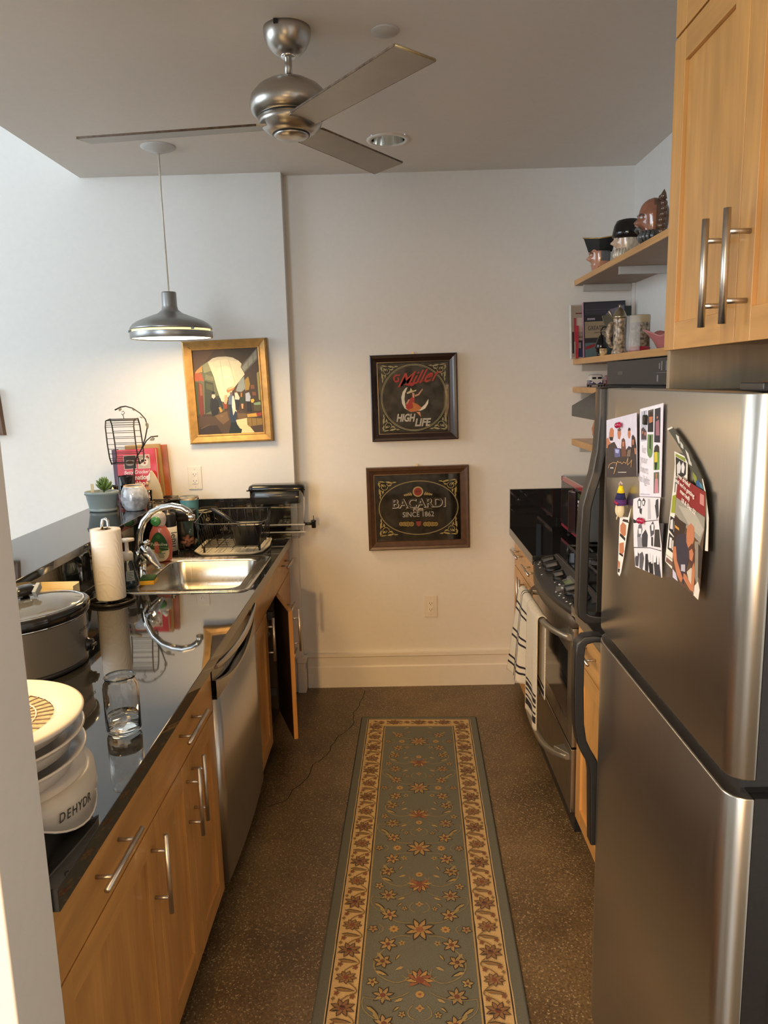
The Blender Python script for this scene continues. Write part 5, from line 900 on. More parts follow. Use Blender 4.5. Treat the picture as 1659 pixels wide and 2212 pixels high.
    MB().tube(tr, [.003, .0035, .004, .004, .0038, .0036, .0034, .0034, .0032, .003, .003, .0032, .0035, .0035], 8).obj('branch', W, t)
    mb = MB(); mb.tube([(-1.318, y, B+.10), (-1.33, y-.02, B+.05), (-1.35, y-.05, B+.02), (-1.372, y-.06, B+.004)], .003, 8); mb.tube([(-1.318, y, B+.10), (-1.315, y+.03, B+.04), (-1.30, y+.06, B+.003)], .003, 8); mb.obj('foot', W, t)
    MB().tube([(-1.264, y+.01, B+.285), (-1.240, y, B+.318), (-1.215, y, B+.337), (-1.180, y, B+.340)], [.0032, .003, .003, .0035], 8).obj('side_twig', W, t)
    lm = mat('leaf_bronze', (.20, .17, .10), .45, .5, .1, 30)
    for (a, b, c0, an, l, w_) in ((-1.236, y+.008, B+.41, -1.35, .034, .018), (-1.352, y-.004, B+.484, -2.2, .020, .016), (-1.195, y-.002, B+.330, 3.5, .030, .018), (-1.25, y+.006, B+.43, 2.7, .02, .006), (-1.30, y, B+.477, -.6, .018, .006)):
        mb = MB(); pts = leaf(0, 0, an, l, w_); mb.prism(pts, 'y', -.001, .001); mb.xf(Matrix.Translation((a, b, c0))); mb.obj('leaf', lm, t)
    MB().tube([(-1.352, y, B+.463), (-1.342, y, B+.468), (-1.338, y, B+.458), (-1.347, y, B+.449), (-1.354, y, B+.455), (-1.346, y, B+.446), (-1.343, y, B+.430)], .0016, 6).obj('hook', W, t)
    cg = MB()   # cage: two rounded end frames joined by wires
    def endf(x, tilt): return [(x+tilt*(b-.1)*.0+ (0.012*(1-b/.22)), y+a, B+.207+b) for a, b in ((-.03, .0), (-.045, .03), (-.05, .10), (-.045, .185), (-.03, .215), (.03, .222), (.045, .19), (.05, .10), (.045, .03), (.03, .005))]
    L0 = endf(-1.425, 0); R0 = endf(-1.284, 0)
    for F_ in (L0, R0): cg.tube(F_, .0034, 8, closed=True)
    for i in range(10):
        for k in range(3):
            a = Vector(L0[i]).lerp(Vector(L0[(i+1) % 10]), k/3); b = Vector(R0[i]).lerp(Vector(R0[(i+1) % 10]), k/3); cg.tube([a, b], .0014, 5)
    cg.obj('cage', W, t)
bar_things()
def wall_things():
    # painting
    cx, cz = -.873, 1.697; th = math.radians(1.2)
    M = Matrix.Translation((cx, YJ-.003, cz)) @ Matrix.Rotation(-th, 4, 'Y')
    t = thing('painting', 'oil painting of a covered market street in a wide gilded wooden frame', 'painting', (cx, YJ, cz-.27))
    w_, h_, b = .446, .540, .050; wv, hv = w_/2, h_/2
    gold = mat('gilded_wood', (.44, .25, .075), .38, .35, .18, 30, bump=.2); mb = MB()
    o_ = [(-wv, -hv), (wv, -hv), (wv, hv), (-wv, hv)]; q_ = lambda d: [(-wv+d, -hv+d), (wv-d, -hv+d), (wv-d, hv-d), (-wv+d, hv-d)]
    L = [[(x, 0, z) for x, z in o_], [(x, -.026, z) for x, z in q_(.002)], [(x, -.030, z) for x, z in q_(.010)], [(x, -.020, z) for x, z in q_(b-.010)], [(x, -.024, z) for x, z in q_(b-.008)], [(x, -.022, z) for x, z in q_(b-.001)], [(x, -.010, z) for x, z in q_(b)]]
    mb.loft(L, 0, False, False, False).xf(M); fr = mb.obj('frame', gold, t)
    mb = MB()
    for sx in (-1, 1):
        for sz in (-1, 1): mb.tube([(sx*(wv-.001), -.0265, sz*(hv-.001)), (sx*(wv-b+.010), -.0205, sz*(hv-b+.010))], .0011, 5)
    mb.xf(M).obj('mitre_joint', mat('mitre_dark', (.06, .03, .01), .7), fr)
    art('canvas', parse(ART['painting']), M @ basis((0, -.011, 0), (1, 0, 0), (0, 0, 1)), t)
    def mirror(name, label, cx, cz, w_, h_, b, col, rot, polys, txts):
        t = thing(name, label, 'bar mirror', (cx, YB, cz-h_/2)); M = Matrix.Translation((cx, YB-.004, cz)) @ Matrix.Rotation(-math.radians(rot), 4, 'Y'); wv, hv = w_/2, h_/2
        q_ = lambda d: [(-wv+d, -hv+d), (wv-d, -hv+d), (wv-d, hv-d), (-wv+d, hv-d)]
        L = [[(x, y, z) for x, z in q_(d)] for d, y in ((0, 0), (.001, -.030), (.006, -.034), (.018, -.031), (.024, -.026), (b-.008, -.018), (b-.003, -.018), (b, -.010))]
        mb = MB().loft(L, 0, False, False, False).xf(M); mb.obj('frame', col, t)
        Mg = M @ basis((0, -.011, 0), (1, 0, 0), (0, 0, 1)); iw, ih = w_-2*b+.004, h_-2*b+.004
        gl = MB().box(-iw/2, iw/2, -ih/2, ih/2, -.002, 0).xf(Mg).obj('mirror_glass', mat('smoky_mirror', (.115, .10, .082), .045, .92, .35, 22, rvar=.01), t)
        art('printed_design', polys, Mg, t, z0=.0002)
        for (s, sz, m, x, z, sh, rz, bo, sx, dz) in txts: text(s, sz, m, Mg @ Matrix.Translation((x, z, dz)) @ Matrix.Rotation(rz, 4, 'Z'), gl, shear=sh, bold=bo, sx=sx)
        MB().box(-.006, .006, -.006, 0, hv-.002, hv+.012).xf(M).obj('hanger', mat('brass_hanger', (.5, .42, .28), .4, .6), t)
    P = [('8f8a68', q) for q in ring(0, 0, .178, .178, .003)+ring(0, 0, .172, .172, .0018)]
    for sx in (-1, 1):
        for sz in (-1, 1): P += corner(sx, sz, .362, .364, .72, '8f8a68')
    P += parse(ART['miller'])
    red = mat('ink_red', (.38, .02, .02), .5); sil = mat('ink_silver', (.36, .35, .32), .4); dk = mat('ink_shadow', (.01, .01, .01), .5); cr = mat('ink_bone', (.55, .52, .44), .5)
    mirror('miller_mirror'.replace('miller', 'beer'), 'square dark-framed beer mirror with a girl sitting on a crescent moon', .112, 1.640, .466, .460, .046, mat('dark_stained_frame', (.022, .010, .008), .25, 0, .3, 30, coat=.4), 0.6, P,
        [('Miller', .096, red, .014, .102, .75, .15, .0006, 1.0, .0022), ('Miller', .096, dk, .017, .099, .75, .15, .0016, 1.0, .0012), ('HIGH', .056, sil, -.050, -.108, .25, -.02, .002, .72, .0022), ('HIGH', .056, dk, -.053, -.111, .25, -.02, .003, .72, .0012), ('LIFE', .056, sil, .040, -.135, .25, 0, .002, .85, .0022), ('LIFE', .056, dk, .037, -.138, .25, 0, .003, .85, .0012)])
    P = [('7d704c', q) for q in ring(.002, 0, .220, .152, .0055)]
    for sx in (-1, 1):
        for sz in (-1, 1): P += corner(sx, sz, .446, .324, .78, '94844f')
    P += parse(ART['bacardi'])
    mirror('rum_mirror', 'wide brown-framed rum mirror with gold medals and an oval border', .124, 1.039, .560, .462, .048, mat('brown_frame', (.085, .042, .022), .32, 0, .25, 30, coat=.2), 0.6, P,
        [('BACARDI', .070, cr, .0055, .0235, 0, 0, .0024, 1.02, .0010), ('BACARDI', .070, dk, .0030, .0255, 0, 0, .0012, 1.02, .0020), ('rum', .034, cr, .0, -.0085, 0, 0, .0006, 1, .0012), ('SINCE 1862', .040, mat('ink_grey', (.30, .29, .27), .5), .0, -.0380, 0, 0, .0004, .88, .0012)])
    # outlets
    def outlet(label, x, y, z):
        t = thing('wall_outlet', label, 'outlet', (x, y, z-.063), 'wall outlets'); P = m_whitep()
        MB().box(x-.037, x+.037, y-.006, y-.0005, z-.063, z+.063).obj('cover_plate', P, t, bev=.003)
        r = MB().box(x-.0165, x+.0165, y-.0085, y-.006, z-.033, z+.033).obj('receptacle', mat('outlet_white', (.80, .77, .70), .3), t, bev=.001)
        mb = MB()
        for s in (-1, 1):
            c0 = z+.018*s; mb.box(x-.0085, x-.0060, y-.0090, y-.0085, c0-.002, c0+.006); mb.box(x+.0060, x+.0085, y-.0090, y-.0085, c0-.002, c0+.006); mb.box(x-.002, x+.002, y-.0090, y-.0085, c0-.009, c0-.005)
        mb.obj('slots', mat('slot_dark', (.02, .02, .02), .6), r)
        for s in (-1, 1): MB().lathe([(.0028, 0), (.0028, .001), (0, .0012)], (0, 0, 0), 12).xf(Matrix.Translation((x, y-.006, z+.048*s)) @ Matrix.Rotation(PI/2, 4, 'X')).obj('screw', P, t)
    outlet('white double outlet low on the far wall under the rum mirror', .186, YB, .470)
    outlet('white double outlet under the oil painting', -1.083, YJ, 1.241)
    # edge of a framed picture far left
    t = thing('wooden_picture_frame', 'brown wooden picture frame cut off by the left edge of the view', 'picture', (-2.28, YJ, 1.50))
    MB().loft([[(x, YJ-y, z) for x, z in ((-2.46+d, 1.495+d), (-2.085-d, 1.495+d), (-2.098-d, 1.745-d), (-2.46+d, 1.745-d))] for d, y in ((0, .001), (.003, .03), (.03, .025), (.034, .012))], 0, False, False, False).obj('frame', mat('walnut', (.12, .055, .022), .4), t)
    MB().box(-2.43, -2.125, YJ-.012, YJ-.009, 1.52, 1.72).obj('picture_sheet', mat('sheet_tan', (.4, .36, .3), .6), t)
wall_things()

# ================================================================== RIGHT SIDE
RX = .655
def FR(u, d, z): return (RX+.020-d, u, z)
def carc_r(t, y0, y1):
    mb = MB(); x0 = RX+.021
    mb.box(x0, 1.255, y0+.001, y1-.001, .085, .868); mb.obj('carcass', my(), t)
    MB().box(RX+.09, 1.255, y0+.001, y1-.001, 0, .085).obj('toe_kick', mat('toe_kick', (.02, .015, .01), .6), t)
def right_cabinets():
    G = .0015
    t = thing('base_cabinet', 'maple base cabinet with two drawers over two doors, far right corner past the range', 'cabinet', (.95, 3.74, 0), 'maple base cabinets')
    carc_r(t, 3.392, 4.068)
    drawer_front(t, 'drawer', 3.730+G, 4.066, .713, .866, 3.875, .812, F=FR); drawer_front(t, 'drawer', 3.392+G, 3.730-G, .713, .866, 3.53, .812, F=FR)
    d = shaker(t, 'door', 3.730+G, 4.066, .083, .707, FR, my(), st=.055); vhandle(d, FR, 3.765, .515, .715)
    d = shaker(t, 'door', 3.392+G, 3.730-G, .083, .707, FR, my(), st=.055); vhandle(d, FR, 3.695, .520, .720)
    t = thing('base_cabinet', 'maple base cabinet squeezed between the range and the refrigerator', 'cabinet', (.95, 2.2, 0), 'maple base cabinets')
    carc_r(t, 1.84, 2.618)
    drawer_front(t, 'drawer', 1.842, 2.616, .713, .866, 2.44, .795, F=FR)
    d = shaker(t, 'door', 1.990, 2.616, .083, .707, FR, my()); vhandle(d, FR, 2.03, .50, .70)
    shaker(t, 'door', 1.842, 1.987, .083, .707, FR, my(), st=.045)
right_cabinets()
def right_tops():
    g = m_granite()
    single(MB().box(.628, 1.264, 3.390, 4.089, .8725, .915).obj('granite_worktop', g, bev=.002), 'black granite worktop in the far right corner under the microwave', 'worktop')
    single(MB().box(.628, 1.264, 1.823, 2.622, .8725, .915).obj('granite_worktop', g, bev=.002), 'short black granite worktop between range and refrigerator', 'worktop')
    single(MB().box(.629, 1.244, 4.069, 4.089, .9155, 1.130).obj('granite_backsplash', g), 'black granite upstand on the far wall beside the microwave', 'backsplash')
    single(MB().box(1.2445, 1.264, 1.823, 4.089, .9155, 1.130).obj('granite_backsplash', g), 'black granite upstand running along the right wall', 'backsplash')
right_tops()
def microwave():
    x, y0, y1, z0, z1 = .885, 3.50, 3.965, .948, 1.212
    t = thing('microwave', 'red and black countertop microwave in the far right corner', 'microwave', (1.05, 3.73, .915))
    MB().box(x+.012, 1.205, y0+.004, y1-.004, z0, z1-.003).obj('case', mat('mw_case', (.10, .11, .115), .32, .2, .03, 20), t, bev=.004)
    R_ = mat('mw_red', (.36, .006, .02), .22, 0, .05, 20, coat=.5)
    fr = MB(); b = .022
    fr.box(x, x+.014, y0, y1, z1-b, z1); fr.box(x, x+.014, y0, y1, z0, z0+b*.8); fr.box(x, x+.014, y0, y0+.018, z0, z1); fr.box(x, x+.014, y1-.014, y1, z0, z1)
    f = fr.obj('front_frame', R_, t)
    d = MB().box(x-.003, x+.010, y0+.115, y1-.014, z0+.016, z1-b).obj('door', m_blackg(), t, bev=.003)
    MB().loft([[(x-.004, y0+.118, zz), (x-.032, y0+.132+.018, zz), (x-.034, y0+.150+.012, zz), (x-.008, y0+.20, zz)] for zz in (z0+.02, z1-.035)], 0, True, True, False).obj('door_handle', mat('mw_handle', (.02, .01, .012), .2, 0, .05, 20, coat=.5), d, bev=.006)
    MB().box(x-.0035, x-.0028, y0+.205, y0+.209, z0+.02, z1-.03).obj('red_pinstripe', R_, d)
    p = MB().box(x-.002, x+.010, y0+.018, y0+.112, z0+.018, z1-b).obj('control_panel', m_blackg(), t)
    MB().box(x-.0026, x-.002, y0+.035, y0+.095, z1-.062, z1-.038).obj('display', mat('lcd_green', (.03, .05, .01), .4), p)
    mb = MB()
    for r in range(4):
        for c in range(2): mb.box(x-.0028, x-.002, y0+.034+c*.032, y0+.060+c*.032, z1-.085-r*.020, z1-.073-r*.020)
    for r in range(4):
        for c in range(3): mb.box(x-.0028, x-.002, y0+.034+c*.021, y0+.050+c*.021, z1-.160-r*.016, z1-.150-r*.016)
    mb.obj('keypad', mat('keys_white', (.72, .72, .72), .5), p)
    for a in (x+.04, 1.18):
        for b_ in (y0+.03, y1-.03): MB().lathe([(.012, 0), (.012, z0-.9155)], (a, b_, .9155), 12).obj('foot', m_blackp(), t)
microwave()
def kitchen_range():
    y0, y1 = 2.630, 3.384; t = thing('gas_range', 'stainless slide-in gas range with a black control panel and towels on its door', 'range', (.95, 3.0, 0))
    K = m_blackp(); S = mat('range_steel', (.40, .37, .32), .30, 1, .05, 6, (1, 40, 1), .02, rvar=.04); n = 20
    MB().box(.676, 1.24, y0, y1, .03, .905).obj('body', mat('range_side', (.008, .008, .009), .3), t)
    def arc(xe, xm, ya=y0, yb=y1): return [(xe-(xe-xm)*(1-(2*i/n-1)**2), ya+(yb-ya)*i/n) for i in range(n+1)]
    # cooktop
    ct = MB().prism([(.735, y0-.002), (1.243, y0-.002), (1.243, y1+.002), (.735, y1+.002)], 'z', .905, .926).obj('cooktop', m_blackg(), t, bev=.003)
    # sloping control panel with a bowed front
    a = arc(.632, .592); pts0 = [(.745, y, .927) for x, y in a]; pts1 = [(x+.006, y, .893) for x, y in a]; pts2 = [(x, y, .885) for x, y in a]; pts3 = [(x, y, .872) for x, y in a]; ptsb = [(.745, y, .872) for x, y in a]
    mb = MB()
    rows = [pts0, pts1, pts2, pts3, ptsb]
    for r in range(4):
        for i in range(n): mb.add([rows[r][i], rows[r][i+1], rows[r+1][i+1], rows[r+1][i]], [(0, 1, 2, 3)], 0, r != 0 or True)
    for i in (0, n): mb.add([rows[r][i] for r in range(5)], [(0, 1, 2, 3, 4)], 0)
    cp = mb.obj('control_panel', mat('panel_black', (.012, .012, .0125), .42, 0, .1, 60), t)
    MB().prism([(.70, y0)]+[(x, y) for x, y in arc(.632, .596)]+[(.70, y1)], 'z', .822, .872, sm=True).obj('front_band', mat('panel_band', (.10, .08, .055), .5, .4, .06, 10), t)
    def PP(u, v):     # point on the sloping panel: u along y, v 0 (front) .. 1 (back)
        uu = (u-y0)/(y1-y0); xf = .638-(.040)*(1-(2*uu-1)**2)
        return Vector((xf+(.745-xf)*v, u, .893+.034*v))
    nrm = Vector((-.034, 0, .12)).normalized(); Mb = lambda u, v: basis(PP(u, v)+nrm*.0004, (0, -1, 0), Vector((0, -1, 0)).cross(nrm)*-1)
    for u, v in ((3.265, .50), (3.165, .50), (3.010, .50), (2.800, .50), (2.700, .50)):
        M = Mb(u, v); s = .8 if u == 3.010 else 1
        k = MB().lathe([(.036*s, 0), (.036*s, .004), (.031*s, .009), (.029*s, .013), (0, .014)], (0, 0, 0), 28).xf(M).obj('knob', mat('knob_black', (.006, .006, .006), .36, ior=1.35), t)
        MB().loft([rrect(-.033*s, .033*s, -.011, .011, .010, .010), rrect(-.030*s, .030*s, -.009, .009, .008, .030), rrect(-.026*s, .026*s, -.006, .006, .005, .033)], 0, False, True).xf(M @ Matrix.Rotation(1.35, 4, 'Z')).obj('knob_grip', mat('knob_black', (.006, .006, .006), .22), k)
    M = Mb(2.915, .48)
    dp = MB().box(-.085, .065, -.050, .045, .0, .0012).xf(M).obj('display_panel', mat('panel_sheen', (.05, .05, .052), .15), cp)
    MB().box(-.038, .022, .002, .032, .0012, .0018).xf(M).obj('clock_display', mat('clock_green', (.10, .13, .05), .3, emis=.25), dp)
    mk = MB()
    for (a_, b_, w_, h_) in ((-.02, -.022, .018, .007), (.03, -.022, .018, .007), (-.060, -.030, .010, .004), (-.075, -.010, .006, .004), (.05, .03, .012, .003), (-.052, .002, .0015, .03)):
        mk.box(a_, a_+w_, b_, b_+h_, .0013, .0017)
    mk.xf(M); mk.obj('touch_marks', mat('marks_white', (.62, .62, .60), .5), dp)
    mk = MB(); random.seed(8)
    for u, v in ((3.33, .20), (3.30, .14), (3.235, .16), (3.20, .30), (3.12, .12), (2.85, .12), (2.82, .18), (2.80, .10), (2.765, .14), (2.72, .10), (2.69, .12), (2.66, .08), (2.655, .16)):
        mk.lathe([(.0045, 0), (.0045, .0005), (0, .0006)], (0, 0, 0), 8).xf(Matrix()) if False else None
        q = MB().lathe([(.0042, 0), (.0042, .0006), (0, .0007)], (0, 0, 0), 8, sx=1.3).xf(Mb(u, v)); mk.add(q.v, q.f, 0)
    mk.obj('indicator_marks', mat('marks_white', (.62, .62, .60), .5), cp)
    # oven door: steel frame, black glass, bowed bar handle
    d = MB(); x0, x1 = .640, .676; zb, zt = .352, .812
    d.box(x0, x1, y0+.002, y0+.085, zb, zt); d.box(x0, x1, y1-.085, y1-.002, zb, zt); d.box(x0, x1, y0+.085, y1-.085, zt-.11, zt); d.box(x0, x1, y0+.085, y1-.085, zb, zb+.075)
    dr = d.obj('oven_door', S, t, bev=.003)
    MB().box(x0+.002, x1-.006, y0+.084, y1-.084, zb+.074, zt-.109).obj('oven_window', m_blackg(), dr)
    MB().box(x0-.003, x0+.02, y0+.004, y1-.004, zt-.006, zt+.006).obj('door_top_trim', m_steel_h(), dr, bev=.002)
    def bow_handle(par, z, depth, ya, yb, name='door_handle', zs=0):
        H = mat('handle_taupe', (.30, .275, .225), .34, .75, .04, 20); L = []; N = 22
        for i in range(N+1):
            u = i/N; y = ya+(yb-ya)*u; e = 1-abs(2*u-1)**3.2; x = .640-.006-depth*e; zz = z+zs*e; r = .011+.003*e
            L.append([(x+r*1.1*math.cos(q), y, zz+r*math.sin(q)) for q in [2*PI*k/12 for k in range(12)]])
        b = MB().loft(L, 0, True, True, True).obj(name, H, par)
        for yy in (ya+.045, yb-.045): MB().prism([(.642, yy-.045), (.642, yy+.045), (.640-depth*.72, yy+(.03 if yy < 3 else -.03))], 'z', z-.011, z+.011).obj('handle_bracket', H, b, bev=.003)
        return b
    bow_handle(dr, .775, .062, y0+.03, y1-.03)
    dw = MB().box(.640, .676, y0+.002, y1-.002, .085, .344).obj('warming_drawer', S, t, bev=.003)
    bow_handle(dw, .300, .062, y0+.03, y1-.03, 'drawer_handle', -.035)
    MB().box(.66, 1.2, y0+.01, y1-.01, .0, .085).obj('kick_panel', K, t)
    # burners and grates
    for bx in (.86, 1.09):
        for by in (y0+.20, y1-.20):
            b = MB().lathe([(.050, 0), (.050, .004), (.036, .010), (.036, .018), (.034, .022), (0, .023)], (bx, by, .926), 28).obj('burner', m_blackp(), t)
    GI = mat('cast_iron', (.03, .03, .031), .45, .3, .2, 90)
    for ya, yb in ((y0+.035, y0+.365), (y1-.365, y1-.035)):
        mb = MB(); z = .968; zl = .929
        for (xa, xb) in ((.775, .975), (.975, 1.175)):
            mb.tube([(xa+.01, ya, z), (xb, ya, z)], .006, 8); mb.tube([(xa+.01, yb, z), (xb, yb, z)], .006, 8)
        mb.tube([(.785, ya, z), (.785, yb, z)], .006, 8); mb.tube([(1.175, ya, z), (1.175, yb, z)], .006, 8); mb.tube([(.975, ya, z), (.975, yb, z)], .006, 8)
        ym = (ya+yb)/2
        for xm in (.86, 1.09):
            for dx, dy in ((1, 0), (-1, 0), (0, 1), (0, -1)):
                ex = xm+dx*(.115 if xm > 1 or dx > 0 else .075) ; 
                mb.tube([(xm+dx*.03, ym+dy*.03, z+.003), (xm+dx*.07, ym+dy*.07, z+.003), (min(max(xm+dx*.115, .785), 1.175), ym+dy*.165, z)], .005, 8)
        for x_ in (.785, .975, 1.175):
            for y_ in (ya, yb): mb.tube([(x_, y_, z), (x_-.004, y_, (z+zl)/2), (x_, y_, zl-.003)], .006, 8)
        mb.obj('grate', GI, t)
    return t
kitchen_range()
def towel_sheet(y0, y1, xh, zh, zf, zbk, amp, seed, flare=0, ny=26, nz=46):
    """cloth folded over the door handle; returns MB with uv-like grid"""
    random.seed(seed); ph = random.random()*6; vs = []; fs = []; path = []
    r = .019
    for k in range(nz+1):                                       # front hem -> over the bar -> back hem
        s = k/nz
        if s < .55: z = zf+(zh-zf)*(s/.55); x = xh-r; a = None
        elif s < .65: q = (s-.55)/.10*PI; z = zh+r*math.sin(q); x = xh-r*math.cos(q)
        else: z = zh-(zh-zbk)*((s-.65)/.35); x = xh+r*.75
        path.append((x, z, s))
    for j in range(ny+1):
        u = j/ny; y = y0+(y1-y0)*u
        for x, z, s in path:
            d = max(0, (zh-z))/(zh-zf); front = s < .6
            w_ = amp*math.sin(u*7.5+ph)*(.15+d)+amp*.5*math.sin(u*17+ph*2)*d
            yy = y+(.016*d*math.sin(u*6+ph))
            xx = x+(w_ if front else w_*.2)-(flare*d*u if front else 0)
            vs.append((xx, yy, z+(.006*math.sin(u*9+ph)*d if front else 0)))
    n = nz+1
    for j in range(ny):
        for k in range(nz): fs.append((j*n+k, j*n+k+1, (j+1)*n+k+1, (j+1)*n+k))
    return vs, fs, n
def towels():
    xh, zh = .572, .775
    W_ = mat('cotton_cream', (.66, .60, .47), .9, 0, .05, 200, bump=.5, sheen=.2); B_ = mat('cotton_navy', (.012, .012, .022), .9, 0, .1, 200, bump=.5)
    wf = mat('waffle_cotton', (.66, .58, .43), .9, 0, .16, 60, (1, 6, 9), bump=1.0, sheen=.2, det=0)
    # plaid towel
    vs, fs, n = towel_sheet(3.095, 3.315, xh, zh, .395, .50, .0045, 4, flare=.055, ny=44, nz=70)
    mb = MB(); mb.v = vs; mb.f = [list(f) for f in fs]; mb.s = [True]*len(fs); mb.m = []
    for j in range(44):
        for k in range(70):
            dark = (j in (22, 23, 28, 29)) or (k in (4, 7, 17, 20, 30, 33))
            mb.m.append(1 if dark else 0)
    o = mb.obj('plaid_towel', [W_, B_], solid=.003); single(o, 'cream tea towel with black plaid lines, the farther one on the oven handle', 'towel', 'towels on the oven handle')
    vs, fs, n = towel_sheet(2.865, 3.090, xh, zh+.001, .305, .44, .0035, 12, flare=-.0, ny=30, nz=90)
    mb = MB(); mb.v = vs; mb.f = [list(f) for f in fs]; mb.s = [True]*len(fs)
    for j in range(30):
        for k in range(90): mb.m.append(1 if (k in (3, 4, 5, 7, 10, 12, 13, 15) or k in (87, 88, 85)) and 1 <= j < 29 else 0)
    o = mb.obj('waffle_towel', [wf, B_], solid=.004); single(o, 'cream waffle-weave towel with black stripes at its hem, the nearer one on the oven handle', 'towel', 'towels on the oven handle')
towels()
def refrigerator():
    y0, y1 = 1.028, 1.792; xf = .487; t = thing('refrigerator', 'stainless top-freezer refrigerator with black handles and photos on its door', 'refrigerator', (.88, 1.4, 0))
    MB().box(.565, 1.250, y0+.012, y1-.012, .02, 1.690).obj('cabinet_body', m_blackp(), t)
    prof = [(.560, y0+.001), (.524, y0+.001)]
    for i in range(9):
        a = i/8*PI/2; prof.append((.519-.032*math.sin(a), y0+.002+.036*(1-math.cos(a))))
    prof += [(xf, 1.30), (xf, y1-.075)]
    for i in range(1, 8):
        a = i/7; prof.append((xf+.045*(1-math.cos(a*PI/2)), y1-.075+.073*math.sin(a*PI/2)))
    prof = [(.524, y0+.001)]+prof[2:]+[(.532, y1-.002)]
    S = mat('fridge_steel', (.50, .475, .43), .30, 1, .02, 4, (50, 50, 1.2), 0, rvar=.012)
    u = MB().prism(prof, 'z', 1.128, 1.698, sm=True).obj('freezer_door', S, t); l = MB().prism(prof, 'z', .060, 1.100, sm=True).obj('fresh_food_door', S, t)
    for o, za, zb in ((u, 1.1285, 1.6975), (l, .0605, 1.0995)): MB().box(.5245, .562, y0+.003, y1-.003, za, zb).obj('door_liner', m_blackp(), o)
    for o in (u, l):
        q = o.modifiers.new('bevel', 'BEVEL'); q.width = .003; q.segments = 2; q.limit_method = 'ANGLE'; q.angle_limit = 1.2
    MB().box(.510, .565, y0+.02, y1-.02, 1.100, 1.128).obj('door_gasket', m_blackg(), t)
    MB().box(.50, .60, y0+.005, y0+.075, 1.699, 1.712).obj('hinge_cover', m_blackp(), t, bev=.003)
    MB().tube([(.548, y0+.03, 1.103), (.548, y0+.03, 1.127)], .010, 12).obj('hinge_pin', m_chrome(), t)
    MB().box(.575, 1.2, y0+.02, y1-.02, .0, .06).obj('kick_grille', m_blackp(), t)
    K = mat('handle_black', (.008, .008, .008), .36, 0, .15, 150, bump=.1)
    def handle(par, path, name='handle'):
        L = []; N = len(path)
        for i, (x, z, w_) in enumerate(path):
            a = Vector(path[max(i-1, 0)][:2]); b = Vector(path[min(i+1, N-1)][:2]); d = (b-a).normalized(); nn = Vector((d.y, -d.x))
            c0 = Vector((x, z)); p = c0-nn*w_; q = c0+nn*w_
            ya, yb = 1.752, 1.792
            L.append([(p.x, ya, p.y), (q.x, ya, q.y), (q.x, yb, q.y), (p.x, yb, p.y)])
        return MB().loft(L, 0, True, True, True).obj(name, K, par, bev=.004)
    handle(u, [(.488, 1.700, .012), (.487, 1.62, .012), (.483, 1.555, .012), (.474, 1.50, .012), (.462, 1.46, .012), (.452, 1.42, .012), (.449, 1.36, .012), (.448, 1.25, .012), (.447, 1.175, .012), (.449, 1.155, .012), (.460, 1.145, .012), (.480, 1.142, .010), (.50, 1.142, .008)])
    handle(l, [(.50, 1.092, .008), (.478, 1.094, .009), (.457, 1.090, .011), (.446, 1.078, .012), (.443, 1.05, .012), (.443, .96, .012), (.446, .87, .012), (.453, .825, .012), (.466, .795, .012), (.481, .770, .012), (.487, .735, .012), (.488, .65, .011), (.489, .540, .009)])
    # black end grip plate lying on the far edge of the doors
    MB().box(.492, .560, 1.7925, 1.797, 1.13, 1.70).obj('edge_trim', K, u)
refrigerator()
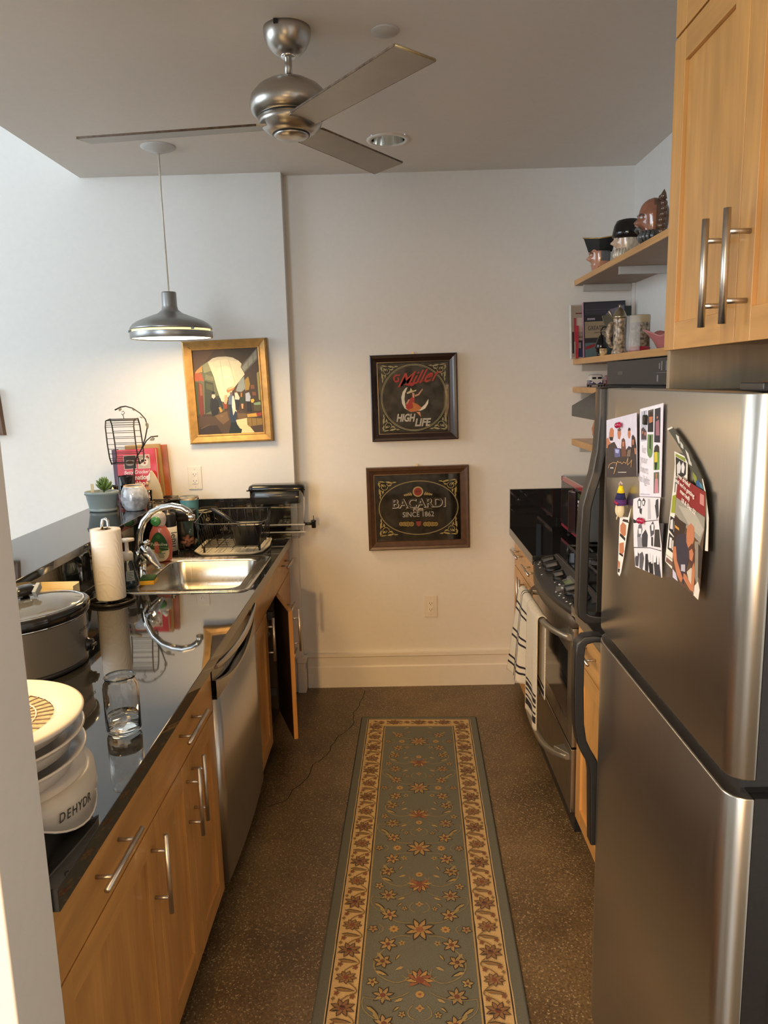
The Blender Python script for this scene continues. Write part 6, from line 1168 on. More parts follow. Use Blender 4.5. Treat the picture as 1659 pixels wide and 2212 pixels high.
def fridge_photos():
    M = basis((.4835, 0, 0), (0, -1, 0), (0, 0, 1)); V = lambda a, b, z=.0: M @ Vector((a, b, z))
    def ph(name, key, label, z0=0, cat='photo'):
        o = art(name, parse(ART[key]), M, None, z0=z0, thick=.0006, dz=4e-5)
        me = o.data; xs = [v.co for v in me.vertices]; c = Vector((max(v.x for v in xs), sum(v.y for v in xs)/len(xs), min(v.z for v in xs)))
        me.transform(Matrix.Translation(-c)); o.location = c; o['label'] = label; o['category'] = cat; o['group'] = 'photos and cards on the freezer door'; WORLD[o.name] = Matrix.Translation(c); return o
    g = ph('group_photo', 'photo_group', 'photo of five people in dark shirts with a gold scrawl, nearest the handle', .0008)
    c = ph('collage_card', 'photo_long', 'tall white card with a column of small colour photos and grey lettering', .0008)
    ink = mat('ink_pale', (.50, .50, .56), .6)
    for s, a, b in (('let', -1.448, 1.584), ('your', -1.446, 1.565), ('heart', -1.443, 1.546), ('be light', -1.441, 1.527)): text(s, .021, ink, M @ Matrix.Translation((a, b, .0035)), c, sx=1.0)
    ph('portrait_sheet', 'photo_bw', 'sheet of six black and white couple portraits under the white card', .0022)
    ph('dark_photo', 'photo_dark', 'dark photo almost hidden behind the black and white sheet', .0004)
    ph('narrow_photo_strip', 'strip_left', 'narrow pointed photo strip hanging under the gnome magnet', .0010)
    ph('booth_photo_strip', 'strip_white', 'straight photo booth strip with a white border left of the red card', .0010)
    ph('curled_photo_strip', 'strip_curved', 'long curled photo strip leaning right behind the red card', .0030)
    r = ph('announcement_card', 'card_red', 'red-topped announcement card showing a man in a dark shirt hugging a woman', .0060)
    w_ = mat('ink_white', (.85, .82, .76), .5)
    for s, a, b in (('Free drinks!', -1.2285, 1.5535), ('(and we\'re getting', -1.2245, 1.5420), ('married)', -1.2200, 1.5300), ('18 & Dec 22', -1.2040, 1.5140)): text(s, .0105, w_, M @ Matrix.Translation((a, b, .0092)) @ Matrix.Rotation(-.20, 4, 'Z'), r, sx=1.15)
    # bow-shaped push magnets
    C_ = mat('crimson_gloss', (.33, .005, .05), .12, 0, .03, 10, coat=.6)
    for lab, a, b in (('crimson bow-shaped magnet on the group photo', -1.6013, 1.6225), ('crimson bow-shaped magnet on the black and white portrait sheet', -1.4377, 1.4465)):
        t = thing('bow_magnet', lab, 'magnet', tuple(V(a, b)), 'crimson magnets')
        for s in (-1, 1): MB().ell(tuple(V(a+s*.0075, b+s*.001, .008)), (.0058, .0072, .0062), 14, 10).obj('bead', C_, t)
        MB().tube([V(a-.006, b, .008), V(a+.006, b, .008)], .0024, 8).obj('waist', C_, t)
    single(MB().prism([(-.004, -.008), (.004, -.009), (.005, .007), (.002, .010), (-.003, .010), (-.005, .006)], 'z', .001, .009).xf(M @ Matrix.Translation((-1.4405, 1.6410, 0))).obj('clip_magnet', m_blackp(), bev=.001), 'small black magnet on the tall white card', 'magnet')
    # gnome magnet
    a, b = -1.5665, 1.4640; t = thing('gnome_magnet', 'gnome magnet with a striped yellow, navy and purple hat', 'magnet', tuple(V(a, b-.03)))
    def cone(z0, z1, r0, r1, m, nm, dx=0): MB().tube([V(a+.0015*0+dx, b+z0, .009), V(a+.001+dx, b+z1, .009)], [r0, r1], 14).obj(nm, m, t)
    cone(-.006, .006, .0135, .0115, mat('yarn_purple', (.07, .02, .12), .9, 0, .3, 200, bump=.6), 'hat_brim'); cone(.006, .019, .0112, .0078, mat('yarn_navy', (.01, .012, .07), .9, 0, .3, 200), 'hat_band')
    cone(.019, .034, .0078, .004, mat('yarn_yellow', (.70, .55, .01), .9, 0, .2, 200), 'hat_tip')
    MB().tube([V(a-.009, b-.004, .018), V(a, b+.001, .020), V(a+.010, b-.004, .018)], .0025, 8).obj('red_yarn', mat('yarn_red', (.35, .02, .03), .9), t)
    cr = mat('felt_cream', (.58, .50, .32), .8, 0, .1, 100)
    for s in (-1, 1): MB().ell(tuple(V(a+s*.0065, b-.018, .010)), (.008, .0065, .0155), 14, 10).obj('body_half', cr, t)
    MB().tube([V(a-.010, b-.030, .010), V(a-.012, b-.036, .012), V(a-.014, b-.041, .012)], .0012, 6).obj('string_leg', cr, t)
    MB().ell(tuple(V(a+.008, b-.006, .017)), (.002, .003, .002), 8, 6).obj('eye', m_blackg(), t)
    MB().tube([V(a-.006, b+.032, .009), V(a, b+.038, .012), V(a+.003, b+.043, .010), V(a+.006, b+.037, .008)], .0022, 8).obj('tassel', mat('tassel', (.45, .38, .34), .8), t)
fridge_photos()
def upper_cabinet():
    X = .650; t = thing('upper_cabinet', 'tall maple wall cabinet above the refrigerator with long bar handles', 'cabinet', (.95, 1.4, 1.78))
    def FU(u, d, z): return (X-d, u, z)
    MB().box(X+.001, 1.262, .95, 1.790, 1.790, 2.784).obj('carcass', my(), t)
    for ya, yb, hy in ((1.425, 1.783, 1.470), (1.055, 1.422, 1.378)):
        d = shaker(t, 'door', ya, yb, 1.780, 2.438, FU, my(), st=.060); 
        bar_handle(d, (.588, hy, 1.812), (.588, hy, 2.008), (.043, 0, 0), r=.0068)
        shaker(t, 'upper_door', ya, yb, 2.443, 2.780, FU, my(), st=.060)
    # end panel running down beside the refrigerator
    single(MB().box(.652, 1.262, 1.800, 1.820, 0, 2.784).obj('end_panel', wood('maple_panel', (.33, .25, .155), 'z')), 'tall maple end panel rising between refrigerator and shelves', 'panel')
upper_cabinet()
def hood():
    t = thing('range_hood', 'dark grey range hood with a sloping lip above the range', 'range hood', (1.0, 3.0, 1.55)); y0, y1 = 2.630, 3.388
    pr = [(1.262, 1.555), (.797, 1.555), (.797, 1.602), (.955, 1.690), (.955, 1.787), (1.262, 1.787)]
    G = mat('hood_grey', (.09, .088, .082), .42, .3, .05, 16)
    MB().prism([(.955, 1.690), (.797, 1.602), (.797, 1.555), (1.262, 1.555), (1.262, 1.690)], 'y', y0, y1).obj('canopy', G, t, bev=.003)
    f = MB().box(.951, 1.262, y0, y1, 1.691, 1.787).obj('fascia', mat('fascia_dark', (.028, .028, .030), .4, 0, .08, 60), t, bev=.002)
    sw = MB()
    for a, b, c0, d in ((2.70, 2.706, 1.742, 1.775), (2.722, 2.730, 1.748, 1.768), (2.655, 2.661, 1.742, 1.775), (2.64, 2.760, 1.734, 1.7352), (2.735, 2.748, 1.703, 1.726)): sw.box(.9495, .951, a, b, c0, d)
    sw.obj('switches', mat('switch_light', (.22, .22, .22), .35), f)
    text('▪ hood', .016, mat('marks_grey2', (.16, .16, .16), .5), basis((.9505, 3.20, 1.738), (0, -1, 0), (0, 0, 1)), f) if False else MB().box(.9500, .951, 3.16, 3.225, 1.732, 1.746).obj('badge', mat('badge_grey', (.07, .07, .07), .3), f)
hood()
def shelves():
    B_ = mat('bracket_grey', (.42, .42, .41), .45, .2, .03, 20); mS = m_white()
    for lab, z0, z1, ya, yb, brs in (('top maple wall shelf holding the three face jugs', 2.200, 2.226, 1.822, 4.088, (4.035, 3.415, 2.5)), ('second maple wall shelf holding books and steins', 1.794, 1.822, 1.822, 4.088, (4.035, 3.415, 2.5)),
        ('short maple shelf holding toy vans, level with the range hood', 1.648, 1.675, 3.392, 4.088, (4.045, 3.42)), ('lowest short maple shelf holding the copper kettle', 1.366, 1.398, 3.392, 4.088, (4.045, 3.42))):
        t = thing('wall_shelf', lab, 'shelf', (1.11, 3.7, z0), 'maple wall shelves')
        MB().box(.964, 1.264, ya, yb, z0, z1).obj('board', my(), t, bev=.001)
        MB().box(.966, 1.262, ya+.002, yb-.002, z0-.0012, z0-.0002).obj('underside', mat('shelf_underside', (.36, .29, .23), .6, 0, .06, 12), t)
        for y in brs:
            MB().prism([(.998, z0-.002), (1.245, z0-.002), (1.245, z0-.036), (.998, z0-.036)], 'y', y-.008, y+.008).obj('bracket', B_, t, bev=.001)
    for y, z0, z1 in ((4.035, 1.25, 2.25), (3.415, 1.80, 2.25)):
        single(MB().box(1.246, 1.2635, y-.013, y+.013, z0, z1).obj('shelf_standard', mat('standard_white', (.62, .62, .60), .45)), 'white slotted shelf upright in the far corner of the right wall' if y > 4 else 'white shelf upright nearer the cabinet, between the top two shelves', 'shelf upright')
shelves()
def face_jug(x, y, z, w_, h, style, label):
    """ceramic jug shaped as a head in profile, looking to -x"""
    t = thing('face_jug', label, 'jug', (x, y, z), 'face jugs on the top shelf')
    skin = mat('jug_skin_'+style, {'a': (.50, .24, .15), 'b': (.55, .38, .27), 'c': (.27, .11, .065)}[style], .16, 0, .12, 40, coat=.6)
    hair = mat('jug_hair_'+style, {'a': (.10, .11, .12), 'b': (.50, .45, .36), 'c': (.085, .09, .09)}[style], .2, 0, .5, 60, (1, 1, .25), coat=.5, bump=.6)
    n, k = 40, 30; vs = []; fs = []; ms = []
    def gauss(v, m, s): return math.exp(-((v-m)/s)**2)
    for j in range(k+1):
        v = j/k; zz = h*v
        base = (.60+.40*math.sin(min(1, v/.62)*PI/2)) if v < .62 else math.sqrt(max(.02, 1.0-(.97 if style == 'c' else .6)*((v-.62)/.38)**2.2))
        for i in range(n):
            a = 2*PI*i/n; f = math.cos(a)       # f=1 : front (-x)
            r = w_*.46*base
            fr = max(0, f)
            r *= 1+.34*gauss(v, .44, .055)*fr**26+.16*gauss(v, .50, .09)*fr**18          # nose
            r *= 1-.10*gauss(v, .555, .035)*gauss(abs(math.sin(a)), .33, .18)*(f > 0)      # eye sockets
            r *= 1+.07*gauss(v, .62, .03)*fr**3                                             # brow
            r *= 1-.07*gauss(v, .31, .018)*fr**6+.06*gauss(v, .27, .03)*fr**6              # mouth, lip
            r *= 1+.10*gauss(v, .14, .09)*fr**4                                             # chin / beard
            r *= 1+.06*gauss(v, .47, .07)*gauss(f, -.08, .16)                               # ears
            vs.append((x-r*math.cos(a), y+r*math.sin(a)*.86, z+zz))
    for j in range(k):
        for i in range(n):
            i2 = (i+1) % n; fs.append((j*n+i, j*n+i2, (j+1)*n+i2, (j+1)*n+i)); v = (j+.5)/k; f = math.cos(2*PI*(i+.5)/n)
            m = 0
            if style == 'c': m = 1 if (v < .27 and f > -.6) else (2 if f < .12 or (v > .80 and f < .3) else 0)
            elif style == 'b': m = 1 if (v < .30 and f > -.2) or f < .25 else 0
            else: m = 1 if (f < .15 and v > .38) else 0
            if v < .2 and style == 'a' and f < .5: m = 2
            ms.append(m)
    mb = MB(); mb.add(vs, fs, 0, True); mb.m = ms
    top = len(mb.v); mb.poly([vs[k*n+i] for i in range(n)], 2); mb.poly([vs[i] for i in range(n)][::-1], 0)
    third = mat('jug_extra_'+style, {'a': (.14, .008, .010), 'b': (.02, .02, .022), 'c': (.12, .065, .04)}[style], .18, 0, .2, 30, coat=.5)
    mb.obj('head', [skin, hair, third], t)
    for s in (-1, 1):
        MB().ell((x-w_*.43, y+s*w_*.145, z+h*.555), (.006, .007, .0045), 10, 8).obj('eye', mat('eye_white', (.6, .58, .52), .2), t)
        MB().tube([(x-w_*.47, y+s*w_*.05, z+h*.60), (x-w_*.47, y+s*w_*.14, z+h*.63), (x-w_*.40, y+s*w_*.24, z+h*.60)], .003, 6).obj('eyebrow', mat('brow_dark', (.06, .045, .04), .3), t)
    black = m_blackg()
    if style == 'a':      # three-cornered hat with gold edge
        c = (x, y); tri = [(-.078, 0), (-.02, -.058), (.060, -.05), (.070, 0), (.060, .05), (-.02, .058)]
        P0 = [(x+a*.78, y+b*.85, z+h*.66) for a, b in tri]; P1 = [(x+a*1.10, y+b*1.05, z+h*(1.0+(.08 if a < -.05 or a > .05 else -.0))) for a, b in tri]; P2 = [(x+a*.8, y+b*.75, z+h*.90) for a, b in tri]
        MB().loft([P0, P1, P2], 0, False, True, False).obj('tricorn_hat', black, t, bev=.003)
        Q = []
        for i in range(6):
            A_, B2 = Vector(P1[i]), Vector(P1[(i+1) % 6]); Q += [A_, A_.lerp(B2, .5)]
        MB().tube(Q, .0032, 6, closed=True).obj('gold_braid', mat('gold_glaze', (.50, .34, .12), .25, .4), t)
        MB().tube([(x+.040, y-.040, z+h*.94), (x+.060, y-.044, z+h*.84), (x+.066, y-.046, z+h*.50), (x+.055, y-.042, z+h*.18), (x+.040, y-.036, z+h*.10)], [.008, .012, .010, .009, .007], 10).obj('handle', m_whitep(), t)
    elif style == 'b':
        MB().lathe([(.058, .56*h), (.072, .62*h), (.070, .74*h), (.064, .90*h), (.054, 1.02*h), (.030, 1.06*h), (0, 1.07*h)], (x+.006, y, z), 28, sx=1.0, sy=.92).obj('black_hat', black, t)
        MB().tube([(x+.015, y-.062, z+h*.86), (x+.035, y-.068, z+h*.78), (x+.045, y-.066, z+h*.5), (x+.035, y-.058, z+h*.2), (x+.02, y-.045, z+h*.1)], [.011, .012, .010, .010, .006], 10).obj('handle', mat('handle_pinkish', (.42, .27, .22), .2, coat=.5), t)
        mb = MB()
        for i in range(9):
            a = -1.1+i*.27; mb.tube([(x-w_*.40*math.cos(a), y+w_*.36*math.sin(a), z+h*.30), (x-w_*.47*math.cos(a), y+w_*.40*math.sin(a), z+h*.15), (x-w_*.40*math.cos(a), y+w_*.36*math.sin(a), z+h*.01)], [.006, .008, .003], 7)
        mb.obj('beard_locks', hair, t)
    else:
        cb = MB()
        for i in range(8): cb.ell((x+.016+.005*math.sin(i), y-.050*min(1, 1.0-.09*(3-i) if i < 3 else 1), z+h*(.96-.125*i)), (.015, .014, .013), 10, 8)
        cb.obj('handle', third, t)
        MB().tube([(x+.016, y-.048, z+h*.92), (x+.018, y-.046, z+h*1.04), (x+.020, y-.044, z+h*1.13)], [.014, .009, .001], 8).obj('horn', third, t)
        mb = MB()
        for s in (-1, 1): mb.tube([(x-w_*.52, y+s*.004, z+h*.335), (x-w_*.50, y+s*.018, z+h*.31), (x-w_*.43, y+s*.030, z+h*.24)], [.005, .007, .002], 8)
        for i in range(9):
            a = -1.2+i*.3; mb.tube([(x-w_*.36*math.cos(a), y+w_*.34*math.sin(a), z+h*.26), (x-w_*.46*math.cos(a), y+w_*.38*math.sin(a), z+h*.13), (x-w_*.38*math.cos(a), y+w_*.34*math.sin(a), z+h*.01)], [.006, .009, .003], 7)
        mb.obj('beard', hair, t)
face_jug(1.038, 3.87, 2.2265, .110, .160, 'a', 'face jug wearing a black three-cornered hat edged in gold, farthest along the shelf')
face_jug(1.045, 3.46, 2.2265, .118, .165, 'b', 'face jug with a pale beard and a brimless black hat, middle of three')
face_jug(1.015, 3.03, 2.2265, .124, .165, 'c', 'large brown bald face jug with a dark beard, nearest the cabinet')
def shelf_things():
    S2 = 1.8225
    def book(name, label, x0, x1, yf, th, h, col, edge=None, lean=.10, tilt=0):
        t = thing(name, label, 'book', ((x0+x1)/2, yf, S2)); M = Matrix.Translation((x0, yf, S2)) @ Matrix.Rotation(-lean, 4, 'X') @ Matrix.Rotation(tilt, 4, 'Y'); w_ = x1-x0
        MB().box(0, w_, 0, .003, 0, h).box(0, w_, th-.003, th, 0, h).box(-.001, .003, 0, th, 0, h).xf(M).obj('cover', [col], t)
        MB().box(.003, w_-.004, .003, th-.003, .004, h-.004).xf(M).obj('pages', mat('pages_white', (.72, .72, .68), .6), t)
        if edge: MB().box(-.0035, -.0012, -.0005, th, 0, h).xf(M).obj('spine', edge, t)
        return t, M @ basis((w_/2, -.0006, h/2), (1, 0, 0), (0, 0, 1))
    def rc(a, b, c, d): return [(a, b), (c, b), (c, d), (a, d)]
    t, Mf = book('cookbook', 'large dark boxing-style book with a beige title band on the second shelf', .992, 1.205, 3.955, .024, .282, mat('cover_charcoal', (.025, .025, .035), .3), mat('spine_lilac', (.48, .27, .40), .45), .07, -.02)
    P = [('1c1b22', rc(-.103, -.138, .103, .138)), ('2e2e3a', rc(-.103, .075, .103, .135)), ('3d3e4a', rc(-.10, .100, .10, .104)), ('3d3e4a', rc(-.10, .088, .10, .090)), ('8b8798', rc(-.09, .05, -.05, .060)),
        ('6b6b78', [(0, .07), (.03, .10), (.07, .11), (.10, .12), (.10, .08), (.06, .05), (.03, .04)]), ('8c7f68', rc(-.103, -.040, .103, .042)), ('23202a', rc(-.103, -.065, .103, -.040)), ('4a6268', rc(-.103, -.138, .103, -.065)), ('7a1c26', [(-.10, -.10), (-.02, -.075), (-.02, -.060), (-.10, -.083)]), ('2f4548', [(.0, -.138), (.103, -.10), (.103, -.07), (.03, -.08)])]
    a = art('cover_print', P, Mf, t); text('GREATEST', .030, mat('ink_black', (.02, .02, .03), .5), Mf @ Matrix.Translation((-.035, .008, .0006)), a, sx=.75); text('over the best', .013, mat('ink_black', (.02, .02, .03), .5), Mf @ Matrix.Translation((-.02, -.014, .0006)), a)
    t, Mf = book('cookbook', 'white-spined book at the far left end of the second shelf', .935, 1.02, 3.990, .030, .272, mat('cover_beige', (.42, .38, .32), .5), mat('spine_white', (.75, .75, .72), .5), .05, -.02)
    P = [('948a7c', rc(-.042, -.13, .042, .13)), ('a02c3c', rc(-.030, -.05, -.018, .07)), ('b8ada0', rc(-.012, .0, .03, .07)), ('14131a', rc(-.04, -.11, -.03, .0)), ('5a1020', rc(-.02, .09, .04, .095)), ('16161f', rc(-.018, -.13, .04, -.045)), ('1d2a5a', rc(-.018, -.13, .04, -.09)), ('4a0f1c', rc(-.01, -.03, .03, -.026)), ('4a0f1c', rc(-.01, -.05, -.006, .0)), ('8a8d98', rc(-.014, -.085, .005, -.055))]
    art('cover_print', P, Mf, t)
    t, Mf = book('cookbook', 'thin red book wedged beside the white-spined one', .952, .962, 3.962, .020, .165, mat('cover_red2', (.42, .03, .05), .4), None, .03)
    t, Mf = book('cookbook', 'low dark green book at the right end of the books', 1.175, 1.242, 3.998, .022, .262, mat('cover_green', (.02, .035, .03), .35), None, .05)
    # black propeller-like gadget: car-shaped black ornament with grey leaf lens
    t = thing('desk_ornament', 'black ornament with a grey leaf-shaped disc in front of the dark book', 'ornament', (1.085, 3.80, S2)); K = m_blackg()
    MB().lathe([(.035, 0), (.035, .006), (.012, .010), (.010, .060), (.022, .072), (.026, .10), (.018, .12), (0, .122)], (1.11, 3.80, S2), 24).obj('stand', K, t)
    M = Matrix.Translation((1.065, 3.775, S2+.158)) @ Matrix.Rotation(PI/2, 4, 'X') @ Matrix.Rotation(-.45, 4, 'Z')
    MB().prism([(-.052+0, .018), (-.03, .034), (.005, .036), (.035, .012), (.050, -.025), (.03, -.034), (-.005, -.026), (-.033, -.004)], 'z', -.003, .003).xf(M).obj('leaf_disc', mat('leaf_grey', (.13, .12, .09), .35, .4), t, bev=.002)
    MB().ell((1.105, 3.79, S2+.135), (.022, .018, .018), 16, 10).obj('joint', K, t)
    MB().tube([(1.10, 3.79, S2+.10), (1.075, 3.76, S2+.085), (1.10, 3.74, S2+.060), (1.13, 3.74, S2+.055)], .008, 10).obj('arm', K, t)
    t = thing('black_pear', 'shiny black ceramic pear with a curved stem on the second shelf', 'ornament', (1.03, 3.74, S2))
    MB().lathe([(.012, 0), (.024, .006), (.031, .024), (.028, .045), (.017, .068), (.010, .082), (0, .086)], (1.012, 3.72, S2+.018), 28).obj('body', K, t)
    MB().tube([(1.012, 3.72, S2+.100), (1.008, 3.72, S2+.122), (1.018, 3.72, S2+.138), (1.034, 3.72, S2+.140)], .0032, 8).obj('stem', K, t)
    MB().lathe([(.022, 0), (.020, .018), (.012, .020)], (1.012, 3.72, S2), 20).obj('saucer', K, t)
    t = thing('tiny_cup', 'tiny painted cup beside the black pear', 'cup', (1.0, 3.62, S2))
    MB().open_lathe([(0, 0), (.016, 0), (.0175, .034), (.0160, .034), (.014, .003), (0, .003)], (.995, 3.62, S2), 24).obj('body', mat('cup_painted', (.48, .33, .16), .25, 0, .7, 70, coat=.4), t)
    # lidded stein
    x, y = 1.015, 3.44; t = thing('lidded_stein', 'ornate beer stein with a pewter lid and figural handle on the second shelf', 'stein', (x, y, S2))
    Cc = mat('stein_carved', (.33, .25, .17), .3, 0, .9, 85, coat=.4, bump=1.0, det=5)
    MB().lathe([(.031, 0), (.033, .004), (.031, .014), (.027, .020), (.026, .100), (.025, .130), (.027, .134), (.026, .142), (.027, .150), (.027, .156)], (x, y, S2), 36).obj('body', Cc, t)
    Pw = mat('pewter', (.36, .31, .22), .3, .9, .1, 30)
    MB().lathe([(.028, .156), (.032, .160), (.030, .166), (.022, .186), (.014, .196), (.007, .200), (.0045, .206), (.006, .212), (.002, .219), (0, .22)], (x, y, S2), 32).obj('lid', Pw, t)
    MB().tube([(x-.022, y, S2+.138), (x-.040, y, S2+.135), (x-.050, y, S2+.105), (x-.048, y, S2+.06), (x-.036, y, S2+.035), (x-.026, y, S2+.030)], [.006, .009, .011, .010, .007, .005], 10).obj('handle', Cc, t)
    MB().tube([(x-.026, y, S2+.158), (x-.036, y, S2+.165), (x-.046, y, S2+.188), (x-.048, y, S2+.194)], [.003, .004, .006, .001], 8).obj('thumb_lift', Pw, t)
    x, y = 1.080, 3.36; t = thing('wide_stein', 'wide beige-rimmed stein with relief figures behind the tall glass', 'stein', (x, y, S2))
    MB().lathe([(.045, 0), (.046, .022), (.043, .026), (.043, .028)], (x, y, S2), 36).obj('red_foot', mat('stein_red', (.30, .01, .02), .3), t)
    MB().lathe([(.043, .028), (.042, .125), (.0425, .130)], (x, y, S2), 36).obj('body', mat('stein_relief', (.22, .19, .15), .35, 0, 1.0, 75, bump=1.2, det=5), t)
    MB().open_lathe([(.0425, .130), (.043, .160), (.041, .162), (.038, .15), (.036, .03)], (x, y, S2), 36).obj('rim', mat('stein_rim', (.40, .32, .19), .4), t)
    x, y = .995, 3.18; t = thing('tall_glass', 'tall clear glass in front of the wide stein', 'glass', (x, y, S2))
    MB().open_lathe([(0, 0), (.022, 0), (.0275, .008), (.029, .03), (.028, .146), (.0265, .147), (.027, .03), (.024, .010), (0, .006)], (x, y, S2), 40).obj('glass', mat('thin_milky_glass', (.80, .80, .80), .08, 0, .02, 20, alpha=.17), t)
    # pink glass bowl
    x, y = 1.07, 2.985; t = thing('pink_glass_bowl', 'pink glass bowl with a wavy rim near the cabinet', 'bowl', (x, y, S2)); n = 48; L = []
    for r, z, am in ((.030, 0, 0), (.040, .006, 0), (.052, .03, .003), (.070, .055, .010), (.082, .066, .016), (.079, .066, .016), (.066, .055, .010), (.047, .031, .003), (.034, .010, 0)):
        L.append([(x+(r+am*math.cos(4*a))*math.cos(a), y+(r+am*math.cos(4*a))*math.sin(a), S2+z+am*.8*math.cos(4*a)) for a in [2*PI*i/n for i in range(n)]])
    MB().loft(L, 0, True, True).obj('bowl', mat('pink_glass', (.72, .30, .30), .06, 0, .05, 20, ior=1.4, trans=.55), t)
    x, y = 1.055, 2.80; t = thing('cream_vase', 'rounded cream vase half hidden by the maple cabinet', 'vase', (x, y, S2))
    MB().lathe([(.03, 0), (.05, .012), (.058, .045), (.048, .085), (.032, .105), (.034, .115), (.030, .115)], (x, y, S2), 36).obj('body', mat('cream_glaze2', (.66, .58, .42), .2, 0, .04, 20, coat=.5), t)
    # toy vans on the short shelf
    S3 = 1.6755
    def van(x, y, c_hi, c_lo, label, s=1.0):
        t = thing('toy_van', label, 'toy', (x, y, S3), 'toy cars on the short shelf'); w_, d, h = .034*s, .075*s, .058*s
        body = lambda q, z0, z1: [rrect(x-w_*q, x+w_*q, y, y+d, .010*s, z0), rrect(x-w_*q, x+w_*q, y, y+d, .010*s, z1)]
        lo = mat(label[:9]+'_lo', c_lo, .2, 0, .04, 20, coat=.5); hi = mat(label[:9]+'_hi', c_hi, .25, 0, .04, 20, coat=.5)
        MB().loft([rrect(x-w_, x+w_, y, y+d, .010*s, S3+.010*s), rrect(x-w_*1.02, x+w_*1.02, y-.001, y+d, .011*s, S3+.020*s), rrect(x-w_, x+w_, y, y+d, .010*s, S3+.034*s)], 0, True, True).obj('lower_body', lo, t)
        MB().loft([rrect(x-w_, x+w_, y, y+d, .010*s, S3+.034*s), rrect(x-w_*.93, x+w_*.93, y+.003, y+d-.003, .010*s, S3+.050*s), rrect(x-w_*.80, x+w_*.80, y+.008, y+d-.008, .010*s, S3+.060*s), rrect(x-w_*.4, x+w_*.4, y+.02, y+d-.02, .008*s, S3+.063*s)], 0, False, True).obj('upper_body', hi, t)
        MB().add([(x-w_*.92, y-.0022, S3+.034*s), (x+w_*.92, y-.0022, S3+.034*s), (x, y-.0026, S3+.014*s)], [(0, 1, 2)]).obj('vee_panel', hi, t)
        for q in (-1, 1):
            MB().box(x+q*w_*.42-w_*.28, x+q*w_*.42+w_*.28, y-.0005, y+.003, S3+.040*s, S3+.049*s).obj('window', m_blackg(), t)
            MB().ell((x+q*w_*.70, y-.001, S3+.024*s), (.004*s, .002, .004*s), 10, 6).obj('headlamp', m_whitep(), t)
            for yy in (y+.012*s, y+d-.012*s): MB().lathe([(.009*s, -.004), (.010*s, 0), (.009*s, .004)], (0, 0, 0), 16).xf(Matrix.Translation((x+q*w_*.82, yy+.003, S3+.010*s)) @ Matrix.Rotation(PI/2, 4, 'Y')).obj('wheel', m_blackp(), t)
        MB().box(x-w_*.98, x+w_*.98, y-.005, y, S3+.009*s, S3+.013*s).obj('bumper', mat('chrome_toy', (.55, .55, .55), .25, .8), t)
    van(1.033, 3.86, (.62, .60, .58), (.07, .065, .14), 'white and purple toy camper van on the short shelf', 1.0)
    van(1.125, 3.90, (.55, .22, .28), (.40, .07, .14), 'pink toy camper van behind the dark cup', .95)
    x, y = 1.150, 3.72; t = thing('dark_cup', 'dark blue-grey cup on the short shelf beside the toy vans', 'cup', (x, y, S3))
    MB().open_lathe([(0, 0), (.026, 0), (.032, .006), (.040, .076), (.038, .076), (.030, .008), (0, .006)], (x, y, S3), 32).obj('body', mat('slate_glaze', (.06, .085, .09), .2, 0, .1, 20, coat=.4), t)
    MB().tube([(x+.036, y-.01, S3+.065), (x+.060, y-.015, S3+.058), (x+.060, y-.015, S3+.03), (x+.034, y-.01, S3+.02)], .005, 8).obj('handle', m_blackg(), t)
    x, y = 1.11, 3.50; t = thing('yellow_toy_car', 'small yellow toy car at the near end of the short shelf', 'toy', (x, y, S3))
    MB().loft([rrect(x-.040, x+.030, y, y+.040, .01, S3+.008), rrect(x-.041, x+.031, y-.001, y+.041, .011, S3+.022), rrect(x-.025, x+.020, y+.003, y+.037, .01, S3+.040), rrect(x-.015, x+.012, y+.006, y+.034, .01, S3+.044)], 0, True, True).obj('body', mat('toy_yellow', (.70, .47, .05), .25, 0, .04, 20, coat=.5), t)
    for a in (-.025, .016):
        for b in (.0, .038): MB().lathe([(.009, -.003), (.010, 0), (.009, .003)], (0, 0, 0), 16).xf(Matrix.Translation((x+a, y+b, S3+.010)) @ Matrix.Rotation(PI/2, 4, 'X')).obj('wheel', m_blackp(), t)
    # copper kettle on the lowest shelf
    S4 = 1.3985; x, y = 1.075, 3.78; t = thing('copper_kettle', 'shiny round copper kettle on the lowest shelf behind the refrigerator handle', 'kettle', (x, y, S4)); Cu = mat('copper', (.72, .30, .16), .10, 1, .05, 12, bump=.3)
    MB().lathe([(.045, 0), (.060, .008), (.078, .040), (.082, .072), (.072, .108), (.046, .132), (.030, .138), (.012, .146), (.010, .158), (0, .162)], (x, y, S4), 44).obj('body', Cu, t)
    MB().tube([(x-.02, y-.07, S4+.06), (x-.03, y-.10, S4+.085), (x-.035, y-.125, S4+.12)], [.014, .010, .007], 12).obj('spout', Cu, t)
shelf_things()

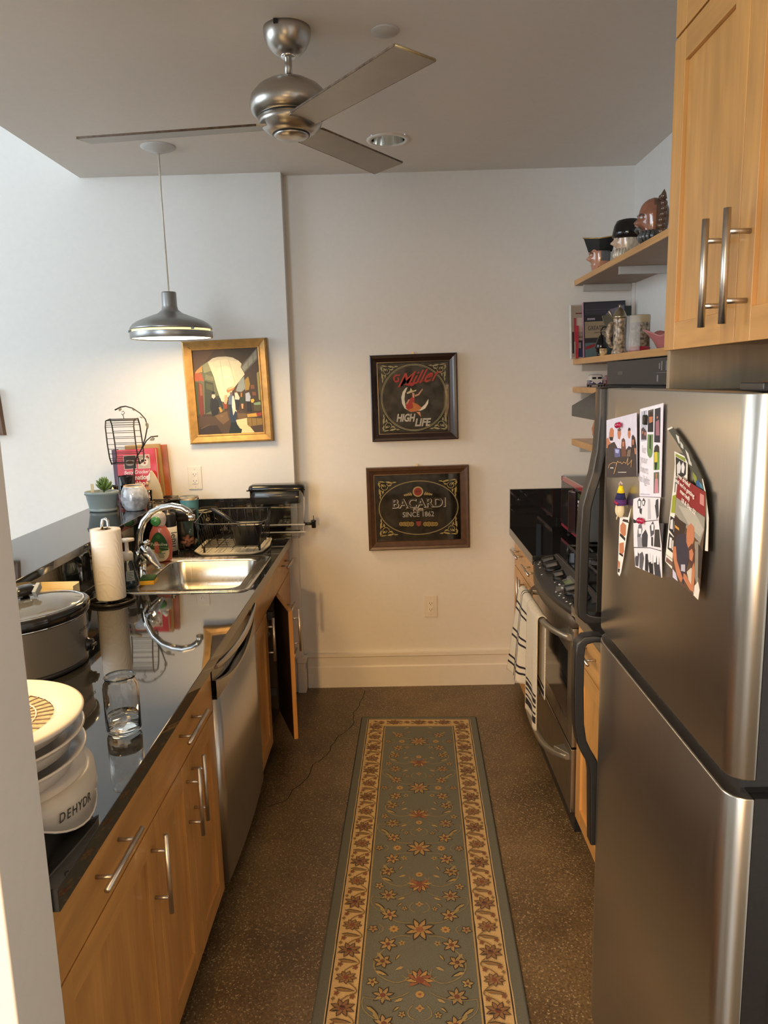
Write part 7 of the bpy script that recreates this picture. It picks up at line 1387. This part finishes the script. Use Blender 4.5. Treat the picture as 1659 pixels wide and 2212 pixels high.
# ================================================================== RUG
def rug():
    R = []; L = 2.45; HW = .294; D = '241b17'; random.seed(3)
    def rect(h, a, b, c_, d): R.append((h, [(a, c_), (b, c_), (b, d), (a, d)]))
    def wob(h, a0, v0, v1, w_):        # slightly wavering woven line along the runner
        pts = [(a0+random.uniform(-.0012, .0012), v0+(v1-v0)*i/60) for i in range(61)]
        for q in strip(pts, w_): R.append((h, q))
    rect('5d605a', -HW, HW, 0, L); rect('b39a6c', -HW+.031, HW-.031, .022, L-.03); rect('1f191b', -HW+.0335, HW-.0335, .0245, L-.034); rect('c6ab7c', -HW+.038, HW-.038, .029, L-.038)
    rect('1f191b', -HW+.117, HW-.117, .102, L-.114); rect('a58d5c', -HW+.121, HW-.121, .106, L-.118); rect('5f625c', -HW+.126, HW-.126, .110, L-.123)
    for s in (-1, 1): wob('c2ab80', s*(HW-.0322), .03, L-.04, .003); wob('1f191b', s*(HW-.1185), .11, L-.12, .0035)
    def pet(x, y, r, n, w_, col, ph=0, core=None, ol=None, sq=1):
        for i in range(n):
            a = ph+2*PI*i/n
            if ol: R.append((ol, [(p, y+(q-y)*sq) for p, q in leaf(x, y, a, r*1.14, w_*1.4)]))
            R.append((col, [(p, y+(q-y)*sq) for p, q in leaf(x, y, a, r, w_)]))
        if core: R.append((core, disc(x, y, r*.28, 8)))
    def vine(a, b, c_, n=6, w_=.004, col='9a8c60'):
        pts = [((1-t)**2*a[0]+2*(1-t)*t*b[0]+t*t*c_[0], (1-t)**2*a[1]+2*(1-t)*t*b[1]+t*t*c_[1]) for t in [i/n for i in range(n+1)]]
        for q in strip(pts, w_): R.append((col, q))
    v = .268; k = 0
    while v < L-.15:
        for s in (-1, 1):
            vine((s*.03, v+.03), (s*.10, v+.02), (s*.11, v+.09)); vine((s*.03, v-.03), (s*.10, v-.02), (s*.11, v-.09))
            if v+.25 < L-.13: vine((s*.11, v+.09), (s*.16, v+.14), (s*.12, v+.19)); vine((s*.12, v+.19), (s*.05, v+.25), (s*.02, v+.17)); vine((s*.05, v+.19), (s*.02, v+.22), (s*.035, v+.165), 5, .003)
            vine((s*.13, v-.02), (s*.10, v), (s*.13, v+.02), 5, .003)
        pet(0, v, .046, 8, .017, 'b8965c', .39, 'a0683e', D)
        for s in (-1, 1):
            pet(s*.082, v, .017, 8, .011, 'c4a05a', 0, '8a5430'); pet(s*.148, v, .017, 5, .012, 'a88c56', 1.57, '7a4228', D)
            pet(s*.098, v+.065, .028, 6, .013, 'b6985e', .3, '7a4228', D); pet(s*.098, v-.065, .028, 6, .013, 'b6985e', .3, '7a4228', D); pet(s*.112, v+.135, .027, 6, .014, 'ae9056', s*.8, '6a4229', D)
            for dy in (.10, -.10): R.append(('a8965e', leaf(s*.130, v+dy, s*.6+1.57, .032, .012)))
            pet(s*.055, v+.060, .013, 5, .008, 'a8965e', s*.5, '7a4228'); pet(s*.050, v-.095, .012, 5, .007, 'a8965e', s, '7a4228', D); pet(s*.138, v+.215, .018, 5, .010, 'b39c60', s*1.1, '7a4228', D)
            R.append((D, leaf(s*.132, v+.170, s*1.1+1.57, .046, .016))); R.append(('bca468', leaf(s*.132, v+.172, s*1.1+1.57, .040, .011)))
            R.append((D, leaf(s*.06, v+.105, 1.57-s*.5, .03, .010))); R.append(('b39c60', leaf(s*.06, v+.106, 1.57-s*.5, .026, .007)))
            R.append(('bca468', leaf(s*.048, v+.155, .5 if s > 0 else 2.64, .028, .010))); R.append(('bca468', leaf(s*.048, v-.150, .5 if s > 0 else 2.64, .028, .010)))
        if v+.34 < L-.12:
            for s in (-1, 1):
                pet(s*.105, v+.262, .030, 7, .012, 'a98e5a', .2*s, '7a4228', D); R.append((D, leaf(s*.150, v+.300, 1.57+s*.9, .046, .015))); R.append(('b39c60', leaf(s*.150, v+.302, 1.57+s*.9, .040, .010)))
                vine((s*.02, v+.295), (s*.05, v+.33), (s*.012, v+.345), 6, .003); vine((s*.03, v+.25), (s*.08, v+.29), (s*.16, v+.27), 6, .003); vine((s*.16, v+.27), (s*.175, v+.32), (s*.11, v+.35), 6, .003)
                R.append((D, leaf(s*.058, v+.300, 1.57-s*.8, .026, .010))); R.append(('b39c60', leaf(s*.058, v+.301, 1.57-s*.8, .022, .006)))
            pet(0, v+.305, .014, 4, .010, 'b8965c', 0, '8a5430')
        d = 1 if k % 2 == 0 else -1; pv = v+.205
        if pv < L-.16:
            for i in range(9):
                a = d*1.57+(i-4)*.55; R.append((D, leaf(0, pv, a, .046-.0012*abs(i-4)**1.6, .020))); R.append(('c09a58' if i % 2 else 'a0643c', leaf(0, pv, a, .042, .015)))
            R.append(('8a482e', disc(0, pv, .013, 8))); R.append(('c4a05a', disc(0, pv-d*.052, .013, 8))); R.append(('a0643c', disc(0, pv-d*.052, .005, 6)))
        v += .422; k += 1
    for s in (-1, 1):
        xc = s*(HW-.078); v = .115; k = 0
        while v < L-.06:
            vine((xc-.030*s, v-.050), (xc+.045*s, v-.02), (xc-.02*s, v+.028), 6, .0035, '8c7040'); vine((xc-.02*s, v+.028), (xc-.045*s, v+.05), (xc-.030*s, v+.058), 4, .0035, '8c7040')
            if k % 2 == 0: pet(xc, v, .034, 8, .013, '9a7042', .4, '7a4028', '4a3424', .85); R.append((D, leaf(xc-.01, v-.006, .3, .02, .006))); R.append((D, leaf(xc-.01, v+.008, 2.9, .02, .006)))
            else: pet(xc, v, .030, 9, .013, 'a37c4a', .1, '8a4a2e', '5a4028', .75)
            R.append((D, leaf(xc-.032, v+.040, .15, .064, .014))); R.append(('a07c46', leaf(xc-.029, v+.0415, .15, .056, .010)))
            pet(xc+.022*s, v+.058, .010, 5, .006, '8a5430'); pet(xc-.024*s, v-.038, .010, 5, .006, '8a5430'); pet(xc+.030*s, v-.030, .007, 4, .006, '8c7040')
            v += .108; k += 1
    for i, x in enumerate((-.19, -.125, -.06, 0, .06, .125, .19)): pet(x, .066, .027 if i % 2 else .018, 8, .012, '9a7042', .2, '7a4028', '4a3424' if i % 2 else None, .85)
    for i, x in enumerate((-.22, -.155, -.09, -.03, .03, .09, .155, .22)): R.append((D, leaf(x-.012, .055, .3, .026, .008))); R.append(('a07c46', leaf(x-.012, .085, -.3, .024, .009)))
    def m(h): return mat('wool_'+h, tuple(a*.88*b for a, b in zip(hx(h), (1.0, .96, .88))), .95, 0, .16, 260, bump=.6, sheen=.15)
    # far corners (-.193,3.664) (.383,3.641); runs toward the camera
    ax = Vector((.576, -.023, 0)).normalized(); ay = -Vector((0, 0, 1)).cross(ax)
    p0 = Vector((-.193, 3.664, 0)).lerp(Vector((.383, 3.641, 0)), .5)
    t = thing('runner_rug', 'sage green runner rug with a cream floral border down the aisle', 'rug', tuple(p0))
    ang = math.atan2(-.0565, 1.87); ay2 = Vector((-.032, -1, 0)).normalized()
    M = Matrix((tuple(ax)+(0,), tuple(ay2)+(0,), (0, 0, 1, 0), (0, 0, 0, 1))).transposed(); M.translation = p0
    o = art('pile', R, M, t, dz=0, z0=.001, thick=.007, matf=m) if False else None
    # build by hand so that overlapping shapes sit in thin ordered layers
    mb = MB(); cols = []
    mb.box(-HW, HW, 0, L, .0008, .008); cols.append('5d605a')
    keep = {'5d605a', 'b39a6c', '1f191b', 'c6ab7c', 'a58d5c', '5f625c', 'c2ab80', D}
    for i, (h, p) in enumerate(R[1:]):
        if h not in keep: h = '%02x%02x%02x' % tuple(int(int(h[q:q+2], 16)*f_) for q, f_ in ((0, .86), (2, .86), (4, .90)))
        if h not in cols: cols.append(h)
        mb.add([(a, b, .00802+i*1.0e-6) for a, b in p], [list(range(len(p)))], cols.index(h))
    mb.xf(M); me = bpy.data.meshes.new('pile'); me.from_pydata(mb.v, [], mb.f)
    for h in cols: me.materials.append(m(h))
    me.polygons.foreach_set('material_index', mb.m); o = bpy.data.objects.new('pile', me); C.objects.link(o); attach(o, t)
    mb = MB()
    for x in (-HW, HW): mb.tube([(x, 0, .0045), (x, L, .0045)], .0042, 8)
    for y in (0, L): mb.tube([(-HW, y, .0045), (HW, y, .0045)], .0042, 8)
    mb.xf(M).obj('bound_edge', mat('wool_edge', '44463e', .95, 0, .1, 200), t)
rug()
